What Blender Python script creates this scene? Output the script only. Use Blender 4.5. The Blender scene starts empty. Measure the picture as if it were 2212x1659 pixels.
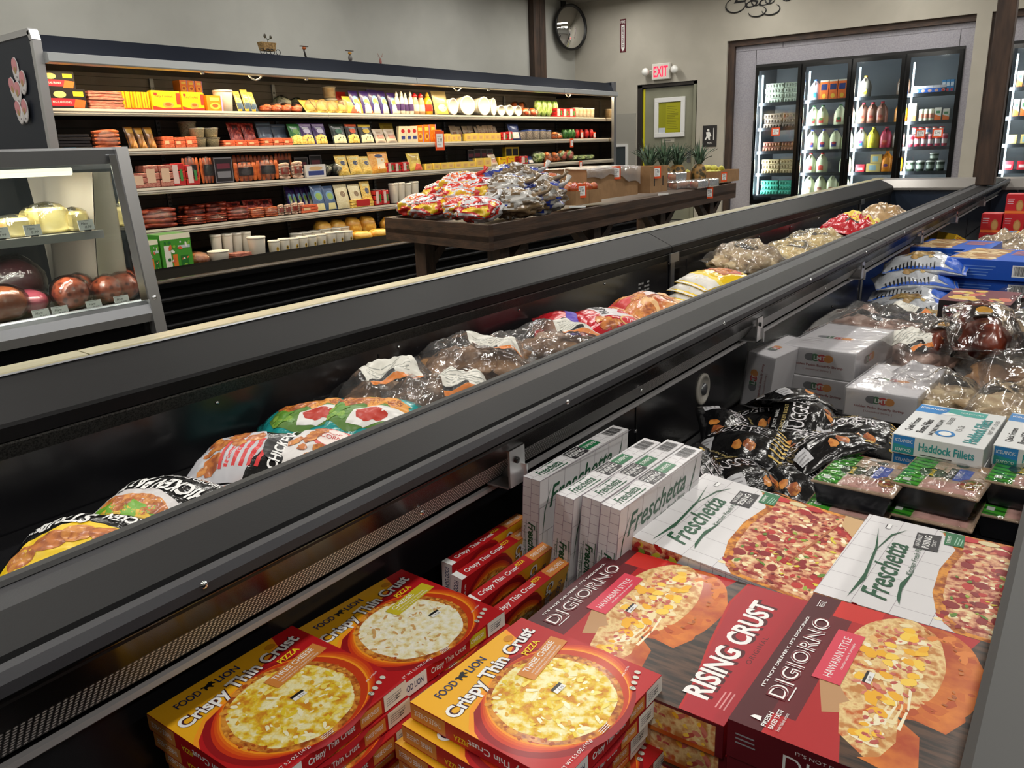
import bpy, math, random
from mathutils import Vector, Matrix, Euler, noise
R = random.Random(7)
PI = math.pi
scene = bpy.context.scene
COL = scene.collection

# ---------------------------------------------------------------- camera
def make_camera():
    cd = bpy.data.cameras.new('camera'); co = bpy.data.objects.new('camera', cd); COL.objects.link(co)
    yaw, pitch, roll = map(math.radians, (36.4466, 16.3838, -2.1722))
    f = Vector((-math.sin(yaw)*math.cos(pitch), math.cos(yaw)*math.cos(pitch), -math.sin(pitch)))
    r = Vector((math.cos(yaw), math.sin(yaw), 0)); u = r.cross(f)
    c, s = math.cos(roll), math.sin(roll)
    r2 = c*r + s*u; u2 = -s*r + c*u
    M = Matrix((r2, u2, -f)).transposed().to_4x4(); M.translation = (0, 0, 1.22)
    co.matrix_world = M
    cd.sensor_width = 36; cd.lens = 36*1720.9/2212; cd.clip_start = 0.02; cd.clip_end = 60
    scene.camera = co
make_camera()

# ---------------------------------------------------------------- light
w = bpy.data.worlds.new('world'); scene.world = w; w.use_nodes = True
w.node_tree.nodes['Background'].inputs[0].default_value = (0.75, 0.8, 0.9, 1)
w.node_tree.nodes['Background'].inputs[1].default_value = 0.02
scene.view_settings.view_transform = 'Standard'; scene.view_settings.look = 'None'
scene.view_settings.exposure = -0.12; scene.view_settings.gamma = 1.0
scene.view_settings.use_curve_mapping = False
CEIL = 3.5
TUBES = [(x, y) for x in (-6.4, -4.2, -2.3, 0.2, 2.6) for y in (-1.6, 1.0, 3.6, 6.2, 8.8, 11.2)]
TUBE_W = 25.0
def area(name, loc, sx, sy, power, col, rot=(0, 0, 0), spread=PI):
    l = bpy.data.lights.new(name, 'AREA'); l.shape = 'RECTANGLE'; l.size = sx; l.size_y = sy
    l.energy = power; l.color = col; l.spread = spread
    o = bpy.data.objects.new(name, l); COL.objects.link(o); o.location = loc; o.rotation_euler = rot
    return o
for (x, y) in TUBES:
    area('ceiling_tube_light', (x, y, CEIL-0.10), 0.14, 1.25, TUBE_W, (1.0, 0.965, 0.90))
CANOPY_W, COOLER_W, DELI_W = 100.0, 26.0, 30.0
area('canopy_tube_light', (-5.72, 6.5, 1.885), 0.05, 7.4, CANOPY_W, (1.0, 0.80, 0.50), (0, math.radians(-22), 0))

# ---------------------------------------------------------------- materials
MATS = {}
def lin(c):
    return tuple(((v/255)/12.92 if v/255 <= 0.04045 else ((v/255+0.055)/1.055)**2.4) for v in c) + (1,)
def mat(name, rgb, rough=0.5, metal=0.0, coat=0.0, rgb2=None, nscale=20, nlo=0.4, nhi=0.6, stretch=None,
        bump=0.0, bscale=40, emit=None, estr=0, alpha=None, spec=0.5, rgb3=None, vor=False):
    if name in MATS: return MATS[name]
    m = bpy.data.materials.new(name); m.use_nodes = True; nt = m.node_tree; N = nt.nodes; L = nt.links
    b = N['Principled BSDF']; b.inputs['Base Color'].default_value = lin(rgb)
    b.inputs['Roughness'].default_value = rough; b.inputs['Metallic'].default_value = metal
    b.inputs['Coat Weight'].default_value = coat; b.inputs['Coat Roughness'].default_value = 0.12
    b.inputs['Specular IOR Level'].default_value = spec
    src = None
    if rgb2 or bump:
        tc = N.new('ShaderNodeTexCoord'); mp = N.new('ShaderNodeMapping'); L.new(tc.outputs['Object'], mp.inputs[0])
        if stretch: mp.inputs['Scale'].default_value = stretch
        src = mp
    if rgb2:
        if vor:
            t = N.new('ShaderNodeTexVoronoi'); t.inputs['Scale'].default_value = nscale; out = t.outputs['Distance']
        else:
            t = N.new('ShaderNodeTexNoise'); t.inputs['Scale'].default_value = nscale; t.inputs['Detail'].default_value = 4; out = t.outputs['Fac']
        L.new(src.outputs[0], t.inputs['Vector'])
        r = N.new('ShaderNodeValToRGB'); L.new(out, r.inputs[0]); L.new(r.outputs[0], b.inputs['Base Color'])
        e = r.color_ramp.elements; e[0].position = nlo; e[1].position = nhi
        e[0].color = lin(rgb); e[1].color = lin(rgb2)
        if rgb3:
            k = r.color_ramp.elements.new((nlo+nhi)/2); k.color = lin(rgb2); r.color_ramp.elements[2].color = lin(rgb3)
    if bump:
        t = N.new('ShaderNodeTexNoise'); t.inputs['Scale'].default_value = bscale; t.inputs['Detail'].default_value = 3
        L.new(src.outputs[0], t.inputs['Vector'])
        bp = N.new('ShaderNodeBump'); bp.inputs['Strength'].default_value = bump; bp.inputs['Distance'].default_value = 0.004
        L.new(t.outputs['Fac'], bp.inputs['Height']); L.new(bp.outputs[0], b.inputs['Normal']); L.new(bp.outputs[0], b.inputs['Coat Normal'])
    if emit:
        b.inputs['Emission Color'].default_value = lin(emit); b.inputs['Emission Strength'].default_value = estr
    MATS[name] = m; return m
def film(name, tint=(255, 255, 255), amount=0.25, rough=0.12, bump=0.6, bscale=35, haze=0.0):
    """clear plastic: mostly see-through, with a crinkled gloss"""
    if name in MATS: return MATS[name]
    m = bpy.data.materials.new(name); m.use_nodes = True; nt = m.node_tree; N = nt.nodes; L = nt.links
    for n in list(N): N.remove(n)
    out = N.new('ShaderNodeOutputMaterial'); tr = N.new('ShaderNodeBsdfTransparent'); gl = N.new('ShaderNodeBsdfGlossy')
    tr.inputs[0].default_value = lin(tint); gl.inputs[0].default_value = (1, 1, 1, 1); gl.inputs['Roughness'].default_value = rough
    mx = N.new('ShaderNodeMixShader'); fr = N.new('ShaderNodeFresnel'); fr.inputs[0].default_value = 1.45
    ad = N.new('ShaderNodeMath'); ad.operation = 'MULTIPLY_ADD'; ad.inputs[1].default_value = 0.9; ad.inputs[2].default_value = amount*0.12; ad.use_clamp = True
    L.new(fr.outputs[0], ad.inputs[0]); L.new(ad.outputs[0], mx.inputs[0]); L.new(tr.outputs[0], mx.inputs[1]); L.new(gl.outputs[0], mx.inputs[2])
    last = mx
    if haze:
        df = N.new('ShaderNodeBsdfDiffuse'); df.inputs[0].default_value = lin(tint)
        m2 = N.new('ShaderNodeMixShader'); m2.inputs[0].default_value = haze*.5
        L.new(mx.outputs[0], m2.inputs[1]); L.new(df.outputs[0], m2.inputs[2]); last = m2
    L.new(last.outputs[0], out.inputs[0])
    if bump:
        tc = N.new('ShaderNodeTexCoord'); t = N.new('ShaderNodeTexNoise'); t.inputs['Scale'].default_value = bscale; t.inputs['Detail'].default_value = 3
        t.inputs['Distortion'].default_value = 0.6
        L.new(tc.outputs['Object'], t.inputs['Vector']); bp = N.new('ShaderNodeBump'); bp.inputs['Strength'].default_value = bump; bp.inputs['Distance'].default_value = 0.01
        L.new(t.outputs['Fac'], bp.inputs['Height']); L.new(bp.outputs[0], gl.inputs['Normal']); L.new(bp.outputs[0], fr.inputs['Normal'])
    MATS[name] = m; return m
_pc = {}
def P(r, g, b, rough=0.42, coat=0.07):
    """plain print ink / plastic of one colour"""
    k = 'ink_%d_%d_%d_%d_%d' % (r, g, b, rough*100, coat*100)
    return mat(k, (r, g, b), rough, coat=coat)

# ---------------------------------------------------------------- mesh builder
class MB:
    def __init__(s): s.v = []; s.f = []; s.m = []; s.s = []; s.mats = []
    def mi(s, m):
        if m not in s.mats: s.mats.append(m)
        return s.mats.index(m)
    def add(s, verts, faces, m, smooth=False, T=None):
        o = len(s.v); k = s.mi(m)
        s.v += [tuple(T @ Vector(p)) for p in verts] if T is not None else [tuple(p) for p in verts]
        s.f += [tuple(i+o for i in f) for f in faces]; s.m += [k]*len(faces); s.s += [smooth]*len(faces)
        return s
    def box(s, x0, x1, y0, y1, z0, z1, m, T=None, bev=0.0):
        if bev:
            b = bev
            prof = [(x0+b, z0), (x1-b, z0), (x1, z0+b), (x1, z1-b), (x1-b, z1), (x0+b, z1), (x0, z1-b), (x0, z0+b)]
            v = [(x, y0+b, z) for x, z in prof] + [(x, y1-b, z) for x, z in prof]
            cx = lambda x: min(max(x, x0+b), x1-b); cz = lambda z: min(max(z, z0+b), z1-b)
            v += [(cx(x), y0, cz(z)) for x, z in prof] + [(cx(x), y1, cz(z)) for x, z in prof]
            f = [(i, (i+1) % 8, 8+(i+1) % 8, 8+i) for i in range(8)]
            f += [(16+i, 16+(i+1) % 8, (i+1) % 8, i) for i in range(8)] + [(8+i, 8+(i+1) % 8, 24+(i+1) % 8, 24+i) for i in range(8)]
            f += [tuple(16+i for i in (7, 6, 5, 4, 3, 2, 1, 0)), tuple(24+i for i in range(8))]
            return s.add(v, f, m, False, T)
        v = [(x0, y0, z0), (x1, y0, z0), (x1, y1, z0), (x0, y1, z0), (x0, y0, z1), (x1, y0, z1), (x1, y1, z1), (x0, y1, z1)]
        f = [(0, 3, 2, 1), (4, 5, 6, 7), (0, 1, 5, 4), (1, 2, 6, 5), (2, 3, 7, 6), (3, 0, 4, 7)]
        return s.add(v, f, m, False, T)
    def prism(s, prof, a0, a1, m, axis='y', T=None):
        """closed profile swept along one axis; prof in the other two coordinates (xz for y, yz for x, xy for z)"""
        def P3(p, a): return (p[0], a, p[1]) if axis == 'y' else (a, p[0], p[1]) if axis == 'x' else (p[0], p[1], a)
        n = len(prof); v = [P3(p, a0) for p in prof] + [P3(p, a1) for p in prof]
        f = [(i, (i+1) % n, n+(i+1) % n, n+i) for i in range(n)] + [tuple(range(n))[::-1], tuple(range(n, 2*n))]
        return s.add(v, f, m, False, T)
    def lathe(s, prof, m, n=20, T=None, smooth=True, sx=1, sy=1, cap=True):
        v = []
        for r, z in prof: v += [(r*math.cos(2*PI*i/n)*sx, r*math.sin(2*PI*i/n)*sy, z) for i in range(n)]
        f = [(k*n+i, k*n+(i+1) % n, (k+1)*n+(i+1) % n, (k+1)*n+i) for k in range(len(prof)-1) for i in range(n)]
        if cap: f += [tuple(range(n))[::-1], tuple((len(prof)-1)*n+i for i in range(n))]
        return s.add(v, f, m, smooth, T)
    def tube(s, pts, r, m, n=8, T=None):
        pts = [Vector(p) for p in pts]; v = []; K = len(pts)
        rr = r if isinstance(r, (list, tuple)) else [r]*K
        for k, p in enumerate(pts):
            d = (pts[min(k+1, K-1)]-pts[max(k-1, 0)]).normalized()
            a = d.cross(Vector((0, 0, 1)) if abs(d.z) < 0.9 else Vector((1, 0, 0))).normalized(); b = d.cross(a)
            v += [tuple(p+(a*math.cos(2*PI*i/n)+b*math.sin(2*PI*i/n))*rr[k]) for i in range(n)]
        f = [(k*n+i, k*n+(i+1) % n, (k+1)*n+(i+1) % n, (k+1)*n+i) for k in range(K-1) for i in range(n)]
        f += [tuple(range(n))[::-1], tuple((K-1)*n+i for i in range(n))]
        return s.add(v, f, m, True, T)
    def blob(s, c, r, m, seed=0, amp=0.12, n=12, fr=2.0, T=None):
        rx, ry, rz = r; v = [(c[0], c[1], c[2]-rz)]; k = n//2+1; q = Vector((seed*3.1, seed*1.7, 0))
        for j in range(1, k):
            th = PI*j/k
            for i in range(n):
                ph = 2*PI*i/n; d = Vector((math.sin(th)*math.cos(ph), math.sin(th)*math.sin(ph), -math.cos(th)))
                a = 1+amp*noise.noise(d*fr+q)*2
                v.append((c[0]+d.x*rx*a, c[1]+d.y*ry*a, c[2]+d.z*rz*a))
        v.append((c[0], c[1], c[2]+rz)); f = [(0, 1+(i+1) % n, 1+i) for i in range(n)]
        for j in range(k-2): f += [(1+j*n+i, 1+j*n+(i+1) % n, 1+(j+1)*n+(i+1) % n, 1+(j+1)*n+i) for i in range(n)]
        f += [(len(v)-1, 1+(k-2)*n+i, 1+(k-2)*n+(i+1) % n) for i in range(n)]
        return s.add(v, f, m, True, T)
    def build(s, name, parent=None, loc=(0, 0, 0), rot=(0, 0, 0)):
        me = bpy.data.meshes.new(name); me.from_pydata(s.v, [], s.f)
        for m in s.mats: me.materials.append(m)
        me.polygons.foreach_set('material_index', s.m); me.polygons.foreach_set('use_smooth', s.s); me.update()
        o = bpy.data.objects.new(name, me); COL.objects.link(o); o.location = loc; o.rotation_euler = rot
        if parent: o.parent = parent
        return o
def empty(name, loc=(0, 0, 0), rot=(0, 0, 0)):
    o = bpy.data.objects.new(name, None); COL.objects.link(o); o.location = loc; o.rotation_euler = rot
    o.empty_display_size = 0.05; return o
def tag(o, label, cat, group=None, kind=None):
    o['label'] = label; o['category'] = cat
    if group: o['group'] = group
    if kind: o['kind'] = kind
    return o
def struct(o, label=None):
    o['kind'] = 'structure'
    if label: o['label'] = label
    return o
KIDS = {}
def clone(src, loc, rot=(0, 0, 0), scale=None):
    """copy a thing, its parts and their sub-parts; mesh data is shared"""
    def rec(o, par):
        c = o.copy(); COL.objects.link(c)
        if par: c.parent = par
        for k in KIDS.get(o.name) or list(o.children): rec(k, c)
        return c
    if src.name not in KIDS:
        def walk(o):
            KIDS[o.name] = list(o.children)
            for k in o.children: walk(k)
        walk(src)
    c = rec(src, None); c.location = loc; c.rotation_euler = rot
    if scale: c.scale = scale
    return c

# ---------------------------------------------------------------- flat printed artwork
_tc = {}
def glyphs(txt, bold=0.0, shear=0.0, space=1.0):
    k = (txt, bold, shear, space)
    if k in _tc: return _tc[k]
    cu = bpy.data.curves.new('t', 'FONT'); cu.body = txt; cu.size = 1; cu.resolution_u = 3; cu.offset = bold; cu.shear = shear; cu.space_character = space
    o = bpy.data.objects.new('t', cu); COL.objects.link(o)
    me = bpy.data.meshes.new_from_object(o.evaluated_get(bpy.context.evaluated_depsgraph_get()))
    v = [(p.co.x, p.co.y) for p in me.vertices]; f = [tuple(q.vertices) for q in me.polygons]
    bpy.data.objects.remove(o); bpy.data.curves.remove(cu); bpy.data.meshes.remove(me)
    x0 = min(p[0] for p in v); x1 = max(p[0] for p in v); y0 = min(p[1] for p in v); y1 = max(p[1] for p in v)
    _tc[k] = (v, f, x0, x1, y0, y1); return _tc[k]
class Art:
    """2-D drawing made of polygons; x,y in metres on a face"""
    def __init__(s): s.items = []; s.z = 0
    def put(s, v, f, m, up=1.0): s.z += up; s.items.append((v, f, m, s.z)); return s
    def rect(s, x0, y0, x1, y1, m, up=1.0): return s.put([(x0, y0), (x1, y0), (x1, y1), (x0, y1)], [(0, 1, 2, 3)], m, up)
    def poly(s, pts, m, up=1.0): return s.put(list(pts), [tuple(range(len(pts)))], m, up)
    def ell(s, cx, cy, rx, ry, m, n=40, wob=0, seed=0, up=1.0, a0=0, a1=2*PI):
        pts = []
        for i in range(n):
            a = a0+(a1-a0)*i/(n if a1-a0 > 6.2 else n-1); k = 1+wob*noise.noise(Vector((math.cos(a)*2+seed, math.sin(a)*2, seed*.7)))*2
            pts.append((cx+rx*k*math.cos(a), cy+ry*k*math.sin(a)))
        return s.poly(pts, m, up)
    def text(s, t, x, y, h, m, w=None, rot=0.0, bold=0.0, shear=0.0, anchor='l', up=1.0, curve=0.0, space=1.0):
        v, f, x0, x1, y0, y1 = glyphs(t, bold, shear, space)
        k = h/(y1-y0); kx = w/(x1-x0) if w else k; W = (x1-x0)*kx
        ox = {'l': 0, 'c': -W/2, 'r': -W}[anchor]; c, sn = math.cos(rot), math.sin(rot); q = []
        for px, py in v:
            a = (px-x0)*kx+ox; b = (py-y0)*k
            if curve: b += curve*(1-((a-ox)/W*2-1)**2)
            q.append((x+a*c-b*sn, y+a*sn+b*c))
        return s.put(q, f, m, up)
    def shadow_text(s, t, x, y, h, m, m2, d, **k):
        s.text(t, x+d, y-d, h, m2, **k); return s.text(t, x, y, h, m, **k)
    def blobs(s, n, fn, mats, r0, r1, asp=1.5, seed=1, wob=0.25, sides=7):
        q = random.Random(seed)
        for i in range(n):
            p = fn(q)
            if p is None: continue
            r = q.uniform(r0, r1); a = q.uniform(0, PI); A = q.uniform(1, asp); c, sn = math.cos(a), math.sin(a); pts = []
            for j in range(sides):
                t = 2*PI*j/sides; rr = r*(1+q.uniform(-wob, wob)); X = rr*A*math.cos(t); Y = rr*math.sin(t)
                pts.append((p[0]+X*c-Y*sn, p[1]+X*sn+Y*c))
            s.poly(pts, q.choice(mats), up=0.08)
        return s
    def lines(s, x0, y0, x1, y1, n, m, th=0.35, seed=0, rag=0.3):
        """small print as thin bars"""
        q = random.Random(seed); H = (y1-y0)/n
        for i in range(n): s.rect(x0, y0+i*H, x1-(x1-x0)*q.uniform(0, rag), y0+i*H+H*th, m, up=0.0 if i else 1.0)
        return s
    def barcode(s, x0, y0, x1, y1, m, seed=0, n=22):
        q = random.Random(seed); x = x0; s.z += 1
        while x < x1:
            w_ = (x1-x0)/n*q.choice((.35, .6, .9)); s.items.append(([(x, y0), (min(x+w_, x1), y0), (min(x+w_, x1), y1), (x, y1)], [(0, 1, 2, 3)], m, s.z)); x += w_+(x1-x0)/n*q.choice((.4, .6))
        return s
    def on(s, mb, fn, step=0.00014, sub=None, clip=None):
        """fn(x, y, height) -> 3-D point.  sub: longest edge allowed, for curved faces"""
        if s.z*step > 0.0012 and step < 0.00015: step = 0.0012/s.z
        for v, f, m, z in s.items:
            if sub: v, f = refine(v, f, sub)
            if clip: v = [(min(max(p[0], clip[0]), clip[2]), min(max(p[1], clip[1]), clip[3])) for p in v]
            mb.add([fn(p[0], p[1], z*step) for p in v], f, m, bool(sub))
        return s
def face(O, U, V):
    O = Vector(O); U = Vector(U).normalized(); V = Vector(V).normalized(); N = U.cross(V)
    return lambda x, y, h: O+U*x+V*y+N*(h+0.0001)
def refine(v, f, mx):
    """split a flat polygon into small triangles so it can follow a curved face"""
    v = list(v); out = []
    tri = []
    for q in f:
        if len(q) > 4:
            cx = sum(v[i][0] for i in q)/len(q); cy = sum(v[i][1] for i in q)/len(q); v.append((cx, cy)); c = len(v)-1
            tri += [(q[i], q[(i+1) % len(q)], c) for i in range(len(q))]
        else: tri += [(q[0], q[i], q[i+1]) for i in range(1, len(q)-1)]
    mid = {}
    def M(a, b):
        k = (min(a, b), max(a, b))
        if k not in mid: mid[k] = len(v); v.append(((v[a][0]+v[b][0])/2, (v[a][1]+v[b][1])/2))
        return mid[k]
    d = lambda a, b: math.hypot(v[a][0]-v[b][0], v[a][1]-v[b][1])
    for _ in range(7):
        nxt = []; again = False
        for a, b, c in tri:
            s = [d(a, b) > mx, d(b, c) > mx, d(c, a) > mx]; n = sum(s)
            if n == 0: nxt.append((a, b, c)); continue
            again = True
            while not s[0]: a, b, c = b, c, a; s = [s[1], s[2], s[0]]
            if n == 3:
                p, q, r = M(a, b), M(b, c), M(c, a); nxt += [(a, p, r), (p, b, q), (r, q, c), (p, q, r)]
            elif n == 1: p = M(a, b); nxt += [(a, p, c), (p, b, c)]
            else:
                if s[1]: p, q = M(a, b), M(b, c); nxt += [(p, b, q), (a, p, q), (a, q, c)]
                else: p, r = M(a, b), M(c, a); nxt += [(a, p, r), (p, b, c), (p, c, r)]
        tri = nxt
        if not again: break
    return v, tri

# ---------------------------------------------------------------- soft bags
def pillow(mb, L, W, T, m, seed=0, nu=34, nv=24, lump=0.0, lfreq=14, wrinkle=0.0015, fin=0.018, sag=0.0, bottom=True, off=0.0, under=0.45):
    """a filled pouch lying flat: seals at +-x.  Returns the top-surface function for artwork."""
    q = Vector((seed*5.3, seed*2.9, seed*1.1)); a = L/2; b = W/2
    def edge(x, y):
        k = 1+0.035*noise.noise(Vector((x*9, y*9, 0))+q)*2; return k
    def H(x, y):
        u = min(abs(x)/(a-fin), 1.0); v = min(abs(y)/b, 1.0)
        base = ((1-u**2.6)*(1-v**2.4))**0.55 if u < 1 and v < 1 else 0
        n = noise.noise(Vector((x*lfreq, y*lfreq, 3))+q)
        wr = noise.noise(Vector((x*22, y*75, 9))+q)*(0.4+0.6*u)+0.6*noise.noise(Vector((x*60, y*40, 4))+q)
        return T*under*0+T*(1-under)*base*(1+lump*n)+wr*wrinkle*(0.35+base)
    def top(x, y, h=0.0):
        k = edge(x, y); X = x*k; Y = y*k*(1-0.10*(abs(x)/a)**6)
        z = H(x, y)+h+off
        if sag: z -= sag*((x/a)**2+0.5*(y/b)**2)
        return Vector((X, Y, z))
    vs = []; fs = []
    for i in range(nu+1):
        for j in range(nv+1):
            x = -a+L*i/nu; y = -b+W*j/nv; vs.append(top(x, y))
    for i in range(nu):
        for j in range(nv): c = i*(nv+1)+j; fs.append((c, c+nv+1, c+nv+2, c+1))
    if bottom:
        o = len(vs)
        for i in range(nu+1):
            for j in range(nv+1):
                x = -a+L*i/nu; y = -b+W*j/nv; t = top(x, y); u = min(abs(x)/(a-fin), 1); v = min(abs(y)/b, 1)
                base = ((1-u**3)*(1-v**3))**0.5 if u < 1 and v < 1 else 0
                e = 0.0006 if (i in (0, nu) or j in (0, nv)) else 0.0008
                vs.append((t.x, t.y, min(t.z-e, (top(x, y).z-H(x, y))-T*under*base-e)))
        for i in range(nu):
            for j in range(nv): c = o+i*(nv+1)+j; fs.append((c, c+1, c+nv+2, c+nv+1))
        for i in range(nu):
            for j in (0, nv):
                c = i*(nv+1)+j; d = c+nv+1; fs.append((c, c+o, d+o, d) if j == 0 else (c, d, d+o, c+o))
        for j in range(nv):
            for i in (0, nu):
                c = i*(nv+1)+j; d = c+1; fs.append((c, d, d+o, c+o) if i == 0 else (c, c+o, d+o, d))
    mb.add(vs, fs, m, True)
    return top
# ---------------------------------------------------------------- shared materials
wall_m = mat('wall_paint', (180, 175, 163), 0.85, rgb2=(175, 170, 158), nscale=3, bump=0.05, bscale=200)
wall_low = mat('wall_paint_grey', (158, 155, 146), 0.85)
wall_l = mat('wall_paint_left', (172, 172, 166), 0.85, rgb2=(166, 166, 160), nscale=2)
ceil_m = mat('ceiling_paint', (165, 160, 150), 0.9)
floor_m = mat('floor_tile', (120, 116, 108), 0.35, rgb2=(104, 100, 94), nscale=6)
wood = mat('stained_wood', (46, 34, 28), 0.55, rgb2=(84, 62, 48), nscale=6, nlo=0.35, nhi=0.75, stretch=(3, 3, 0.5), bump=0.3, bscale=30)
wood_h = mat('stained_wood_board', (48, 34, 26), 0.55, rgb2=(84, 60, 44), nscale=8, nlo=0.35, nhi=0.75, stretch=(1, .35, 4), bump=0.3, bscale=30)
steel = mat('brushed_steel', (214, 214, 216), 0.33, metal=.9)
steel_d = mat('dull_steel', (150, 152, 156), 0.38, metal=0.9)
chrome = mat('chrome', (225, 226, 230), 0.12, metal=1.0)
black = mat('black_enamel', (14, 14, 16), 0.35)
black_g = mat('black_gloss', (9, 9, 11), 0.12, coat=0.3)
rail_d = mat('rail_charcoal', (17, 17, 19), 0.48, metal=0.0, rgb2=(14, 14, 16), nscale=4, bump=0.04, bscale=400, spec=0.18)
rail_l = mat('rail_grey', (62, 62, 66), 0.42, metal=0.0, rgb2=(56, 56, 60), nscale=4, bump=0.04, bscale=400, spec=0.18)  # same rail material, coloured paler to imitate light on its flatter faces
beige = mat('beige_bumper', (178, 170, 136), 0.38, coat=0.25, rgb2=(168, 160, 128), nscale=9, stretch=(6, .4, 6))
gasket = mat('black_rubber', (20, 20, 22), 0.5)
case_d = mat('case_navy', (38, 44, 56), 0.38, metal=0.3)
liner = mat('liner_black', (22, 22, 25), 0.26, coat=0.15)
liner_b = mat('liner_navy', (38, 50, 68), 0.3)
white_p = P(235, 235, 232); white_i = P(246, 246, 244)
orange_tag = P(236, 84, 34); ink_k = P(24, 24, 26); glassm = film('case_glass', (235, 240, 238), 0.10, 0.03, 0.0)

# ---------------------------------------------------------------- the room
mb = MB(); mb.box(-7.7, 6.1, -6.1, 14.2, -0.1, 0, floor_m); struct(mb.build('floor'))
mb = MB(); mb.box(-7.7, 6.1, -6.1, 14.2, CEIL, CEIL+.1, ceil_m); struct(mb.build('ceiling'))
mb = MB(); mb.box(-7.7, -7.57, -6, 12.4, 0, CEIL, wall_l); struct(mb.build('wall_left'))
mb = MB(); mb.box(6.0, 6.1, -6, 14, 0, CEIL, wall_l); struct(mb.build('wall_right'))
mb = MB(); mb.box(-7.57, 6.0, -6.1, -6.0, 0, CEIL, wall_l); struct(mb.build('wall_front'))
YB = 12.4
mb = MB()
for a, b, c, d in ((-7.7, -6.40, 0, CEIL), (-6.40, -5.36, 2.15, CEIL), (-5.36, -4.90, 0, CEIL), (-4.90, -1.62, 2.66, CEIL), (-1.62, -1.45, 0, CEIL), (-1.45, 1.9, 2.66, CEIL), (1.9, 6.1, 0, CEIL)):
    mb.box(a, b, YB, YB+.16, c, d, wall_m)
struct(mb.build('wall_back'))
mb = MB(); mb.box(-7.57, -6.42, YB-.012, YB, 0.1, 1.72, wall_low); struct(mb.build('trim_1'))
mb = MB(); mb.box(-7.57, -6.42, YB-.03, YB-.012, 0, 0.1, black); struct(mb.build('baseboard_back'))
# ceiling tubes
mb = MB(); mb.box(-.11, .11, -.66, .66, -.05, 0, P(235, 235, 235)); hb = mb
for i, (x, y) in enumerate(TUBES):
    if i == 0:
        ft = empty('ceiling_light'); hb.build('housing', ft)
        q = MB()
        for s in (-.04, .04): q.tube([(s, -.62, -.065), (s, .62, -.065)], .013, mat('tube_glow', (255, 250, 240), emit=(255, 248, 232), estr=4), 8)
        q.build('lamp_tube', ft); ft.location = (x, y, CEIL)
    else: ft = clone(TL0, (x, y, CEIL))
    if i == 0: TL0 = ft
    tag(ft, 'white twin-tube ceiling light in the row running down the store', 'ceiling light', 'ceiling lights')
# wooden post against the left wall, post standing on the freezer
mb = MB(); mb.box(-.085, .085, -.16, .0, 0, 0, wood)
mb = MB(); mb.box(-7.57, -7.47, 11.03, 11.19, 0, CEIL, wood); mb.box(-7.57, -7.475, 11.205, 11.37, 0, CEIL, wood)
tag(mb.build('timber_post'), 'dark stained double timber post against the wall, rising from behind the long dairy case', 'post')
# exit door
mb = MB()
frm = mat('door_frame_dark', (44, 38, 34), 0.5); dm = mat('door_olive', (142, 142, 122), 0.5, rgb2=(132, 132, 114), nscale=2)
dr = empty('door_1', (-5.88, YB+.04, 0)); struct(dr)
mb.box(-.52, -.44, -.02, .12, 0, 2.15, frm); mb.box(.45, .50, -.02, .12, 0, 2.15, dm); mb.box(-.52, .50, -.02, .12, 2.10, 2.15, frm)
mb.build('door_frame', dr)
mb = MB(); mb.box(-.43, .44, .03, .07, 0.01, 2.09, dm, bev=.003); d = mb.build('door_leaf', dr)
mb = MB(); mb.box(-.435, -.405, .015, .03, 0, 2.08, P(214, 204, 40)); mb.build('yellow_edge_strip', dr)
mb = MB()
for a, b, c, e in ((-.23, .30, 1.86, 1.93), (-.23, .30, 1.32, 1.39), (-.23, -.16, 1.39, 1.86), (.23, .30, 1.39, 1.86)): mb.box(a, b, .0, .03, c, e, white_p, bev=.004)
mb.build('window_frame', dr)
mb = MB(); mb.box(-.16, .23, .022, .03, 1.39, 1.86, P(150, 150, 24)); mb.box(-.03, .22, .018, .022, 1.40, 1.85, P(168, 166, 20))
a = Art(); a.lines(0, 0, .22, .36, 14, P(120, 118, 24), .3, 3, .4); a.on(mb, face((-.015, .0175, 1.45), (1, 0, 0), (0, 0, 1)))
mb.box(-.155, -.04, .017, .021, 1.39, 1.47, P(200, 206, 214)); mb.build('door_notice', dr)
mb = MB(); mb.box(-.09, .12, .026, .03, 1.24, 1.30, P(190, 186, 170)); a = Art(); a.lines(0, 0, .17, .024, 2, ink_k, th=.5); a.on(mb, face((-.07, .0255, 1.26), (1, 0, 0), (0, 0, 1)))
mb.build('door_plate', dr)
mb = MB(); mb.tube([(.38, .03, 1.0), (.38, -.04, 1.0), (.26, -.04, 1.0)], .012, steel_d); mb.box(.35, .41, .02, .03, .92, 1.1, steel_d); mb.build('door_handle', dr)
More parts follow.
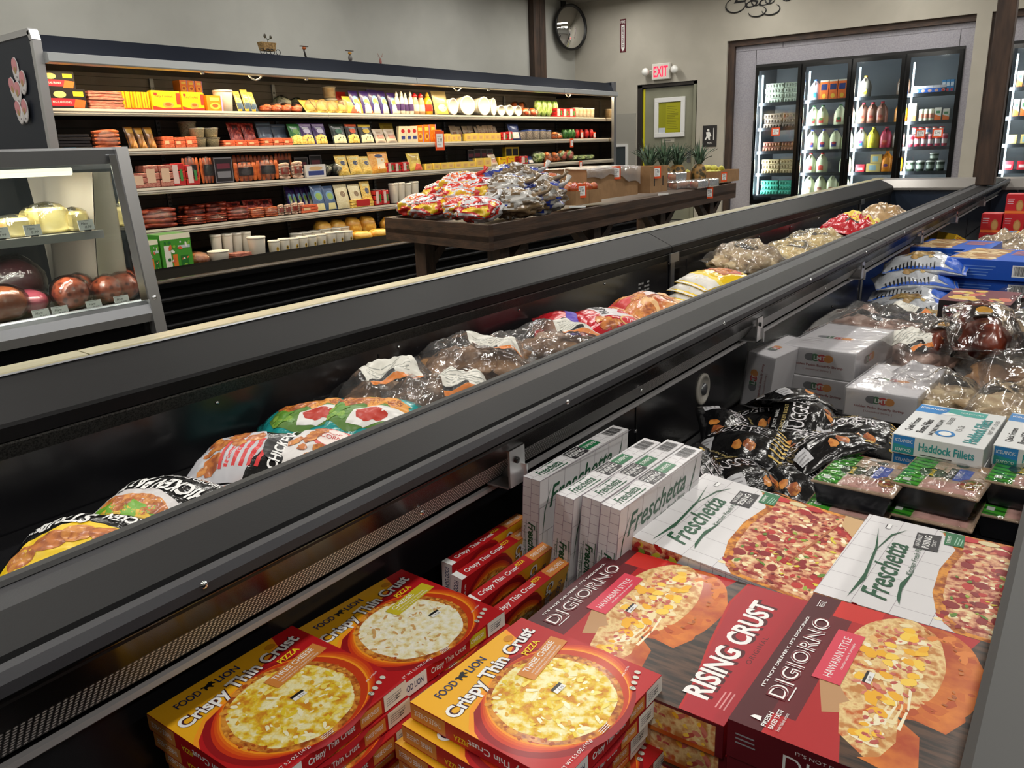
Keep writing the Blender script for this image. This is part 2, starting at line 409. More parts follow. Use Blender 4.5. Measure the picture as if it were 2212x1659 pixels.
# exit sign with two lamps
ex = empty('exit_sign', (-5.955, YB, 2.32)); tag(ex, 'white exit sign with red letters and twin emergency lamps above the olive door', 'exit sign')
mb = MB(); mb.box(-.155, .155, -.07, 0, -.12, .12, P(225, 222, 214), bev=.008); mb.build('sign_housing', ex)
mb = MB(); a = Art(); red_e = mat('exit_red', (255, 20, 50), 0.5, emit=(255, 20, 60), estr=2.2)
a.text('EXIT', 0, 0, .16, red_e, w=.245, bold=.02); a.on(mb, face((-.122, -.0705, -.08), (1, 0, 0), (0, 0, 1))); mb.build('lit_letters', ex)
for s in (-1, 1):
    mb = MB(); mb.tube([(s*.155, -.035, .03), (s*.20, -.05, .02)], .012, P(215, 212, 204)); mb.lathe([(.025, 0), (.055, .02), (.062, .055), (.058, .075)], P(222, 220, 212), 16, Matrix.Translation((s*.25, -.045, .01)) @ Matrix.Rotation(PI/2, 4, 'X'))
    mb.lathe([(.05, 0), (.048, .006)], P(250, 250, 245), 16, Matrix.Translation((s*.25, -.118, .01)) @ Matrix.Rotation(PI/2, 4, 'X')); mb.build('emergency_lamp', ex)
# convex mirror
mr = empty('convex_mirror', (-7.40, 12.0, 3.09), (0, 0, math.radians(76))); tag(mr, 'round convex security mirror with black rim in the corner by the ceiling', 'mirror')
T = Matrix.Rotation(math.radians(90), 4, 'X') @ Matrix.Identity(4)
prof = [(.33*math.sin(t), .16-.0+.5*(math.cos(t)-1)*.62) for t in [PI/2*i/14 for i in range(15)]]
mb = MB(); mb.lathe([(.001, .10)]+[(.33*i/14, .10-.10*(i/14)**2) for i in range(1, 15)], mat('mirror', (235, 235, 235), 0.02, metal=1), 48, T, cap=False); mb.build('mirror_dome', mr)
mb = MB(); mb.lathe([(.325, -.02), (.35, -.02), (.352, .02), (.325, .02), (.325, -.02)], black, 48, T, cap=False); mb.build('rim', mr)
mb = MB(); mb.lathe([(.33, -.02), (.05, -.045), (.03, -.06)], black, 32, T); mb.tube([(0, .05, 0), (-.02, .14, .1), (-.02, .15, .30)], .018, black); mb.box(-.07, .03, .14, .165, .05, .42, black); mb.build('wall_bracket', mr)
# narrow fire extinguisher sign
mb = MB(); mar = P(92, 34, 42); mb.box(-.055, .055, -.004, 0, -.25, .25, mar); a = Art(); a.rect(-.03, -.19, .03, .16, white_p); a.poly([(-.03, -.19), (.03, -.19), (0, -.235)], white_p)
a.text('FIRE', 0, .185, .04, white_p, w=.08, anchor='c', bold=.02); a.text('EXTINGUISHER', .018, -.17, .034, mar, w=.31, rot=PI/2, bold=.02)
a.on(mb, face((0, -.0045, 0), (1, 0, 0), (0, 0, 1))); tag(mb.build('fire_extinguisher_sign', None, (-6.66, YB, 2.92)), 'tall narrow maroon and white fire extinguisher arrow sign high on the back wall', 'sign')
# restroom sign
mb = MB(); mb.box(-.115, .115, -.008, 0, -.16, .16, P(30, 30, 34)); a = Art(); a.ell(-.025, .09, .02, .02, white_p, 16); a.poly([(-.06, .06), (.0, .065), (.03, -.0), (.005, -.01), (.01, -.06), (-.015, -.06), (-.03, -.02), (-.06, -.06), (-.08, -.05), (-.05, .0)], white_p)
a.rect(.06, -.06, .07, .12, white_p); a.text('MEN', 0, -.12, .03, white_p, anchor='c', w=.07); a.on(mb, face((0, -.0085, 0), (1, 0, 0), (0, 0, 1)))
tag(mb.build('restroom_sign', None, (-5.13, YB, 1.31)), 'small black restroom sign with white figure on the wall right of the olive door', 'sign')
# framed panel low on the back wall
mb = MB()
for q in ((-.17, .17, .20, .24), (-.17, .17, -.24, -.20), (-.17, -.13, -.20, .20), (.13, .17, -.20, .20)): mb.box(q[0], q[1], -.03, 0, q[2], q[3], white_p)
mb.box(-.13, .13, -.01, 0, -.2, .2, P(60, 68, 72)); mb.box(-.08, .02, -.014, -.01, -.19, -.10, P(30, 130, 70)); mb.box(.03, .1, -.014, -.01, -.18, -.1, P(150, 40, 50))
tag(mb.build('framed_panel', None, (-6.72, YB-.012, 1.0)), 'white framed dark panel low on the wall beside the end of the dairy case', 'panel')
# Eggs lettering
mb = MB(); a = Art(); a.text('Eggs', 0, 0, .34, ink_k, shear=.45, w=.82, bold=-.008); a.on(mb, face((.04, 0, .06), (1, 0, 0), (0, 0, 1)))
def loop(cx, cz, rx, rz, a0, a1, w0=.004, w1=.011):
    pts = [(cx+rx*math.cos(a0+(a1-a0)*t/14), -.004, cz+rz*math.sin(a0+(a1-a0)*t/14)) for t in range(15)]
    mb.tube(pts, [w0+(w1-w0)*math.sin(PI*t/14) for t in range(15)], ink_k, 6)
loop(.07, .12, .15, .10, 1.9, 6.6); loop(.07, .26, .12, .08, .6, 4.0)
for c in (.40, .60): loop(c, .0, .13, .07, 3.2, 7.2); loop(c-.02, .14, .07, .06, 0, 6.2, .006, .010)
loop(.82, .14, .07, .05, 3.6, 7.4)
tag(mb.build('wall_lettering', None, (-4.86, YB-.006, 3.02)), 'black script lettering reading Eggs high on the back wall', 'lettering')

# ---------------------------------------------------------------- walk-in cooler wall
speck = mat('embossed_panel', (172, 170, 178), 0.45, rgb2=(150, 148, 158), nscale=60, nlo=.3, nhi=.7, metal=.15)
YC = 12.52
mb = MB()
for x0, x1 in ((-4.90, -1.62), (-1.45, 1.9)):
    mb.box(x0, x1, YB+.05, YB+.13, 2.58, 2.66, wood_h); mb.box(x0, x0+.10, YB+.05, YB+.13, 0, 2.58, wood)
struct(mb.build('trim_2'))
mb = MB(); mb.box(-4.80, -1.62, YC, YC+.06, 2.30, 2.58, speck); mb.box(-4.80, -4.48, YC, YC+.06, 0, 2.30, speck); mb.box(-1.76, -1.62, YC, YC+.06, 0, 2.30, speck)
mb.box(-4.48, -1.76, YC, YC+.06, 0, .28, speck)
for z in (2.51,): mb.box(-4.80, -1.62, YC-.006, YC, z, z+.07, speck)
for x in (-4.49, -1.80): mb.box(x, x+.006, YC-.003, YC, 2.30, 2.51, black)
for x in (-4.1, -2.9): mb.box(x, x+.006, YC-.009, YC-.005, 2.51, 2.58, black)
mb.box(-1.62, -1.58, YB+.16, YC+.1, 0, 2.66, speck)
mb.box(-1.45, 1.9, YC, YC+.06, 2.30, 2.58, speck); mb.box(-1.45, -1.22, YC, YC+.06, 0, 2.30, speck); mb.box(1.2, 1.9, YC, YC+.06, 0, 2.30, speck); mb.box(-1.22, 1.2, YC, YC+.06, 0, .28, speck)
struct(mb.build('wall_cooler'))
cool_in = mat('cooler_lining', (96, 100, 108), 0.5); shelf_c = mat('cooler_shelf', (58, 60, 66), 0.4, metal=.5)
SHZ = (0.40, 0.715, 1.045, 1.385, 1.745)
def cooler(x0, n, label, which):
    wd = .69; c = empty('reach_in_cooler', (x0, YC, 0)); tag(c, label, 'cooler')
    W = wd*n
    mb = MB(); mb.box(0, W, .95, 1.0, .2, 2.35, cool_in); mb.box(-.03, 0, .07, 1.0, .2, 2.35, cool_in); mb.box(W, W+.03, .07, 1.0, .2, 2.35, cool_in)
    mb.box(-.03, W+.03, .07, 1.0, 2.33, 2.36, cool_in); mb.box(-.03, W+.03, .07, 1.0, .2, .24, cool_in); mb.build('cabinet', c)
    mb = MB(); mb.box(0, W, -.02, .06, 2.24, 2.30, black); mb.box(0, W, -.02, .06, .26, .30, black)
    for i in range(n+1): mb.box(max(0, i*wd-.025), min(W, i*wd+.025), -.015, .06, .30, 2.24, black)
    mb.build('door_frame', c)
    for i in range(n):
        d = MB(); a, b = i*wd+.01, (i+1)*wd-.01
        d.box(a, a+.045, -.05, -.02, .28, 2.26, black_g); d.box(b-.045, b, -.05, -.02, .28, 2.26, black_g); d.box(a+.045, b-.045, -.05, -.02, 2.21, 2.26, black_g); d.box(a+.045, b-.045, -.05, -.02, .28, .34, black_g)
        dd = d.build('door', c)
        g = MB(); g.box(a+.045, b-.045, -.038, -.032, .34, 2.21, glassm); g.build('pane', dd)
        g = MB(); g.tube([(a+.02, -.05, .9), (a+.02, -.085, .92), (a+.02, -.085, 1.5), (a+.02, -.05, 1.52)], .011, black); g.build('handle', dd)
        g = MB(); g.box(a+.075, a+.095, .02, .045, .40, 2.15, mat('cooler_lamp', (250, 250, 255), emit=(225, 240, 255), estr=5)); g.build('lamp', c)
        for z in SHZ:
            s = MB(); s.box(i*wd+.02, (i+1)*wd-.02, .10, .62, z-.02, z, shelf_c); s.box(i*wd+.02, (i+1)*wd-.02, .085, .10, z-.035, z+.012, shelf_c); s.build('shelf', c)
        area('cooler_light', (x0+a+.05, YC+.05, 1.28), 1.7, .06, COOLER_W, (.92, .97, 1.0), (0, math.radians(-90), math.radians(60)))
    return c
cooler(-4.48, 4, 'four-door black glass reach-in cooler of eggs, milk and juice set in the back wall', 0)
cooler(-1.22, 3, 'second glass-door cooler at the right edge, behind the tall timber post', 1)
# ---------------------------------------------------------------- island freezer
FY0, FY1 = -1.2, 8.92
fz = empty('island_freezer', (-.83, 3.8, 0)); tag(fz, 'long charcoal open-top island freezer with beige outer bumper and central divider rail', 'freezer')
def fpart(mb, name, label=None):
    T = Matrix.Translation((.83, -3.8, 0)); mb.v = [tuple(T @ Vector(p)) for p in mb.v]
    o = mb.build(name, fz)
    if label: o['label'] = label
    return o
mb = MB(); mb.box(-1.90, -1.74, FY0, FY1, .08, .72, black); mb.box(-1.74, .12, FY0, FY1, .08, .20, black); mb.box(.12, .34, FY0, FY1, .08, .76, black)
mb.box(-1.74, .12, FY1-.02, FY1+.2, .08, .74, black); mb.box(-1.85, .3, FY0+.02, FY1, 0, .08, black); mb.box(-1.74, .12, FY0-.1, FY0, .08, .74, black); fpart(mb, 'outer_body')
mb = MB(); mb.box(-1.74, -1.72, FY0, FY1-.1, .20, .70, liner); fpart(mb, 'left_wall')
mb = MB(); mb.box(-.885, -.850, FY0, FY1-.1, .20, .634, liner); fpart(mb, 'dividing_wall')
mb = MB(); mb.box(.10, .12, FY0, FY1-.1, .20, .74, liner); fpart(mb, 'right_wall')
mb = MB(); mb.box(-1.72, .10, FY1-.12, FY1-.10, .20, .735, liner_b); fpart(mb, 'end_wall')
for a, b in ((-1.72, -.885), (-.825, .10)):
    mb = MB(); mb.box(a, b, FY0, FY1-.12, .20, .26, liner); fpart(mb, 'bin_floor')
# seams in the liner walls
for y in (-.1, 1.65, 3.9, 5.6, 7.3): mb = MB(); mb.box(-.850, -.848, y, y+.006, .26, .63, black); fpart(mb, 'wall_seam'); mb = MB(); mb.box(-1.7195, -1.718, y, y+.006, .26, .64, black); fpart(mb, 'wall_seam')
seg = [(-1.2, .87), (.874, 3.677), (3.683, 6.4), (6.404, 8.93)]
for a, b in seg:
    mb = MB(); mb.prism([(-1.94, .735), (-1.94, .79), (-1.933, .799), (-1.92, .802), (-1.865, .800), (-1.855, .792), (-1.85, .735)], a, b, beige); fpart(mb, 'bumper_strip', 'beige bumper strip')
segs = [(-1.2, 3.677), (3.683, 8.84)]
for a, b in segs:
    mb = MB()
    mb.prism([(-1.85, .72), (-1.85, .795), (-1.84, .797), (-1.706, .735), (-1.70, .728), (-1.70, .70), (-1.715, .70), (-1.715, .72)], a, b, rail_d)
    mb.prism([(-1.852, .797), (-1.846, .801), (-1.838, .799), (-1.842, .794)], a, b, steel_d)
    fpart(mb, 'outer_rail')
gril = bpy.data.materials.new('honeycomb'); gril.use_nodes = True
def honey(m, lo, hi, sc):
    N = m.node_tree.nodes; L = m.node_tree.links; b = N['Principled BSDF']; b.inputs['Roughness'].default_value = .4; b.inputs['Metallic'].default_value = 0
    tc = N.new('ShaderNodeTexCoord'); mp = N.new('ShaderNodeMapping'); mp.inputs['Scale'].default_value = (0.0001, sc, sc*1.35)
    L.new(tc.outputs['Object'], mp.inputs[0]); v = N.new('ShaderNodeTexVoronoi'); v.inputs['Scale'].default_value = 1; v.inputs['Randomness'].default_value = 0
    L.new(mp.outputs[0], v.inputs['Vector']); r = N.new('ShaderNodeValToRGB'); L.new(v.outputs['Distance'], r.inputs[0]); L.new(r.outputs[0], b.inputs['Base Color'])
    e = r.color_ramp.elements; e[0].position = .22; e[0].color = lin(hi); e[1].position = .40; e[1].color = lin(lo)
honey(gril, (8, 8, 10), (255, 255, 255), 150)
mesh_m = mat('perforated_strip', (66, 66, 64), .5, rgb2=(24, 24, 24), nscale=260, nlo=.45, nhi=.6)
mb = MB(); mb.prism([(-1.70, .697), (-1.70, .693), (-1.722, .655), (-1.73, .655), (-1.73, .697)], FY0, FY1-.12, mesh_m); fpart(mb, 'return_air_strip', 'grey perforated strip')
for a, b in segs:
    mb = MB()
    mb.prism([(-.905, .775), (-.905, .800), (-.897, .804), (-.885, .804), (-.880, .80), (-.880, .775)], a, b, gasket)
    fpart(mb, 'rail_gasket')
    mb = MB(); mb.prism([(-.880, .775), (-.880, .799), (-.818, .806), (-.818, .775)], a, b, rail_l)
    mb.prism([(-.818, .775), (-.818, .806), (-.757, .794), (-.754, .788), (-.754, .775)], a, b, rail_d)
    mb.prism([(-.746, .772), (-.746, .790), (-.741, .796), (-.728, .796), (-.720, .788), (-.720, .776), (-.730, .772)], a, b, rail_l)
    mb.box(-.9, -.725, a, b, .765, .777, gasket); fpart(mb, 'divider_rail')
    mb = MB(); mb.prism([(-.722, .772), (-.765, .715), (-.775, .715), (-.74, .772)], a, min(b, 8.8), mat('rail_underside', (40, 36, 36), .22, metal=.5)); fpart(mb, 'rail_underside')
mb = MB(); mb.prism([(-.764, .717), (-.798, .668), (-.81, .668), (-.775, .717)], FY0, FY1-.12, gril); fpart(mb, 'honeycomb_grille', 'grey honeycomb air grille')
mb = MB(); mb.prism([(-.85, .646), (-.85, .650), (-.808, .650), (-.808, .646)], FY0, FY1-.12, black); mb.prism([(-.810, .646), (-.810, .654), (-.806, .657), (-.800, .655), (-.799, .648), (-.801, .646)], FY0, FY1-.12, mat('light_strip', (176, 174, 176), .4)); mb.prism([(-.885, .636), (-.885, .765), (-.835, .765), (-.835, .636)], FY0, FY1-.12, black)
fpart(mb, 'lower_lip', 'light grey lip strip')
for a, b in segs:
    mb = MB(); mb.prism([(-.027, .70), (-.027, .795), (-.020, .802), (.33, .802), (.345, .79), (.345, .70)], a, b, mat('rail_plain', (62, 62, 62), .5)); fpart(mb, 'near_rail')
# end rail
mb = MB(); mb.prism([(8.76, .70), (8.76, .722), (8.90, .792), (8.92, .792), (9.02, .80), (9.10, .80), (9.115, .79), (9.115, .70)], -1.93, .345, mat('end_rail', (150, 146, 142), .35, metal=.4), axis='x'); fpart(mb, 'end_rail', 'light grey end rail')
mb = MB(); mb.box(-1.94, -1.84, 8.93, 9.12, .735, .803, beige); fpart(mb, 'corner_cap')
mb = MB(); mb.box(-.848, -.842, 3.86, 3.868, .43, .63, P(190, 188, 184)); fpart(mb, 'wall_standard', 'pale vertical wall strip')
# hanging brackets, bolts
for y in (1.02, 2.22, 3.43, 4.70, 5.89, 7.3):
    mb = MB(); mb.box(-.752, -.748, y-.022, y+.022, .665, .735, steel); mb.box(-.80, -.748, y-.022, y+.022, .665, .668, steel); mb.box(-.80, -.742, y+.018, y+.022, .66, .70, steel)
    mb.lathe([(.006, 0), (.006, .004)], black, 8, Matrix.Translation((-.748, y-.004, .715)) @ Matrix.Rotation(PI/2, 4, 'Y')); fpart(mb, 'shelf_bracket', 'bright steel bracket')
for y in (3.62, 3.72): pass
for y in (3.68, 7.5):
    mb = MB(); mb.box(-1.69, -1.684, y-.05, y+.05, .655, .70, steel_d); mb.box(-1.715, -1.708, y+.01, y+.05, .40, .655, steel_d); mb.box(-1.716, -1.712, y+.06, y+.12, .50, .61, black_g); fpart(mb, 'divider_bracket')
def bolt(x, y, z):
    mb = MB(); mb.lathe([(.005, 0), (.005, .002), (.003, .004), (.0001, .0045)], chrome, 10, Matrix.Translation((x, y, z)) @ Matrix.Rotation(PI/2, 4, 'Y')); fpart(mb, 'bolt')
for k in range(12): bolt(-1.72, 1.09+.65*k, .642)
for k in range(10): bolt(-.722, .41+.73*k, .787)
for k in range(9): bolt(-.77, .80+.72*k, .70)
for y in (1.65, 2.5, 3.4, 4.6): bolt(-.850, y, .55)
for x in (-1.55, -.65, .05):
    mb = MB(); mb.lathe([(.012, 0), (.010, .006)], chrome, 8, Matrix.Translation((x, 8.80, .69)) @ Matrix.Rotation(PI/2, 4, 'X')); fpart(mb, 'bolt')
mb = MB(); a = Art()
for i in range(4):
    for j in range(9):
        if (i*7+j*5) % 6: a.rect(i*.03, j*.018, i*.03+.022, j*.018+.009, P(150, 150, 150), 0.01)
a.on(mb, face((-1.7195, 3.36, .44), (0, 1, 0), (0, 0, 1))); fpart(mb, 'rating_plate', 'small printed rating plate')
mb = MB(); T = Matrix.Translation((-.850, 2.06, .548)) @ Matrix.Rotation(PI/2, 4, 'Y')
mb.lathe([(.046, 0), (.046, .004), (.036, .007), (.036, .004), (.0001, .004)], mat('white_plug', (205, 200, 190), .35), 32, T, cap=False); mb.lathe([(.018, .004), (.016, .009), (.0001, .009)], steel_d, 20, T, cap=False); fpart(mb, 'round_vent_plug', 'white round vent plug')
# timber post on the freezer rail
mb = MB(); mb.box(-.860, -.730, 7.56, 7.71, .806, CEIL, wood, bev=.006)
tag(mb.build('timber_post'), 'dark stained square timber post rising from the divider rail near the far end', 'post')
# ---------------------------------------------------------------- long refrigerated multideck case on the left
MY0, MY1 = 2.72, 10.30
md = empty('multideck_case', (-6.3, 6.5, 0)); tag(md, 'long black open refrigerated wall case with four lit shelves of meat, cheese and produce', 'refrigerated case')
def mpart(mb, name, label=None):
    T = Matrix.Translation((6.3, -6.5, 0)); mb.v = [tuple(T @ Vector(p)) for p in mb.v]
    o = mb.build(name, md)
    if label: o['label'] = label
    return o
back_m = mat('case_back', (150, 140, 132), .5, rgb2=(138, 128, 120), nscale=5)
mb = MB(); mb.box(-6.75, -6.65, MY0, MY1, .1, 2.0, black); mpart(mb, 'rear_body')
mb = MB(); mb.box(-6.65, -6.62, MY0, MY1, .3, 1.93, back_m)
for k in range(24): mb.box(-6.6201, -6.618, MY0, MY1, .4+.065*k, .4035+.065*k, mat('slot_dark', (70, 62, 58), .6))
mpart(mb, 'back_panel')
for k in range(7):
    mb = MB(); y = MY0+.03+k*1.25; mb.box(-6.62, -6.60, y, y+.035, .4, 1.9, steel_d)
    for j in range(40): mb.box(-6.60, -6.599, y+.008, y+.014, .45+.035*j, .468+.035*j, black); mb.box(-6.60, -6.599, y+.021, y+.027, .45+.035*j, .468+.035*j, black)
    mpart(mb, 'slotted_upright')
# canopy
mb = MB(); mb.prism([(-6.75, 1.99), (-5.75, 2.045), (-5.72, 2.045), (-5.66, 1.93), (-5.70, 1.90), (-6.75, 1.93)], MY0, MY1, mat('canopy_navy', (40, 46, 60), .3, metal=.5)); mpart(mb, 'canopy')
for a, b in ((MY0, 6.2), (6.206, 8.9), (8.906, MY1-.02)):
    mb = MB(); mb.prism([(-5.72, 1.93), (-5.66, 1.935), (-5.60, 1.925), (-5.595, 1.875), (-5.60, 1.868), (-5.655, 1.862), (-5.66, 1.88), (-5.72, 1.90)], a, b, mat('valance', (172, 176, 178), .4, metal=.35)); mpart(mb, 'canopy_valance', 'pale grey valance')
mb = MB(); mb.tube([(-5.72, MY0+.05, 1.905), (-5.72, MY1-.05, 1.905)], .012, mat('canopy_tube', (255, 240, 210), emit=(255, 220, 165), estr=6), 8); mpart(mb, 'canopy_lamp')
for y in (4.35, 6.9, 9.1):
    mb = MB(); mb.tube([(-5.66, y-.06+.03*i, 1.86-.03*math.sin(PI*i/4)) for i in range(5)], .006, P(225, 220, 208)); mpart(mb, 'curtain_handle')
for y in (3.85, 4.85, 7.4): 
    mb = MB(); mb.lathe([(.014, -.016), (.014, 0)], P(210, 205, 195), 10, Matrix.Translation((-5.63, y, 1.865))); mpart(mb, 'curtain_clip')
# end panels
prof = [(-6.75, .1), (-5.02, .1), (-5.02, .42), (-5.10, .50), (-5.66, .56), (-5.69, 1.3), (-5.66, 2.0), (-5.68, 2.06), (-6.75, 2.05)]
mb = MB(); mb.prism(prof, MY0-.045, MY0-.005, case_d); ep = mpart(mb, 'end_panel')
mb = MB()
for p, q in zip(prof[3:8], prof[4:9]):
    d = Vector((q[0]-p[0], 0, q[1]-p[1])).normalized(); n = Vector((d.z, 0, -d.x))*.012; o = Vector((0, .0, 0))
    a = Vector((p[0], 0, p[1])); b = Vector((q[0], 0, q[1])); mb.add([(v.x, y, v.z) for y in (MY0-.055, MY0) for v in (a-n*2.2, a+n, b+n, b-n*2.2)], [(0, 1, 2, 3), (7, 6, 5, 4), (0, 4, 5, 1), (1, 5, 6, 2), (2, 6, 7, 3), (3, 7, 4, 0)], steel)
mpart(mb, 'end_panel_trim', 'bright steel edge trim')
mb = MB(); mb.prism(prof, MY1, MY1+.04, case_d); mpart(mb, 'end_panel')
mb = MB(); mb.prism([(-6.6, .5), (-5.70, .58), (-5.70, 1.3), (-5.67, 1.87), (-6.6, 1.90)], MY1-.012, MY1-.004, mat('end_mirror', (200, 190, 175), .06, metal=1)); mpart(mb, 'mirrored_end_liner')
mb = MB(); mb.box(-5.70, -5.66, MY1-.02, MY1+.045, .55, 2.06, steel_d); mpart(mb, 'end_panel_trim', 'steel edge trim')
# shelves
shm = mat('shelf_black', (26, 26, 30), .5); rl = mat('price_rail', (196, 188, 172), .35, metal=.2); rl2 = mat('price_rail_groove', (92, 84, 74), .5)
SH = {1: (-5.80, 1.598), 2: (-5.75, 1.325), 3: (-5.68, 1.045), 4: (-5.60, .752), 5: (-5.345, .462)}
for k, (x, z) in list(SH.items())[:4]:
    for a, b in ((MY0+.01, 5.20), (5.205, 7.72), (7.725, MY1-.02)):
        mb = MB(); mb.prism([(-6.60, z-.03), (-6.60, z-.006), (x-.004, z-.006), (x-.004, z-.03)], a, b, shm); sp = mpart(mb, 'shelf')
        mb = MB(); mb.prism([(x-.004, z-.046), (x-.004, z+.002), (x+.006, z+.002), (x+.014, z-.040), (x+.010, z-.046)], a, b, rl)
        for t in (.014, .030): mb.prism([(x+.006+t*.2, z-t), (x+.0095+t*.2, z-t-.001), (x+.0105+t*.2, z-t-.005), (x+.007+t*.2, z-t-.004)], a, b, rl2)
        mpart(mb, 'price_rail', 'cream price rail')
mb = MB(); mb.prism([(-6.62, .30), (-6.62, .462), (-5.40, .462), (-5.36, .44), (-5.36, .3)], MY0, MY1, shm); mpart(mb, 'bottom_deck')
mb = MB(); mb.prism([(-5.36, .30), (-5.36, .50), (-5.33, .505), (-5.30, .49), (-5.14, .455), (-5.10, .462), (-5.06, .46), (-5.03, .44), (-5.03, .41), (-5.06, .39), (-5.06, .12), (-5.2, .1)], MY0, MY1, mat('case_front', (7, 7, 8), .8, spec=.05))
mpart(mb, 'front_bumper')
for z, m in ((.452, mat('bump_chrome', (120, 112, 104), .25, metal=.9)), (.33, rail_d), (.24, rail_d), (.15, rail_d)):
    mb = MB(); mb.prism([(-5.062, z-.018), (-5.035, z-.014), (-5.028, z), (-5.035, z+.010), (-5.062, z+.012)], MY0, MY1, m); mpart(mb, 'bumper_rib')
# sticker of pink bags on the end panel and small notice
mb = MB()
for i, (dx, dz, an) in enumerate(((-.005, .145, .05), (-.085, .03, -.2), (.075, .06, .25), (-.015, .0, .3), (-.045, -.12, -.15), (.045, -.115, .25))):
    T = Matrix.Translation((dx, -.003*i-.002, dz)) @ Matrix.Rotation(an, 4, 'Y')
    mb.lathe([(.001, -.004), (.040, -.004), (.046, 0), (.040, .004), (.001, .004)], P(226, 222, 222), 24, T @ Matrix.Rotation(PI/2, 4, 'X'), sx=1, sy=1.75)
    a = Art(); a.ell(0, .03, .036, .045, P(216, 146, 152), 20); a.ell(0, 0, .014, .024, P(176, 146, 96), 12); a.ell(.015, -.045, .006, .006, P(130, 120, 125), 8, up=1); a.on(mb, lambda x, y, h, T=T: T @ Vector((x, -.0055-h*4, y)))
tag(mb.build('sticker_cluster', None, (-5.955, MY0-.048, 1.70)), 'cluster of pink and white oval decals on the dark end of the long case', 'sticker')
# ---------------------------------------------------------------- deli counter
DX, DY = -3.50, 2.0
dc = empty('deli_case', (-4.0, .8, 0)); tag(dc, 'glass-fronted deli counter with bright steel frame at the left edge', 'deli case')
def dpart(mb, name, par=None):
    T = Matrix.Translation((4.0, -.8, 0)); mb.v = [tuple(T @ Vector(p)) for p in mb.v]
    return mb.build(name, par or dc)
mb = MB(); mb.box(-4.55, DX-.02, -1.6, DY, .1, .52, black_g); mb.box(-4.5, DX-.06, -1.6, DY-.02, 0, .1, black); dpart(mb, 'base')
mb = MB(); mb.box(-4.5, DX-.05, -1.6, DY-.02, .555, .58, steel_d); dpart(mb, 'deck')
mb = MB(); mb.prism([(DX-.05, .52), (DX+.01, .52), (DX+.02, .56), (DX+.005, .60), (DX-.03, .62), (DX-.05, .62)], -1.6, DY-.05, steel_d); dpart(mb, 'lower_frame')
mb = MB(); mb.prism([(DX-.13, 1.225), (DX-.075, 1.225), (DX-.07, 1.285), (DX-.09, 1.295), (DX-.13, 1.29)], -1.6, DY-.05, steel_d); mb.prism([(-4.55, 1.23), (DX-.13, 1.23), (DX-.13, 1.24), (-4.55, 1.24)], -1.6, -.6, steel_d); dpart(mb, 'top_frame')
mb = MB(); mb.prism([(DX-.12, 1.295), (DX-.055, 1.295), (DX+.015, .62), (DX+.03, .46), (DX-.06, .46), (DX-.05, .62)], DY-.055, DY, steel); mb.prism([(DX-.062, 1.26), (DX-.058, 1.262), (DX+.008, .62), (DX+.004, .62)], DY-.09, DY-.055, chrome)
for z, x in ((.625, DX+.012),): mb.lathe([(.012, 0), (.010, .006), (.0001, .007)], chrome, 12, Matrix.Translation((x, DY-.03, z)) @ Matrix.Rotation(PI/2, 4, 'Y'))
dpart(mb, 'corner_post')
mb = MB(); mb.prism([(DX-.092, 1.23), (DX-.086, 1.23), (DX-.014, .61), (DX-.020, .61)], -1.6, DY-.055, glassm); dpart(mb, 'front_glass')
mb = MB(); mb.prism([(-4.5, .55), (DX-.04, .6), (DX-.11, 1.26), (-4.5, 1.26)], DY-.03, DY-.024, glassm); dpart(mb, 'side_glass')
mb = MB(); mb.box(-4.56, -4.52, -1.6, DY, .5, 1.29, steel_d)
for y in (-1.0, -.2, .6, 1.4): mb.box(-4.52, -4.50, y, y+.66, .62, 1.2, mat('dark_glass', (40, 46, 52), .15)); mb.box(-4.52, -4.495, y-.04, y, .55, 1.26, steel)
dpart(mb, 'rear_doors')
mb = MB(); mb.box(-4.40, -3.72, -1.6, DY-.10, .918, .93, steel_d); mb.box(-3.725, -3.70, -1.6, DY-.10, .90, .935, steel); dpart(mb, 'shelf')
mb = MB(); mb.tube([(-3.80, -1.6, 1.20), (-3.80, DY-.15, 1.20)], .02, mat('deli_lamp', (255, 250, 235), emit=(255, 244, 220), estr=1.6), 10); mb.box(-3.84, -3.77, -1.6, DY-.12, 1.215, 1.225, steel_d); dpart(mb, 'lamp')
mb = MB(); mb.box(-3.72, -3.71, -1.6, DY-.12, .905, .918, mat('shelf_led', (255, 250, 235), emit=(255, 250, 235), estr=2.5)); dpart(mb, 'shelf_lamp')
area('deli_light', (-3.80, .4, 1.175), .05, 2.8, DELI_W, (1, .93, .82))
area('deli_shelf_light', (-3.74, .4, .90), .03, 2.8, DELI_W*.5, (1, .93, .82))
# ---------------------------------------------------------------- timber display table
tb = empty('display_table', (-3.45, 6.0, 0)); tag(tb, 'long dark timber display table with raised rim, braced legs and produce piled on top', 'table')
Zt = .80; C4 = [(-4.03, 4.04), (-2.89, 3.74), (-3.15, 8.36), (-4.30, 8.62)]
def tpart(mb, name):
    T = Matrix.Translation((3.45, -6.0, 0)); mb.v = [tuple(T @ Vector(p)) for p in mb.v]
    return mb.build(name, tb)
mb = MB(); mb.prism([(x, y) for x, y in C4], Zt-.10, Zt-.07, wood_h, axis='z'); tpart(mb, 'tabletop')
for i in range(4):
    p = Vector(C4[i]+(0,)); q = Vector(C4[(i+1) % 4]+(0,)); d = (q-p).normalized(); n = Vector((-d.y, d.x, 0))*.035
    mb = MB(); v = [p, q, q+n-d*(.035 if i % 2 else 0), p+n+d*(.035 if i % 2 else 0)]
    mb.prism([(a.x, a.y) for a in v], Zt-.15, Zt, wood_h, axis='z'); tpart(mb, 'rim_board')
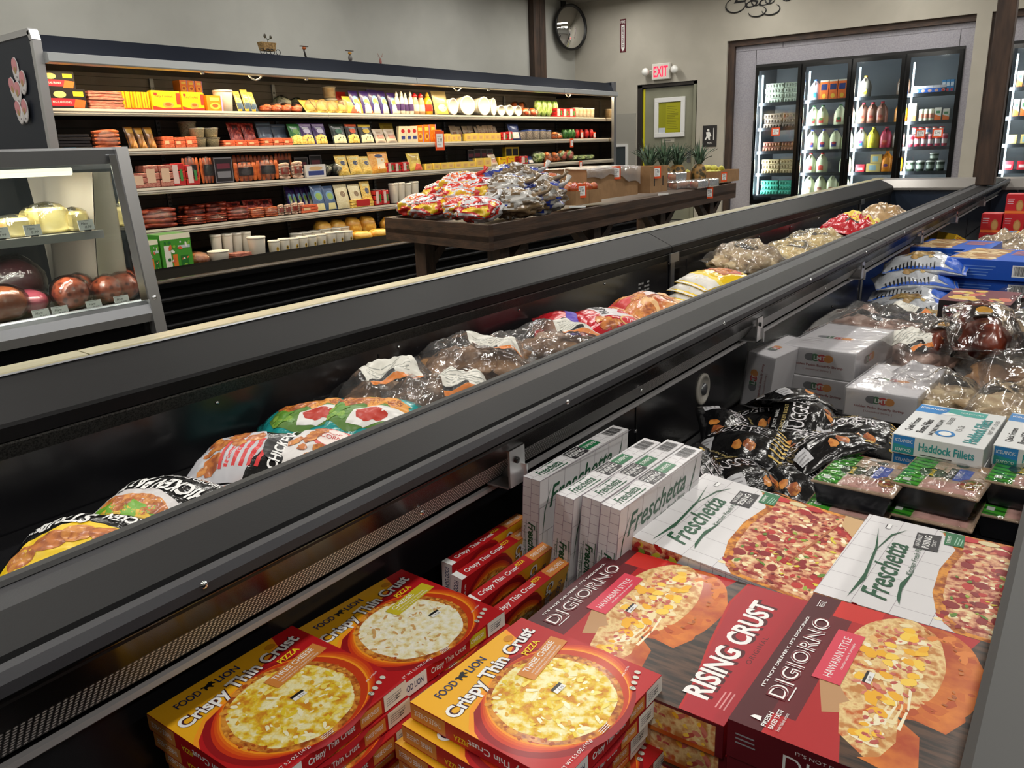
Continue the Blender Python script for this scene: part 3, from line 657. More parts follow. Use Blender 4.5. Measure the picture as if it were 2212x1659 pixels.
for k, t in enumerate((.06, .34, .62, .90)):
    for s in (.14, .86):
        a = Vector(C4[0]+(0,)).lerp(Vector(C4[3]+(0,)), t); b = Vector(C4[1]+(0,)).lerp(Vector(C4[2]+(0,)), t); c = a.lerp(b, s)
        mb = MB(); mb.box(c.x-.05, c.x+.05, c.y-.05, c.y+.05, 0, Zt-.15, wood); tpart(mb, 'leg')
        for sy in (-1, 1):
            if t < .1 and sy < 0: continue
            mb = MB(); mb.prism([(c.y+sy*.05, .42), (c.y+sy*.05, .52), (c.y+sy*.25, Zt-.15), (c.y+sy*.32, Zt-.15)], c.x-.03, c.x+.03, wood, axis='x'); tpart(mb, 'brace')
# ---------------------------------------------------------------- cartons: printed artwork
pz_cheese = mat('pizza_three_cheese', (214, 140, 36), .45, rgb2=(238, 204, 52), rgb3=(250, 242, 186), nscale=75, nlo=.36, nhi=.62, bump=.4, bscale=150, coat=.2)
pz_white = mat('pizza_white_cheese', (226, 196, 120), .45, rgb2=(244, 236, 190), rgb3=(252, 250, 232), nscale=90, nlo=.32, nhi=.58, bump=.4, bscale=150, coat=.2)
pz_crust = mat('pizza_crust', (150, 66, 18), .5, rgb2=(226, 150, 52), nscale=85, nlo=.38, nhi=.6, coat=.2)
pz_orange = mat('pizza_crust_orange', (178, 66, 14), .4, rgb2=(226, 130, 44), nscale=26, nlo=.35, nhi=.68, coat=.3)
pz_melt = mat('pizza_melt', (200, 132, 66), .42, rgb2=(242, 214, 150), rgb3=(204, 100, 40), nscale=55, nlo=.38, nhi=.66, coat=.3)
pz_sup = mat('pizza_supreme', (150, 34, 30), .4, rgb2=(222, 160, 120), rgb3=(238, 214, 160), nscale=70, nlo=.4, nhi=.66, coat=.3)
board = mat('dark_board_print', (44, 34, 30), .35, rgb2=(92, 66, 50), nscale=10, stretch=(2, 14, 2), coat=.3)
gold = P(240, 176, 28); gold2 = P(238, 182, 40); red = P(186, 24, 30); red2 = P(150, 18, 26); orng = P(232, 110, 24); orng2 = P(250, 158, 36); maroon = P(104, 22, 32); maroon2 = P(78, 20, 28)
brt = P(182, 26, 32); pink = P(226, 70, 92); tan = P(214, 136, 62); navy = P(28, 44, 96); yel = P(248, 214, 40); grn = P(26, 110, 66); dgrn = P(20, 82, 52); inkg = P(48, 46, 50)
cream = P(236, 232, 222); grey_l = P(150, 148, 152); fw = P(222, 220, 222)
pine = [P(250, 196, 52), P(244, 180, 36), P(252, 210, 80)]; ham = [P(206, 104, 92), P(190, 84, 74), P(218, 128, 108)]; chz = [P(250, 240, 206), P(244, 226, 176)]
pep = [P(168, 28, 34), P(190, 50, 46), P(140, 24, 30)]; veg = [P(150, 176, 60), P(96, 134, 44), P(222, 206, 60)]; brown_p = [P(170, 90, 40), P(196, 116, 56)]
def disc(cx, cy, rx, ry, a0=0, a1=2*PI):
    def f(q):
        r = math.sqrt(q.random()); t = q.uniform(a0, a1); return cx+rx*r*math.cos(t), cy+ry*r*math.sin(t)
    return f
def ringf(cx, cy, rx, ry, lo=.86):
    def f(q):
        r = q.uniform(lo, 1); t = q.uniform(0, 2*PI); return cx+rx*r*math.cos(t), cy+ry*r*math.sin(t)
    return f
def lion(a, x, y, h, m):
    k = h/10
    a.poly([(x+k*p, y+k*q) for p, q in ((0, 0), (1.6, .4), (2.2, 3), (4.6, 3.4), (6.6, 0), (8.4, .4), (7.4, 3.2), (8.8, 5.2), (11, 3.6), (12.5, 4.4), (10.5, 6.4), (10.8, 8.8), (8, 10), (5.6, 8.4), (2.4, 7), (-.6, 8.2), (-2.6, 7), (-1.2, 5.8), (.2, 6))], m)
def fl_top(S, kind):
    a = Art(); a.rect(0, 0, S, S, red)
    pzm = pz_cheese if kind == 'three' else pz_white; cx, cy, r = .50*S, .385*S, .375*S
    a.ell(cx, cy, r*1.30, r*1.13, red2, 48, up=.5)
    for k, m in ((1.24, P(206, 56, 22)), (1.18, P(222, 84, 22)), (1.13, orng), (1.09, orng2), (1.05, P(200, 60, 20))): a.ell(cx+.006, cy, min(r*k*1.03, .495*S), min(r*k, cy-.0005), m, 48, up=.5)
    a.poly([(0, .50*S), (.03*S, .56*S), (.14*S, .66*S), (.55*S, .78*S), (.80*S, .88*S), (.84*S, S), (0, S)], orng2, up=.5)
    a.poly([(0, .56*S), (.03*S, .60*S), (.14*S, .69*S), (.55*S, .80*S), (.78*S, .90*S), (.81*S, S), (0, S)], gold, up=.5)
    a.ell(cx, cy, r, r, pz_crust, 64, .018, 3); a.ell(cx, cy, r*.90, r*.90, pzm, 64, .03, 7)
    a.blobs(90, ringf(cx, cy, r, r, .9), [P(196, 104, 34), P(232, 164, 66), P(170, 76, 24)], S*.006, S*.014, 1.5, 5)
    if kind == 'three': a.blobs(110, disc(cx, cy, r*.86, r*.86), [P(252, 246, 206), P(246, 226, 110), P(236, 206, 50), P(226, 170, 40)], S*.004, S*.015, 3, 8)
    else: a.blobs(120, disc(cx, cy, r*.86, r*.86), [P(252, 246, 222), P(250, 240, 205), P(214, 168, 104)], S*.003, S*.013, 4, 8)
    a.ell(.77*S, .925*S, .035*S, .028*S, P(206, 134, 22), 20)
    a.text('FOOD', .115*S, .875*S, .055*S, navy, w=.16*S, rot=.05, bold=.015); lion(a, .30*S, .885*S, .06*S, ink_k); a.text('LION', .385*S, .888*S, .055*S, navy, w=.15*S, rot=.05, bold=.015)
    for m, bo in ((P(70, 30, 40), .075), (white_i, .028)): a.text('Crispy Thin Crust', .05*S, .665*S, .125*S, m, w=.90*S, rot=.16, bold=bo)
    a.text('PIZZA', .70*S, .725*S, .045*S, yel, w=.16*S, rot=.14, bold=.02)
    bx = Art
    bm = tan if kind == 'three' else P(206, 190, 40); t = .14; c, sn = math.cos(t), math.sin(t)
    def rr(x, y, w_, h_, m, up=1): a.poly([(x, y), (x+w_*c, y+w_*sn), (x+w_*c-h_*sn, y+w_*sn+h_*c), (x-h_*sn, y+h_*c)], m, up)
    rr(.54*S, .555*S, .42*S, .115*S, bm)
    a.text('THREE CHEESE' if kind == 'three' else 'CHEESE', .575*S, .625*S, .038*S, white_i, w=(.33 if kind == 'three' else .22)*S, rot=t, bold=.01)
    a.text('WITH MOZZARELLA CHEESE BLEND,', .585*S, .598*S, .014*S, white_i, w=.30*S, rot=t); a.text('MONTEREY JACK & CHEDDAR CHEESE' if kind == 'three' else 'WITH REAL CHEESE', .588*S, .573*S, .014*S, white_i, w=.31*S, rot=t)
    for i in range(4): a.ell(.80*S+i*.046*S, .072*S+i*.016*S, .015*S, .019*S, P(214, 214, 200), 16, up=.5)
    a.text('370' if kind == 'three' else '350', .782*S, .062*S, .02*S, ink_k, w=.036*S); a.text('PER 1 PIZZA', .86*S, .165*S, .011*S, white_i, w=.10*S, rot=.2)
    a.text('NET WT 5.2 OZ (147g)', .06*S, .025*S, .026*S, white_i, w=.27*S); a.lines(.40*S, .015*S, .5*S, .05*S, 3, white_i)
    sx, sy = (.52*S, .38*S) if kind == 'three' else (.66*S, .34*S); a.rect(sx, sy, sx+.085*S, sy+.05*S, P(240, 240, 238), 3); a.rect(sx, sy+.03*S, sx+.085*S, sy+.05*S, ink_k); a.text('3.29', sx+.03*S, sy+.004*S, .018*S, ink_k)
    return a
def fl_box(name, kind, S=.212, T=.022, open_=0):
    mb = MB(); mb.box(0, S, 0, S, 0, T, red, bev=.0009); bm = tan if kind == 'three' else P(206, 190, 40)
    fl_top(S, kind).on(mb, face((S, 0, T), (0, 1, 0), (-1, 0, 0)), step=.00008)
    a = Art(); a.rect(0, 0, S, T, red); a.rect(0, 0, .24*S, T, white_i); a.text('FOOD LION', .03*S, T*.3, T*.42, navy, w=.18*S, bold=.02); a.text('Crispy Thin Crust', .28*S, T*.24, T*.5, white_i, w=.32*S, bold=.02)
    a.rect(.64*S, .1*T, .80*S, .9*T, bm); a.text('THREE CHEESE' if kind == 'three' else 'CHEESE', .65*S, T*.38, T*.26, white_i, w=.13*S); a.rect(.82*S, 0, S, T, cream); a.lines(.84*S, T*.25, .96*S, T*.8, 4, grey_l, seed=2); a.lines(.91*S, T*.3, .96*S, T*.6, 2, inkg)
    a.on(mb, face((S, 0, 0), (0, 1, 0), (0, 0, 1)), step=.00008)
    a = Art(); a.rect(0, 0, S, T, red); a.rect(.74*S, .05*T, S, .95*T, tan if kind == 'three' else gold); a.text('THREE CHEESE' if kind == 'three' else 'CHEESE', .77*S, T*.34, T*.32, white_i, w=.2*S); a.text('Crispy Thin Crust', .10*S, T*.22, T*.5, white_i, w=.48*S, bold=.02); a.text('PIZZA', .58*S, T*.5, T*.3, yel, w=.10*S, bold=.02); a.rect(0, 0, .06*S, T, white_i)
    a.on(mb, face((S, 0, T), (-1, 0, 0), (0, 0, -1)), step=.00008)
    a = Art(); a.rect(0, 0, S, T, gold); a.on(mb, face((0, S, 0), (0, -1, 0), (0, 0, 1)), step=.00008)
    return mb.build(name)
def dg_top(S):
    a = Art(); a.rect(0, 0, S, S, brt)
    a.rect(.80*S, .80*S, S, .90*S, P(214, 40, 36)); a.rect(0, .88*S, S, S, maroon2, .5); a.rect(.12*S, .80*S, .94*S, .885*S, maroon, .5); a.rect(.86*S, .70*S, S, .88*S, P(210, 44, 38), .5)
    a.poly([(0, .30*S), (.55*S, .30*S), (.5*S, .62*S), (.16*S, .66*S), (0, .62*S)], board)
    a.poly([(0, .12*S), (0, .50*S), (.3*S, .50*S), (.7*S, .42*S), (S, .34*S), (S, .2*S)], board, .5)
    a.poly([(.30*S, .60*S), (.22*S, .74*S), (.4*S, .80*S), (.7*S, .80*S)], P(196, 150, 106))
    # crust half in front, cheese field, the slice pulled away
    a.ell(.665*S, .50*S, .33*S, .215*S, pz_orange, 48, .02, 5); a.poly([(.36*S, .50*S), (.335*S, .36*S), (.44*S, .315*S), (.58*S, .34*S), (.60*S, .5*S)], pz_orange)
    a.ell(.65*S, .600*S, .345*S, .185*S, pz_melt, 44, .03, 9); a.blobs(40, ringf(.665*S, .50*S, .30*S, .185*S, .80), [P(206, 104, 34), P(226, 132, 56), P(186, 78, 24)], S*.008, S*.02, 2.4, 77)
    a.poly([(.05*S, .46*S), (.12*S, .42*S), (.27*S, .44*S), (.34*S, .52*S), (.42*S, .60*S), (.30*S, .70*S), (.14*S, .66*S), (.07*S, .56*S)], pz_melt); a.poly([(.04*S, .47*S), (.12*S, .405*S), (.27*S, .43*S), (.33*S, .51*S), (.2*S, .49*S), (.10*S, .52*S), (.06*S, .58*S)], pz_orange)
    for k in range(4): a.poly([(.27*S, (.49+.025*k)*S), (.40*S, (.487+.02*k)*S), (.52*S, (.50+.03*k)*S), (.52*S, (.512+.03*k)*S), (.40*S, (.494+.02*k)*S), (.27*S, (.503+.025*k)*S)], chz[k % 2], .3)
    a.blobs(70, disc(.66*S, .60*S, .29*S, .13*S), chz+[P(236, 190, 120)], S*.008, S*.02, 2, 31); a.blobs(24, disc(.23*S, .57*S, .11*S, .06*S), chz, S*.008, S*.016, 2, 32)
    a.blobs(60, disc(.66*S, .60*S, .29*S, .135*S), ham, S*.006, S*.013, 2.2, 11, sides=5); a.blobs(26, disc(.66*S, .60*S, .27*S, .125*S), pine, S*.017, S*.028, 1.6, 12, sides=6)
    a.blobs(9, disc(.23*S, .58*S, .12*S, .06*S), pine, S*.013, S*.021, 1.7, 13, sides=6); a.blobs(14, disc(.23*S, .57*S, .11*S, .05*S), ham, S*.006, S*.012, 2, 14, sides=5)
    a.blobs(22, ringf(.66*S, .52*S, .30*S, .16*S, .9), brown_p, S*.003, S*.009, 2, 15)
    a.text("IT'S NOT DELIVERY. IT'S DIGIORNO.", .24*S, .955*S, .013*S, white_i, w=.56*S, bold=.02)
    for m, bo in ((white_i, .028), (maroon, -.012)): a.text('DIGIORNO', .20*S, .865*S, .072*S, m, w=.62*S, bold=bo, space=1.05)
    a.rect(.21*S, .852*S, .30*S, .857*S, white_i)
    a.rect(.40*S, .725*S, .77*S, .83*S, pink); a.text('HAWAIIAN STYLE', .43*S, .765*S, .032*S, white_i, w=.30*S); a.text('canadian bacon & pineapple', .50*S, .742*S, .013*S, white_i, w=.20*S)
    a.text('FRESH', .03*S, .875*S, .018*S, white_i, bold=.02, w=.085*S); a.text('BAKED TASTE', .03*S, .85*S, .018*S, white_i, bold=.02, w=.115*S); a.text('fresh baked aroma', .03*S, .828*S, .013*S, white_i, w=.11*S); a.poly([(.05*S, .90*S), (.075*S, .905*S), (.07*S, .93*S), (.055*S, .94*S)], white_i)
    a.text('REAL', .90*S, .93*S, .02*S, white_i, w=.05*S); a.rect(.895*S, .955*S, .955*S, .958*S, white_i)
    a.poly([(0, 0), (S, 0), (S, .285*S), (.8*S, .30*S), (.45*S, .25*S), (.2*S, .20*S), (0, .18*S)], red)
    a.poly([(0, 0), (S, 0), (S, .275*S), (.8*S, .288*S), (.45*S, .238*S), (.2*S, .19*S), (0, .17*S)], P(172, 30, 44), .5)
    a.shadow_text('RISING CRUST', .10*S, .105*S, .105*S, white_i, maroon2, .004, w=.78*S, bold=.03)
    a.text('ORIGINAL', .40*S, .05*S, .022*S, maroon2, w=.22*S, bold=.0, space=1.2); a.lines(.08*S, .03*S, .2*S, .08*S, 3, P(222, 150, 150), seed=4)
    a.rect(.47*S, .635*S, .545*S, .665*S, P(240, 240, 238), 3); a.rect(.47*S, .655*S, .545*S, .665*S, ink_k); a.text('$6.99', .485*S, .638*S, .012*S, ink_k)
    return a
def dg_box(name, S=.308, T=.0475):
    mb = MB(); mb.box(0, S, 0, S, 0, T, maroon, bev=.0012)
    dg_top(S).on(mb, face((S, 0, T), (0, 1, 0), (-1, 0, 0)), step=.00008)
    a = Art(); a.rect(0, 0, S, T, maroon); a.text("IT'S NOT DELIVERY. IT'S DIGIORNO.", .24*S, .76*T, .09*T, white_i, w=.42*S); a.text('DIGIORNO', .20*S, .24*T, .42*T, white_i, w=.52*S, bold=-.005); a.rect(.21*S, .16*T, .27*S, .19*T, white_i)
    a.rect(.78*S, 0, S, T, red); a.text('RISING', .81*S, .35*T, .3*T, white_i, w=.15*S, bold=.02); a.lines(.03*S, .45*T, .12*S, .8*T, 3, grey_l, seed=5); a.on(mb, face((0, 0, 0), (1, 0, 0), (0, 0, 1)), step=.00008)
    a = Art(); a.rect(0, 0, S, T, red2); a.on(mb, face((S, 0, 0), (0, 1, 0), (0, 0, 1)), step=.00008)
    return mb.build(name)
def dg_box_flip(name, S=.308, T=.0435):
    """same carton whose near side carries the pizza photograph"""
    mb = MB(); mb.box(0, S, 0, S, 0, T, maroon, bev=.0012)
    dg_top(S).on(mb, face((S, 0, T), (0, 1, 0), (-1, 0, 0)), step=.00008)
    a = Art(); a.rect(0, 0, S, T, maroon); a.rect(.30*S, .0, .97*S, T*.92, pz_melt); a.blobs(34, lambda q: (q.uniform(.32*S, .95*S), q.uniform(.1*T, .85*T)), chz+ham, S*.004, S*.012, 3, 21); a.blobs(22, lambda q: (q.uniform(.33*S, .95*S), q.uniform(.12*T, .8*T)), pine, S*.007, S*.013, 1.7, 22); a.poly([(.30*S, T*.92), (.30*S, 0), (.36*S, 0), (.33*S, T*.5)], maroon)
    a.rect(.30*S, 0, .97*S, .13*T, pz_orange)
    a.on(mb, face((0, 0, 0), (1, 0, 0), (0, 0, 1)), step=.00008)
    a = Art(); a.rect(0, 0, S, T, red2); a.on(mb, face((S, 0, 0), (0, 1, 0), (0, 0, 1)), step=.00008)
    return mb.build(name)
def bricks(a, W, H, n, ang=.12, m=None, s=.0007):
    m = m or P(150, 140, 150)
    for i in range(n+1):
        y = H*i/n
        a.poly([(0, y), (W, y-W*0.02), (W, y-W*0.02+s), (0, y+s)], m, .2)
        for j in range(int(W/H*n)+1):
            x = (j+.5*(i % 2))*H/n
            if x < W-.002 and y+H/n <= H+.001: a.poly([(x, y), (x+s, y), (x+s, y+H/n), (x, y+H/n)], m, .05)
def fr_top(S):
    a = Art(); a.rect(0, 0, S, S, fw); bricks(a, S, S, 6)
    a.ell(.50*S, .20*S, .45*S, .36*S, pz_crust, 60, .03, 2, a0=-.45*0, a1=2*PI) if False else None
    a.poly([(.97*S, .62*S), (S, .52*S), (S, 0), (0, 0), (.0, .40*S), (.10*S, .49*S), (.30*S, .545*S), (.55*S, .56*S), (.80*S, .53*S)], pz_crust)
    a.poly([(.93*S, .52*S), (.97*S, .40*S), (.97*S, .03*S), (.02*S, .02*S), (.03*S, .36*S), (.12*S, .45*S), (.30*S, .50*S), (.55*S, .52*S), (.78*S, .49*S)], pz_sup)
    inn = lambda q: (q.uniform(.04*S, .94*S), q.uniform(.03*S, .48*S))
    a.blobs(120, inn, chz+[P(232, 180, 130)], S*.006, S*.016, 2.2, 41); a.blobs(40, inn, pep, S*.016, S*.034, 1.3, 42, .12, 12); a.blobs(110, inn, pep+[P(204, 84, 60), P(120, 24, 24), P(214, 120, 90)], S*.006, S*.015, 2.4, 43, sides=5); a.blobs(40, inn, veg, S*.006, S*.013, 3, 44, sides=5)
    a.poly([(.30*S, .215*S), (.60*S, .17*S), (.9*S, .13*S), (.9*S, .14*S), (.60*S, .185*S), (.3*S, .225*S)], P(176, 100, 60), 1); a.poly([(.72*S, 0), (S, 0), (S, .14*S), (.86*S, .12*S)], P(206, 168, 120)); 
    a.ell(.955*S, .50*S, .030*S, .065*S, P(196, 28, 40), 20); a.ell(.955*S, .40*S, .026*S, .05*S, P(222, 206, 160), 20); a.ell(.955*S, .30*S, .03*S, .045*S, P(186, 34, 36), 18); a.poly([(.97*S, .57*S), (.99*S, .60*S), (.98*S, .64*S), (.972*S, .60*S)], veg[1])
    for m, bo in ((dgrn, .012),): a.text('Freschetta', .10*S, .70*S, .12*S, m, w=.62*S, bold=bo, shear=.35, curve=.0, rot=.05)
    a.poly([(.04*S, .86*S), (.25*S, .83*S), (.60*S, .86*S), (.85*S, .915*S), (.6*S, .872*S), (.3*S, .85*S)], dgrn); a.poly([(.10*S, .645*S), (.25*S, .665*S), (.45*S, .655*S), (.3*S, .685*S), (.15*S, .668*S)], dgrn); a.poly([(.50*S, .875*S), (.80*S, .84*S), (.90*S, .78*S), (.79*S, .83*S)], dgrn)
    a.text('Kitchen Fresh Pizza', .40*S, .655*S, .028*S, dgrn, w=.36*S, shear=.3, rot=.05)
    a.poly([(.72*S, .60*S), (.92*S, .615*S), (.90*S, .73*S), (.71*S, .715*S)], inkg); a.text('NATURALLY', .74*S, .69*S, .022*S, white_i, w=.14*S, rot=.06); a.text('RISING', .735*S, .645*S, .034*S, white_i, w=.155*S, rot=.06, bold=.01); a.text('CRUST', .77*S, .62*S, .018*S, white_i, w=.08*S, rot=.06)
    a.poly([(.84*S, .50*S), (.99*S, .515*S), (.985*S, .605*S), (.83*S, .59*S)], grn); a.text('SUPREME', .855*S, .565*S, .018*S, white_i, w=.09*S, rot=.06); a.lines(.855*S, .515*S, .96*S, .555*S, 3, P(160, 200, 180))
    a.rect(.86*S, .86*S, .92*S, .885*S, P(246, 246, 246), 2); a.rect(.86*S, .88*S, .92*S, .885*S, ink_k)
    return a
def fr_box(name, S=.305, T=.041):
    """local: flat, artwork up.  sides: near edge (-Y) and the two spines"""
    mb = MB(); mb.box(0, S, 0, S, 0, T, fw, bev=.0012); fr_top(S).on(mb, face((S, 0, T), (0, 1, 0), (-1, 0, 0)), step=.00008)
    a = Art(); a.rect(0, 0, S, T, fw); bricks(a, S, T, 2); a.text('Freschetta', .04*S, .3*T, .5*T, dgrn, w=.22*S, shear=.3, bold=.01); a.poly([(.03*S, .2*T), (.3*S, .15*T), (.3*S, .2*T)], dgrn); a.poly([(.05*S, .9*T), (.25*S, .85*T), (.3*S, .9*T)], dgrn)
    a.rect(.36*S, .1*T, .55*S, .95*T, inkg); a.text('NATURALLY', .37*S, .7*T, .13*T, white_i, w=.15*S); a.text('RISING', .37*S, .35*T, .26*T, white_i, w=.16*S, bold=.01); a.text('CRUST', .40*S, .17*T, .12*T, white_i, w=.1*S); a.rect(.56*S, .25*T, .70*S, .85*T, grn); a.text('SUPREME', .57*S, .45*T, .2*T, white_i, w=.12*S); a.barcode(.80*S, .2*T, .95*S, .85*T, ink_k)
    a.on(mb, face((0, S, 0), (0, -1, 0), (0, 0, 1)), step=.00008)
    mb2 = a
    a = Art(); a.rect(0, 0, S, T, fw); bricks(a, S, T, 2); a.poly([(0, 0), (.34*S, 0), (.30*S, .5*T), (.34*S, T), (0, T)], pz_sup); a.blobs(18, lambda q: (q.uniform(.01*S, .30*S), q.uniform(.1*T, .9*T)), pep+chz+veg, S*.006, S*.016, 2, 51)
    a.text('Freschetta', .52*S, .36*T, .42*T, dgrn, w=.26*S, shear=.3, bold=.015); a.rect(.50*S, .25*T, .80*S, .28*T, dgrn)
    return mb, a
def fr_flat(name):
    mb, a = fr_box(name); a.on(mb, face((0, 0, 0), (1, 0, 0), (0, 0, 1)), step=.00008); return mb.build(name)
def fr_standing(name, S=.305, T=.0345):
    """standing on edge: thin in x, spine up, picture side towards +x"""
    mb = MB(); mb.box(0, T, 0, S, 0, S, fw, bev=.0012)
    a = Art(); a.rect(0, 0, S, T, fw); bricks(a, S, T, 2); a.text('Freschetta', .07*S, .3*T, .5*T, dgrn, w=.22*S, shear=.3, bold=.02); a.poly([(.05*S, .18*T), (.3*S, .12*T), (.32*S, .2*T)], dgrn); a.poly([(.08*S, .9*T), (.25*S, .85*T), (.3*S, .92*T)], dgrn)
    a.rect(.38*S, .08*T, .54*S, .95*T, inkg); a.text('NATURALLY', .385*S, .7*T, .15*T, white_i, w=.14*S); a.text('RISING', .385*S, .35*T, .28*T, white_i, w=.15*S, bold=.01); a.text('CRUST', .41*S, .15*T, .13*T, white_i, w=.09*S); a.rect(.545*S, .2*T, .69*S, .85*T, grn); a.text('SUPREME', .555*S, .42*T, .24*T, white_i, w=.12*S)
    a.rect(.74*S, .49*T, .745*S, .5*T, grey_l); a.barcode(.82*S, .18*T, .96*S, .85*T, ink_k, n=16); a.on(mb, face((T, 0, S), (0, 1, 0), (-1, 0, 0)), step=.0001)
    a = Art(); a.rect(0, 0, S, T, fw); bricks(a, S, T, 2, m=P(150, 132, 152)); a.poly([(.66*S, 0), (S, 0), (S, T), (.68*S, T), (.70*S, .5*T)], pz_sup); a.blobs(22, lambda q: (q.uniform(.70*S, .99*S), q.uniform(.1*T, .9*T)), pep+chz+veg, S*.006, S*.018, 2, 51)
    a.text('Freschetta', .27*S, .36*T, .42*T, dgrn, w=.26*S, shear=.3, bold=.03); a.rect(.26*S, .22*T, .55*S, .25*T, dgrn); a.text('Kitchen Fresh Pizza', .3*S, .10*T, .09*T, dgrn, w=.2*S); a.rect(.25*S, .88*T, .5*S, .91*T, dgrn)
    a.on(mb, face((0, 0, S), (0, 0, -1), (1, 0, 0)), step=.0001)
    a = Art(); a.rect(0, 0, S, S, fw); bricks(a, S, S, 6); a.text('Freschetta', .10*S, .80*S, .13*S, dgrn, w=.70*S, bold=.012, shear=.35, rot=.03); a.text('Kitchen Fresh Pizza', .40*S, .755*S, .03*S, dgrn, w=.4*S, shear=.3, rot=.05); a.poly([(.03*S, .60*S), (.06*S, .8*S), (.12*S, .95*S), (.05*S, .8*S)], dgrn); a.poly([(.84*S, .70*S), (.90*S, .85*S), (.93*S, .98*S), (.88*S, .84*S)], dgrn); a.rect(0, 0, S, .40*S, pz_sup)
    a.blobs(50, lambda q: (q.uniform(.02*S, .98*S), q.uniform(.02*S, .38*S)), pep+chz+veg, S*.008, S*.03, 2, 52)
    a.on(mb, face((T, 0, 0), (0, 1, 0), (0, 0, 1)), step=.00008)
    return mb.build(name)
def scatter(src, spec, group, cat, name=None):
    """spec: list of (x, y, z, yaw_degrees, label[, rotation]); the first entry moves src itself"""
    out = []
    for i, s in enumerate(spec):
        rot = s[5] if len(s) > 5 else (0, 0, math.radians(s[3]))
        if i == 0: o = src; o.location = s[:3]; o.rotation_euler = rot
        else: o = clone(src, s[:3], rot)
        tag(o, s[4], cat, group); out.append(o)
    return out
# ---- crispy thin crust stacks

three = fl_box('pizza_carton', 'three'); ch1 = fl_box('pizza_carton', 'one')
spec = [(-.822, .372, .605-.022, 0, 'yellow and red three cheese pizza carton topping the left foreground stack')]
q = random.Random(3); ordn = ['second', 'third', 'fourth', 'fifth', 'sixth', 'seventh', 'eighth', 'ninth', 'tenth']
for k in range(8): spec.append((-.822+q.uniform(-.003, .016), .372+q.uniform(-.006, .010)+.004*k, .583-.0242*(k+1), q.uniform(-1.2, 1.2), 'red and yellow thin crust pizza carton, %s from the top of the left foreground stack' % ordn[k]))
spec.append((-.572, .552, .588, -2.5, 'three cheese pizza carton topping the middle foreground stack, beside the large red cartons'))
for k in range(8):
    dx = (-.004, -.012, -.012, .0, .004, -.004, .002, 0)[k]+(.012 if k > 3 else 0); dy = (-.006, -.012, -.008, .01, .0, .004, .0, 0)[k]
    spec.append((-.572+dx+(.008 if k == 3 else 0), .546+dy, .588-.0245*(k+1), -2.5+q.uniform(-2, 1.5), 'red and yellow thin crust pizza carton, %s from the top of the middle foreground stack' % ordn[k]))
scatter(three, spec, 'three cheese pizza cartons', 'pizza box')
spec = [(-.842, .598, .580-.022, -2.5, 'orange and red cheese pizza carton with pale pizza, topping the stack behind the foreground ones')]
for k in range(7): spec.append((-.842+q.uniform(.0, .014), .598+q.uniform(-.002, .008), .558-.0242*(k+1), -2.5+q.uniform(-1, 1), 'thin crust cheese pizza carton, %s from the top of the stack behind the foreground ones' % ordn[k]))
scatter(ch1, spec, 'cheese pizza cartons', 'pizza box')
# standing and leaning small cartons behind
Mst = Matrix(((0, 0, 1), (-1, 0, 0), (0, -1, 0)))
def erot(lean, yaw=0): return (Matrix.Rotation(math.radians(yaw), 3, 'Z') @ Matrix.Rotation(math.radians(lean), 3, 'Y') @ Mst).to_euler()
for i, (x, y, z, ln, lab) in enumerate(((-.800, 1.082, .575, 2, 'thin crust pizza carton standing on edge against the bin wall, left of two'), (-.765, 1.065, .570, 9, 'orange thin crust pizza carton standing on edge, right of two by the wall'),
        (-.705, 1.025, .568, 13, 'thin crust pizza carton leaning with red spine up, left of two beside the red cartons'), (-.655, .999, .566, 15, 'thin crust pizza carton leaning against the stacked red cartons'))):
    o = clone(three, (x, y, z), erot(ln)); tag(o, lab, 'pizza box', 'three cheese pizza cartons')
# ---- large red cartons
dA = dg_box_flip('pizza_carton'); q = random.Random(8)
spec = [(-.573, .738, .545, -.6, 'large red pizza carton reading RISING CRUST, on top of its stack')]
for k in range(3): spec.append((-.573+q.uniform(-.004, .004)+.004*(k+1), .738+.006+q.uniform(0, .006), .545-.0455*(k+1)-.001, q.uniform(-1.5, 1.2), 'large red pizza carton, photo on its side, %s from the top of its stack' % ordn[k]))
scatter(dA, spec, 'large red pizza cartons', 'pizza box')
dB = dg_box('pizza_carton')
spec = [(-.256, .722, .565, -.8, 'large red Hawaiian style pizza carton on top of the stack beside the near rail')]
for k in range(4): spec.append((-.256+q.uniform(-.003, .003), .722+q.uniform(0, .006), .565-.0498*(k+1), q.uniform(-1.0, .8), 'large dark red pizza carton, %s from the top of the right foreground stack' % ordn[k]))
scatter(dB, spec, 'large red pizza cartons', 'pizza box')
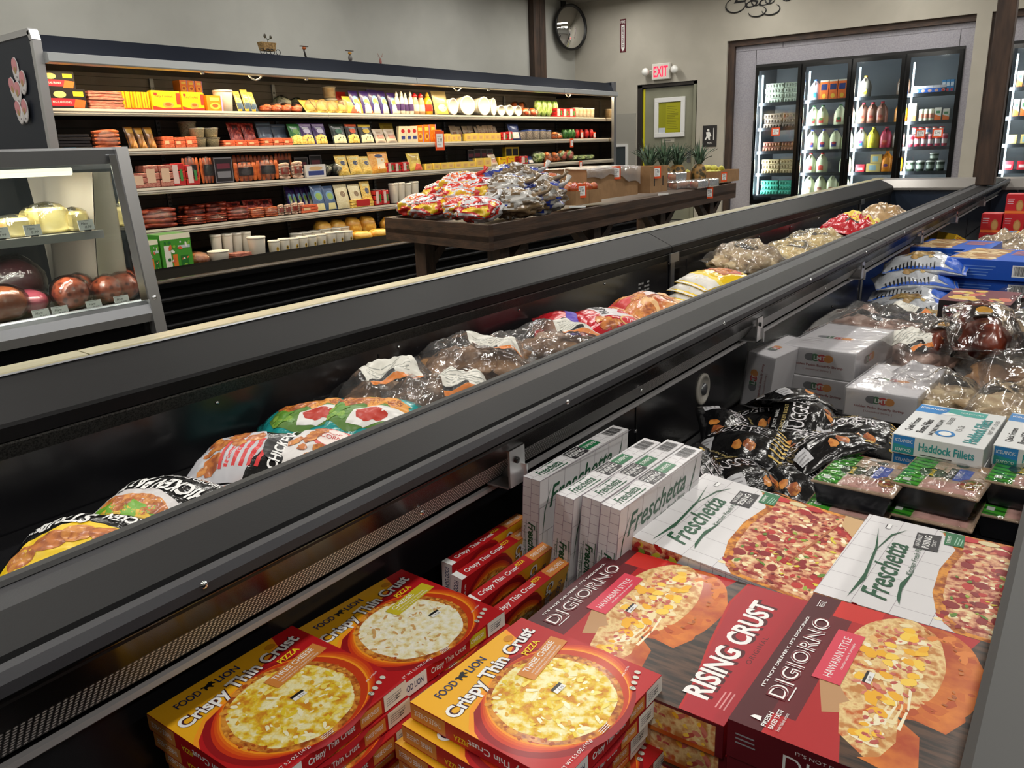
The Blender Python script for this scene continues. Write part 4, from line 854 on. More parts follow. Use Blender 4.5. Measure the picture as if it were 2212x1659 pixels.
# ---- white cartons
fF = fr_flat('pizza_carton')
tilt = (0, math.radians(4.6), math.radians(-2.0))
spec = [(-.563, 1.055, .5685, 0, 'white supreme pizza carton lying tilted beside the upright white cartons', tilt)]
for k in range(3): spec.append((-.570, 1.06, .5685-.034-.0432*(k+1)+.003, -1, 'white supreme pizza carton, %s from the top below the tilted one' % ordn[k]))
spec.append((-.263, 1.072, .5485, -1.5, 'white supreme pizza carton with green script lying flat beside the near rail'))
for k in range(4): spec.append((-.262, 1.075, .5485-.0445*(k+1), -1, 'white supreme pizza carton, %s from the top of the stack by the near rail' % ordn[k]))
scatter(fF, spec, 'white supreme pizza cartons', 'pizza box')
fS = fr_standing('pizza_carton')
Ls = ['leftmost, standing apart by the bin wall', 'second from the left', 'third from the left, pushed back', 'rightmost, big green script on its face']
spec = []
for i, (x, y, z, ln) in enumerate(((-.755, 1.022, .380, 3.2), (-.684, 1.00, .376, 5.0), (-.643, 1.015, .376, 5.0), (-.602, 1.004, .376, 5.0))):
    spec.append((x, y, z, 0, 'white supreme pizza carton standing on edge, '+Ls[i], (0, math.radians(ln), math.radians(-1.0))))
scatter(fS, spec, 'upright white pizza cartons', 'pizza box')
# shelf, kind, y from, y to, base height, item height, set back, how many, description, category
STOCK = [
    (1, 'franks', 2.784, 3.047, 1.598, 0.129, 0.0, 1, 'pack of franks in black and red wrap', 'sausage pack'),
    (1, 'franks', 2.748, 2.989, 1.726, 0.111, 0.0, 1, 'pack of franks in black and pink wrap lying on another', 'sausage pack'),
    (1, 'slab_red', 3.053, 3.327, 1.598, 0.124, 0.0, 1, 'stack of sliced bacon packs', 'bacon pack'),
    (1, 'ycarton_edge', 3.282, 3.518, 1.598, 0.124, 0.0, 11, 'thin yellow carton seen edge-on', 'carton'),
    (1, 'ycarton', 3.526, 3.77, 1.598, 0.138, 0.0, 1, 'yellow fully cooked sausage carton', 'carton'),
    (1, 'ycarton', 3.774, 3.972, 1.598, 0.136, 0.0, 1, 'yellow fully cooked sausage carton', 'carton'),
    (1, 'ocarton', 3.888, 4.088, 1.744, 0.093, 0.16, 3, 'orange sausage patty carton stacked at the back', 'carton'),
    (1, 'ocarton', 3.993, 4.141, 1.598, 0.117, 0.0, 1, 'small orange and purple carton', 'carton'),
    (1, 'tall_tub', 4.119, 4.29, 1.598, 0.167, 0.0, 1, 'plain white plastic tub', 'tub'),
    (1, 'pouch_yb', 4.295, 4.496, 1.598, 0.177, 0.0, 3, 'yellow and blue cheese pouch', 'pouch'),
    (1, 'meatbag', 4.539, 4.977, 1.598, 0.08, 0.0, 4, 'clear bag of orange-red ham cubes', 'meat bag'),
    (1, 'darkbag', 4.807, 5.168, 1.598, 0.153, 0.15, 2, 'dark green and clear bag behind the ham cubes', 'bag'),
    (1, 'cheesebag', 5.013, 5.531, 1.598, 0.123, 0.0, 4, 'bag of orange shredded cheese', 'cheese bag'),
    (1, 'cup', 5.402, 5.535, 1.744, 0.102, 0.15, 1, 'tall cream-coloured cup stack', 'tub'),
    (1, 'redpouch', 5.532, 5.674, 1.598, 0.207, 0.14, 1, 'red pouch', 'pouch'),
    (1, 'ypouch', 5.49, 5.846, 1.598, 0.158, 0.0, 2, 'yellow pouch with red corner', 'pouch'),
    (1, 'ppouch', 5.578, 6.21, 1.598, 0.228, 0.0, 5, 'purple pouch with blue and green round picture', 'pouch'),
    (1, 'wbottle', 6.156, 6.423, 1.598, 0.233, 0.0, 4, 'white squeeze bottle with purple label', 'bottle'),
    (1, 'rbottle', 6.43, 6.616, 1.598, 0.222, 0.0, 2, 'clear bottle with red cap', 'bottle'),
    (1, 'ybottle', 6.616, 6.733, 1.598, 0.227, 0.0, 1, 'yellow bottle', 'bottle'),
    (1, 'tanbag', 6.741, 6.992, 1.598, 0.243, 0.0, 1, 'tan bag with orange jar picture', 'bag'),
    (1, 'sidetub', 6.945, 7.117, 1.598, 0.177, 0.0, 1, 'small white tub lying on its side', 'tub'),
    (1, 'sidetub', 7.141, 7.42, 1.598, 0.208, 0.0, 1, 'large white tub lying on its side, lid to the front', 'tub'),
    (1, 'sidetub', 7.462, 7.695, 1.598, 0.206, 0.0, 1, 'large white tub lying on its side, lid to the front', 'tub'),
    (1, 'sidetub', 7.695, 7.81, 1.598, 0.196, 0.0, 1, 'large white tub lying on its side, lid to the front', 'tub'),
    (1, 'sidetub', 7.828, 8.334, 1.598, 0.132, 0.0, 3, 'small round white tub lying on its side', 'tub'),
    (1, 'obag', 8.479, 8.772, 1.598, 0.205, 0.2, 2, 'orange bag', 'bag'),
    (1, 'obag', 8.422, 8.727, 1.598, 0.11, 0.0, 2, 'net of small orange peppers', 'bag'),
    (1, 'cabbage', 8.716, 9.212, 1.598, 0.222, 0.0, 4, 'pale green cabbage', 'cabbage'),
    (1, 'redpack', 9.101, 9.556, 1.598, 0.118, 0.0, 3, 'red and clear salad pack', 'pack'),
    (1, 'cup', 9.568, 10.094, 1.598, 0.126, 0.0, 5, 'small cream-coloured canister', 'canister'),
    (2, 'slab_dark', 2.762, 3.006, 1.325, 0.105, 0.0, 1, 'stack of thin black meat packs', 'meat pack'),
    (2, 'wieners', 3.023, 3.226, 1.325, 0.132, 0.0, 1, 'clear pack of wieners standing', 'sausage pack'),
    (2, 'brownpouch', 3.282, 3.504, 1.325, 0.163, 0.0, 3, 'brown and yellow jerky pouch', 'pouch'),
    (2, 'slab_orange', 3.545, 3.836, 1.325, 0.086, 0.0, 3, 'small tray of sliced ham', 'meat pack'),
    (2, 'grain_tub', 3.82, 4.079, 1.325, 0.07, 0.0, 2, 'clear tub of grain salad, lower layer', 'tub'),
    (2, 'grain_tub', 3.812, 4.071, 1.399, 0.073, 0.0, 2, 'clear tub of grain salad, upper layer', 'tub'),
    (2, 'grain_tub', 3.828, 3.977, 1.405, 0.123, 0.15, 1, 'clear tub of grain salad at the back', 'tub'),
    (2, 'slab_orange', 4.075, 4.412, 1.325, 0.052, 0.0, 3, 'low pack of orange links', 'sausage pack'),
    (2, 'darkmeat', 4.215, 4.492, 1.325, 0.194, 0.08, 2, 'dark red pouch of sliced pepperoni', 'pouch'),
    (2, 'bluebag', 4.497, 4.818, 1.325, 0.199, 0.08, 2, 'grey-blue shredded cheese pouch', 'pouch'),
    (2, 'slab_orange', 4.45, 4.773, 1.325, 0.067, 0.0, 3, 'small pack of orange and white sliced meat', 'meat pack'),
    (2, 'gpouch', 4.763, 4.907, 1.325, 0.177, 0.0, 1, 'green shredded cheese pouch', 'pouch'),
    (2, 'ppouch2', 4.881, 5.192, 1.325, 0.193, 0.0, 2, 'purple shredded cheese pouch', 'pouch'),
    (2, 'kpouch', 5.243, 5.426, 1.325, 0.178, 0.0, 1, 'black and green shredded cheese pouch', 'pouch'),
    (2, 'opouch', 5.426, 5.592, 1.325, 0.182, 0.0, 1, 'orange and black shredded cheese pouch', 'pouch'),
    (2, 'ypouch2', 5.592, 5.777, 1.325, 0.179, 0.0, 1, 'yellow and black shredded cheese pouch', 'pouch'),
    (2, 'palepack', 5.79, 6.101, 1.325, 0.145, 0.0, 2, 'pale pack of sliced cheese', 'cheese pack'),
    (2, 'ypouch', 6.013, 6.213, 1.325, 0.194, 0.12, 1, 'yellow pouch behind the pale packs', 'pouch'),
    (2, 'wcarton', 6.114, 6.375, 1.325, 0.171, 0.0, 3, 'white carton with red label', 'carton'),
    (2, 'ocarton', 6.375, 6.664, 1.325, 0.181, 0.0, 3, 'orange cheese carton', 'carton'),
    (2, 'ocarton', 6.598, 6.754, 1.325, 0.121, 0.0, 1, 'short orange cheese carton by the price card', 'carton'),
    (2, 'block', 6.762, 7.073, 1.325, 0.082, 0.0, 4, 'yellow block of cheese', 'cheese block'),
    (2, 'palepack', 7.122, 7.555, 1.325, 0.174, 0.14, 4, 'paper-wrapped cheese pack at the back', 'cheese pack'),
    (2, 'block', 7.162, 7.815, 1.325, 0.088, 0.0, 6, 'yellow block of cheese', 'cheese block'),
    (2, 'palepack', 7.521, 7.931, 1.325, 0.178, 0.1, 8, 'thin standing cheese pack', 'cheese pack'),
    (2, 'redpack', 7.833, 8.055, 1.325, 0.101, 0.0, 2, 'red and green snack pack', 'pack'),
    (2, 'blueveg', 8.018, 8.247, 1.325, 0.185, 0.0, 1, 'dark blue vegetable bag', 'bag'),
    (2, 'mushtub', 8.228, 8.947, 1.325, 0.12, 0.0, 5, 'clear tub of mushrooms in blue wrap', 'tub'),
    (2, 'carrotbag', 8.926, 9.213, 1.325, 0.091, 0.0, 1, 'bag of baby carrots', 'bag'),
    (2, 'gpepper', 9.213, 9.491, 1.325, 0.153, 0.0, 3, 'green bell pepper', 'pepper'),
    (2, 'rpepper', 9.514, 10.004, 1.325, 0.141, 0.0, 4, 'red bell pepper', 'pepper'),
    (3, 'bacon', 3.192, 3.336, 1.045, 0.11, 0.0, 1, 'clear pack of bacon at the left end', 'bacon pack'),
    (3, 'bacon', 3.314, 3.546, 1.045, 0.169, 0.0, 2, 'standing pack of dark red bacon', 'bacon pack'),
    (3, 'redpack', 3.53, 3.768, 1.045, 0.172, 0.0, 2, 'red pack of sausages', 'sausage pack'),
    (3, 'olinks', 3.632, 3.926, 1.045, 0.219, 0.0, 2, 'standing pack of orange sausage links with black label', 'sausage pack'),
    (3, 'kpack', 3.892, 4.073, 1.045, 0.199, 0.0, 1, 'standing black pack with silver edge', 'meat pack'),
    (3, 'olinks', 4.081, 4.526, 1.045, 0.168, 0.0, 2, 'standing pack of orange sausage links with black label', 'sausage pack'),
    (3, 'olinks', 4.182, 4.811, 1.045, 0.226, 0.14, 3, 'orange links pack in the back row', 'sausage pack'),
    (3, 'wlinks', 4.522, 4.798, 1.045, 0.142, 0.0, 2, 'white and orange hot dog pack', 'sausage pack'),
    (3, 'wbpack', 4.809, 5.043, 1.045, 0.109, 0.0, 1, 'white and blue smoked meat pack', 'meat pack'),
    (3, 'kpack', 4.811, 5.134, 1.045, 0.195, 0.14, 2, 'black meat pack in the back row', 'meat pack'),
    (3, 'darkbag', 5.021, 5.256, 1.045, 0.118, 0.0, 2, 'dark and yellow cheese bag', 'cheese bag'),
    (3, 'ybag', 5.21, 5.662, 1.045, 0.179, 0.0, 3, 'large yellow bag of shredded cheese', 'cheese bag'),
    (3, 'obag2', 5.625, 5.904, 1.045, 0.2, 0.0, 1, 'large orange and yellow bag of shredded cheese', 'cheese bag'),
    (3, 'redpack', 5.826, 6.145, 1.045, 0.098, 0.0, 3, 'flat red and green pack', 'pack'),
    (3, 'ypouch', 6.165, 6.368, 1.045, 0.175, 0.0, 1, 'yellow pouch with red base', 'pouch'),
    (3, 'block', 6.39, 7.216, 1.045, 0.067, 0.0, 7, 'yellow block of cheese', 'cheese block'),
    (3, 'kpack', 7.258, 7.744, 1.045, 0.204, 0.14, 4, 'dark green cheese box in the back row', 'cheese pack'),
    (3, 'block', 7.232, 7.523, 1.045, 0.102, 0.0, 2, 'taller yellow block of cheese', 'cheese block'),
    (3, 'palepack', 7.523, 7.665, 1.045, 0.127, 0.0, 1, 'pale standing cheese pack', 'cheese pack'),
    (3, 'ycarton', 7.674, 7.979, 1.045, 0.1, 0.0, 2, 'bright yellow carton with round mark', 'carton'),
    (3, 'kycarton', 7.983, 8.252, 1.045, 0.219, 0.14, 2, 'black and yellow carton in the back row', 'carton'),
    (3, 'redpack', 8.083, 8.249, 1.045, 0.096, 0.0, 1, 'red vegetable pack', 'pack'),
    (3, 'blueveg', 8.259, 8.409, 1.045, 0.086, 0.0, 1, 'blue and white vegetable bag', 'bag'),
    (3, 'greens', 8.409, 8.678, 1.045, 0.141, 0.0, 1, 'bag of pale green sprouts', 'bag'),
    (3, 'carrotbag', 8.657, 9.026, 1.045, 0.134, 0.0, 2, 'bag of carrots with green top', 'bag'),
    (3, 'mixveg', 9.003, 9.369, 1.045, 0.149, 0.0, 2, 'bag of mixed orange and green vegetables', 'bag'),
    (3, 'greens', 9.275, 9.905, 1.045, 0.081, 0.0, 3, 'bundle of pale green celery', 'bag'),
    (4, 'coil', 3.194, 3.5, 0.752, 0.14, 0.0, 1, 'coiled smoked sausage pack at the left end', 'sausage pack'),
    (4, 'coil', 3.539, 3.934, 0.752, 0.074, 0.0, 2, 'coiled smoked sausage pack', 'sausage pack'),
    (4, 'coil', 3.659, 4.041, 0.752, 0.142, 0.15, 2, 'smoked sausage pack in the back row', 'sausage pack'),
    (4, 'coil', 3.934, 4.138, 0.752, 0.104, 0.0, 1, 'bright orange sausage pack', 'sausage pack'),
    (4, 'darkmeat', 3.944, 4.549, 0.752, 0.144, 0.2, 4, 'dark meat pouch in the back row', 'pouch'),
    (4, 'wieners', 4.138, 4.42, 0.752, 0.086, 0.0, 2, 'white and brown sausage pack', 'sausage pack'),
    (4, 'wlinks', 4.41, 4.7, 0.752, 0.092, 0.0, 4, 'small standing breakfast sausage pack', 'sausage pack'),
    (4, 'slab_orange', 4.649, 4.847, 0.752, 0.07, 0.0, 1, 'pack of brown links', 'sausage pack'),
    (4, 'ppouch', 4.63, 4.902, 0.752, 0.235, 0.1, 5, 'dark blue-purple pouch', 'pouch'),
    (4, 'bpouch', 4.815, 5.099, 0.752, 0.224, 0.0, 2, 'blue and green cheese pouch', 'pouch'),
    (4, 'ybag2', 5.099, 5.426, 0.752, 0.224, 0.0, 2, 'beige bag of shredded cheese', 'cheese bag'),
    (4, 'slab_yel', 5.236, 5.535, 0.752, 0.074, 0.0, 1, 'flat pack of yellow cheese slices', 'cheese pack'),
    (4, 'ybag', 5.414, 5.548, 0.752, 0.229, 0.0, 1, 'tall yellow cheese bag', 'cheese bag'),
    (4, 'redpack', 5.548, 5.75, 0.752, 0.152, 0.0, 2, 'white and red cheese pack', 'cheese pack'),
    (4, 'tall_tub', 5.801, 6.207, 0.752, 0.202, 0.0, 4, 'tall cream tub behind the display table', 'tub'),
    (4, 'block', 6.299, 7.362, 0.752, 0.098, 0.0, 6, 'pale cheese pack glimpsed above the potatoes', 'cheese pack'),
    (5, 'gbox', 3.029, 3.135, 0.462, 0.237, 0.0, 1, 'small green drink carton pack', 'carton'),
    (5, 'gbox', 3.142, 3.395, 0.462, 0.263, 0.0, 1, 'large green clear-edged carton at the left of the bottom deck', 'carton'),
    (5, 'hamloaf', 3.395, 3.568, 0.462, 0.105, 0.0, 1, 'netted brown ham', 'ham'),
    (5, 'white_tub', 3.572, 3.745, 0.462, 0.094, 0.0, 1, 'short white tub', 'tub'),
    (5, 'slab_red', 3.749, 3.912, 0.462, 0.059, 0.0, 1, 'small pack of cured meat', 'meat pack'),
    (5, 'tall_tub', 3.736, 4.113, 0.462, 0.211, 0.22, 4, 'tall white tub in the back row', 'tub'),
    (5, 'tall_tub', 3.938, 4.091, 0.462, 0.164, 0.0, 1, 'tall white tub in front', 'tub'),
    (5, 'gold_tub', 4.109, 5.017, 0.462, 0.124, 0.0, 9, 'white tub with gold round label', 'tub'),
    (5, 'gold_tub', 4.501, 5.183, 0.462, 0.137, 0.2, 6, 'white tub in the back row', 'tub'),
    (5, 'wedge', 4.847, 5.577, 0.462, 0.208, 0.3, 4, 'long yellow wrapped cheese loaf in the back row', 'cheese loaf'),
    (5, 'wedge', 5.017, 5.881, 0.462, 0.1, 0.0, 4, 'yellow wrapped cheese loaf', 'cheese loaf'),
    (5, 'wedge', 5.622, 6.301, 0.462, 0.181, 0.25, 2, 'pale yellow cheese loaf behind the table', 'cheese loaf'),
]
# ---------------------------------------------------------------- goods on the shelves: one prototype of each kind in a unit box
# front towards +x at x = 0, width along y from -.5 to .5, height 0..1
gloss = dict(rough=.25, coat=.35)
def cl(name, a, b, c=None, s=8, **k): return mat(name, a, .3, rgb2=b, rgb3=c, nscale=s, nlo=.38, nhi=.62, coat=.3, bump=.25, bscale=s*2, **k)
m_cheese = cl('shredded_yellow', (226, 170, 60), (246, 206, 90), (252, 226, 140), 14)
m_pale = cl('shredded_pale', (232, 214, 160), (244, 232, 190), None, 14)
m_meat = cl('meat_red', (120, 26, 26), (176, 58, 48), (206, 110, 92), 6)
m_bacon = cl('bacon', (140, 40, 36), (214, 150, 128), (160, 60, 50), 9, stretch=(1, .4, 5))
m_link = cl('sausage_orange', (196, 84, 34), (226, 120, 56), None, 5)
m_saus = cl('sausage_red', (150, 48, 28), (190, 80, 46), None, 6)
m_ham = cl('ham_cubes', (222, 92, 50), (240, 130, 90), None, 9)
m_grain = cl('grain', (150, 132, 96), (206, 190, 150), (96, 84, 60), 26)
m_tubw = mat('tub_white', (226, 218, 200), .35, coat=.1); m_lid = mat('tub_lid', (236, 230, 214), .35)
m_green = cl('leaf_green', (110, 150, 60), (172, 196, 104), (206, 220, 150), 5)
m_dgreen = cl('pepper_green', (30, 80, 28), (70, 120, 46), None, 3); m_rpep = cl('pepper_red', (170, 20, 22), (214, 48, 36), None, 3)
m_carrot = cl('carrot', (232, 108, 36), (246, 144, 66), None, 9); m_mush = cl('mushroom', (206, 190, 170), (120, 100, 84), (232, 222, 206), 11)
flm = film('wrap_film', amount=.25, bump=.8, bscale=18)
FR = face((0, -.5, 0), (0, 1, 0), (0, 0, 1))
def u_box(body, draw, top=None):
    mb = MB(); mb.box(-1, 0, -.5, .5, 0, 1, body); a = Art(); draw(a); a.on(mb, FR, step=.002); return mb
def u_pouch(body, draw, lean=.75, bulge=.45):
    mb = MB()
    def f(y, z, h=0):
        Y = 2*(y-.5) if True else y
        b = max(0, 1-abs(Y)**4)*max(0, math.sin(PI*min(1, max(0, z))**.75))**.6
        w_ = noise.noise(Vector((y*7, z*7, len(body.name))))*.06
        return Vector((-lean*z-.3+bulge*b*.6+w_*b+h*1.5, (y-.5)*(1-.05*math.sin(PI*z)), z))
    nu, nv = 9, 9; vs = [f(i/nu, j/nv) for i in range(nu+1) for j in range(nv+1)]; n = len(vs)
    vs += [f(i/nu, j/nv)-Vector((.02+.8*(f(i/nu, j/nv).x+lean*j/nv+.3), 0, 0)) for i in range(nu+1) for j in range(nv+1)]
    fs = [(i*(nv+1)+j, (i+1)*(nv+1)+j, (i+1)*(nv+1)+j+1, i*(nv+1)+j+1) for i in range(nu) for j in range(nv)]
    mb.add(vs, fs+[tuple(k+n for k in reversed(q)) for q in fs], body, True)
    a = Art(); draw(a); a.on(mb, f, step=.008, sub=.14, clip=(.01, .005, .99, .995)); return mb
def u_slab(m, n=3, draw=None):
    mb = MB()
    for k in range(n): mb.box(-1+.03*(k % 2), 0-.05*((k*7) % 3)/3, -.5+.02*(k % 2), .5-.03*((k+1) % 2), k/n, (k+.86)/n, m, bev=.02)
    if draw: a = Art(); draw(a); a.on(mb, lambda x, y, h: Vector((-x, y-.5, 1+h)), step=.01); a2 = Art(); draw(a2); a2.on(mb, face((0.01, -.5, 0), (0, 1, 0), (0, 0, 1)), step=.004)
    return mb
def u_rods(m, n=4, bow=.1, wrap=True, label=None, horiz=True, rows=1):
    mb = MB(); r = .5/n
    for k in range(n):
        for j in range(rows):
            z = r+2*r*k
            if horiz: mb.tube([(-.25-.5*j-bow*math.sin(PI*t/6), -.47+.94*t/6, z+.03*math.sin(t+k)) for t in range(7)], [r*.6]+[r]*5+[r*.6], m, 8)
            else: mb.tube([(-.25-.5*j, -.5+r+2*r*k, .04+.92*t/5) for t in range(6)], [r*.6]+[r]*4+[r*.6], m, 8)
    if label: mb.box(-.02, .0, -.32, .32, .3, .72, label)
    return mb
def u_tub(body, lid, taper=.86, content=None, clear=False, seg=18, mark=None):
    mb = MB(); T = Matrix.Translation((-.5, 0, 0)); mb.lathe([(.001, 0), (.5*taper-.03, 0), (.5*taper, .03), (.48, .90), (.48, .92)], content or body, seg, T)
    mb.lathe([(.5, .90), (.505, .96), (.49, .99), (.44, .995), (.43, .975), (.001, .975)], lid, seg, T)
    if mark:
        a = Art(); a.ell(.5, .42, .13, .15, mark, 14); a.ell(.5, .42, .06, .07, ink_k, 10); a.on(mb, lambda x, y, h: Vector((-.5+(.455+h)*math.cos((x-.5)*2.1), (.455+h)*math.sin((x-.5)*2.1), y)), step=.006, sub=.2)
    return mb
def u_blobs(ms, n, r, seed, amp=.15, sq=1.0, stem=None):
    mb = MB(); q = random.Random(seed)
    for k in range(n):
        y = -.5+r+(1-2*r)*(k+.5)/n if n <= 4 else q.uniform(-.5+r, .5-r); z = r*sq if n <= 4 else q.uniform(r*sq, 1-r*sq); x = -.5+q.uniform(-.12, .2)
        mb.blob((x, y, z), (r, r, r*sq), ms[k % len(ms)], seed+k, amp, 9)
    return mb
def u_bottle(body, cap, lab, taper=.18):
    mb = MB(); T = Matrix.Translation((-.5, 0, 0)); mb.lathe([(.3, 0), (.44, .03), (.46, .3), (.42, .55), (.3, .74), (taper, .80)], body, 14, T); mb.lathe([(taper+.06, .80), (taper+.05, .88), (.06, 1.0)], cap, 12, T)
    mb.lathe([(.465, .16), (.47, .30), (.445, .46)], lab, 14, T, cap=False); return mb
def std_face(body, c1, c2, c3, txt=None):
    def d(a):
        a.ell(.5, .36, .34, .24, c2, 20); a.ell(.5, .36, .22, .15, c3, 16); a.rect(.08, .74, .92, .92, c1)
        if txt: a.text(txt, .5, .70 if len(txt) > 8 else .76, .12, ink_k, w=.75, anchor='c', bold=.02)
    return d
def win(c_win, c_mark, top=None, z0=.04, z1=.5):
    def d(a):
        a.poly([(.06, z0), (.94, z0), (.94, z1*.8), (.5, z1), (.06, z1*.8)], c_win); a.ell(.5, .64, .26, .12, c_mark, 16)
        if top: a.rect(.04, .86, .96, .97, top)
        a.lines(.25, .76, .75, .84, 2, white_i, seed=3)
    return d
def frank_d(a): a.rect(0, 0, 1, 1, P(26, 20, 20)); a.poly([(.05, .12), (.66, .12), (.7, .5), (.05, .5)], P(220, 40, 56)); a.ell(.30, .70, .17, .17, P(240, 220, 130), 18); a.rect(.66, .62, .94, .86, yel); a.poly([(.62, .05), (.92, .05), (.98, .42), (.7, .48)], P(236, 104, 40)); a.text('REGULAR FRANKS', .08, .26, .12, white_i, w=.5)
def P_(*c): return P(*c, .3, .35)
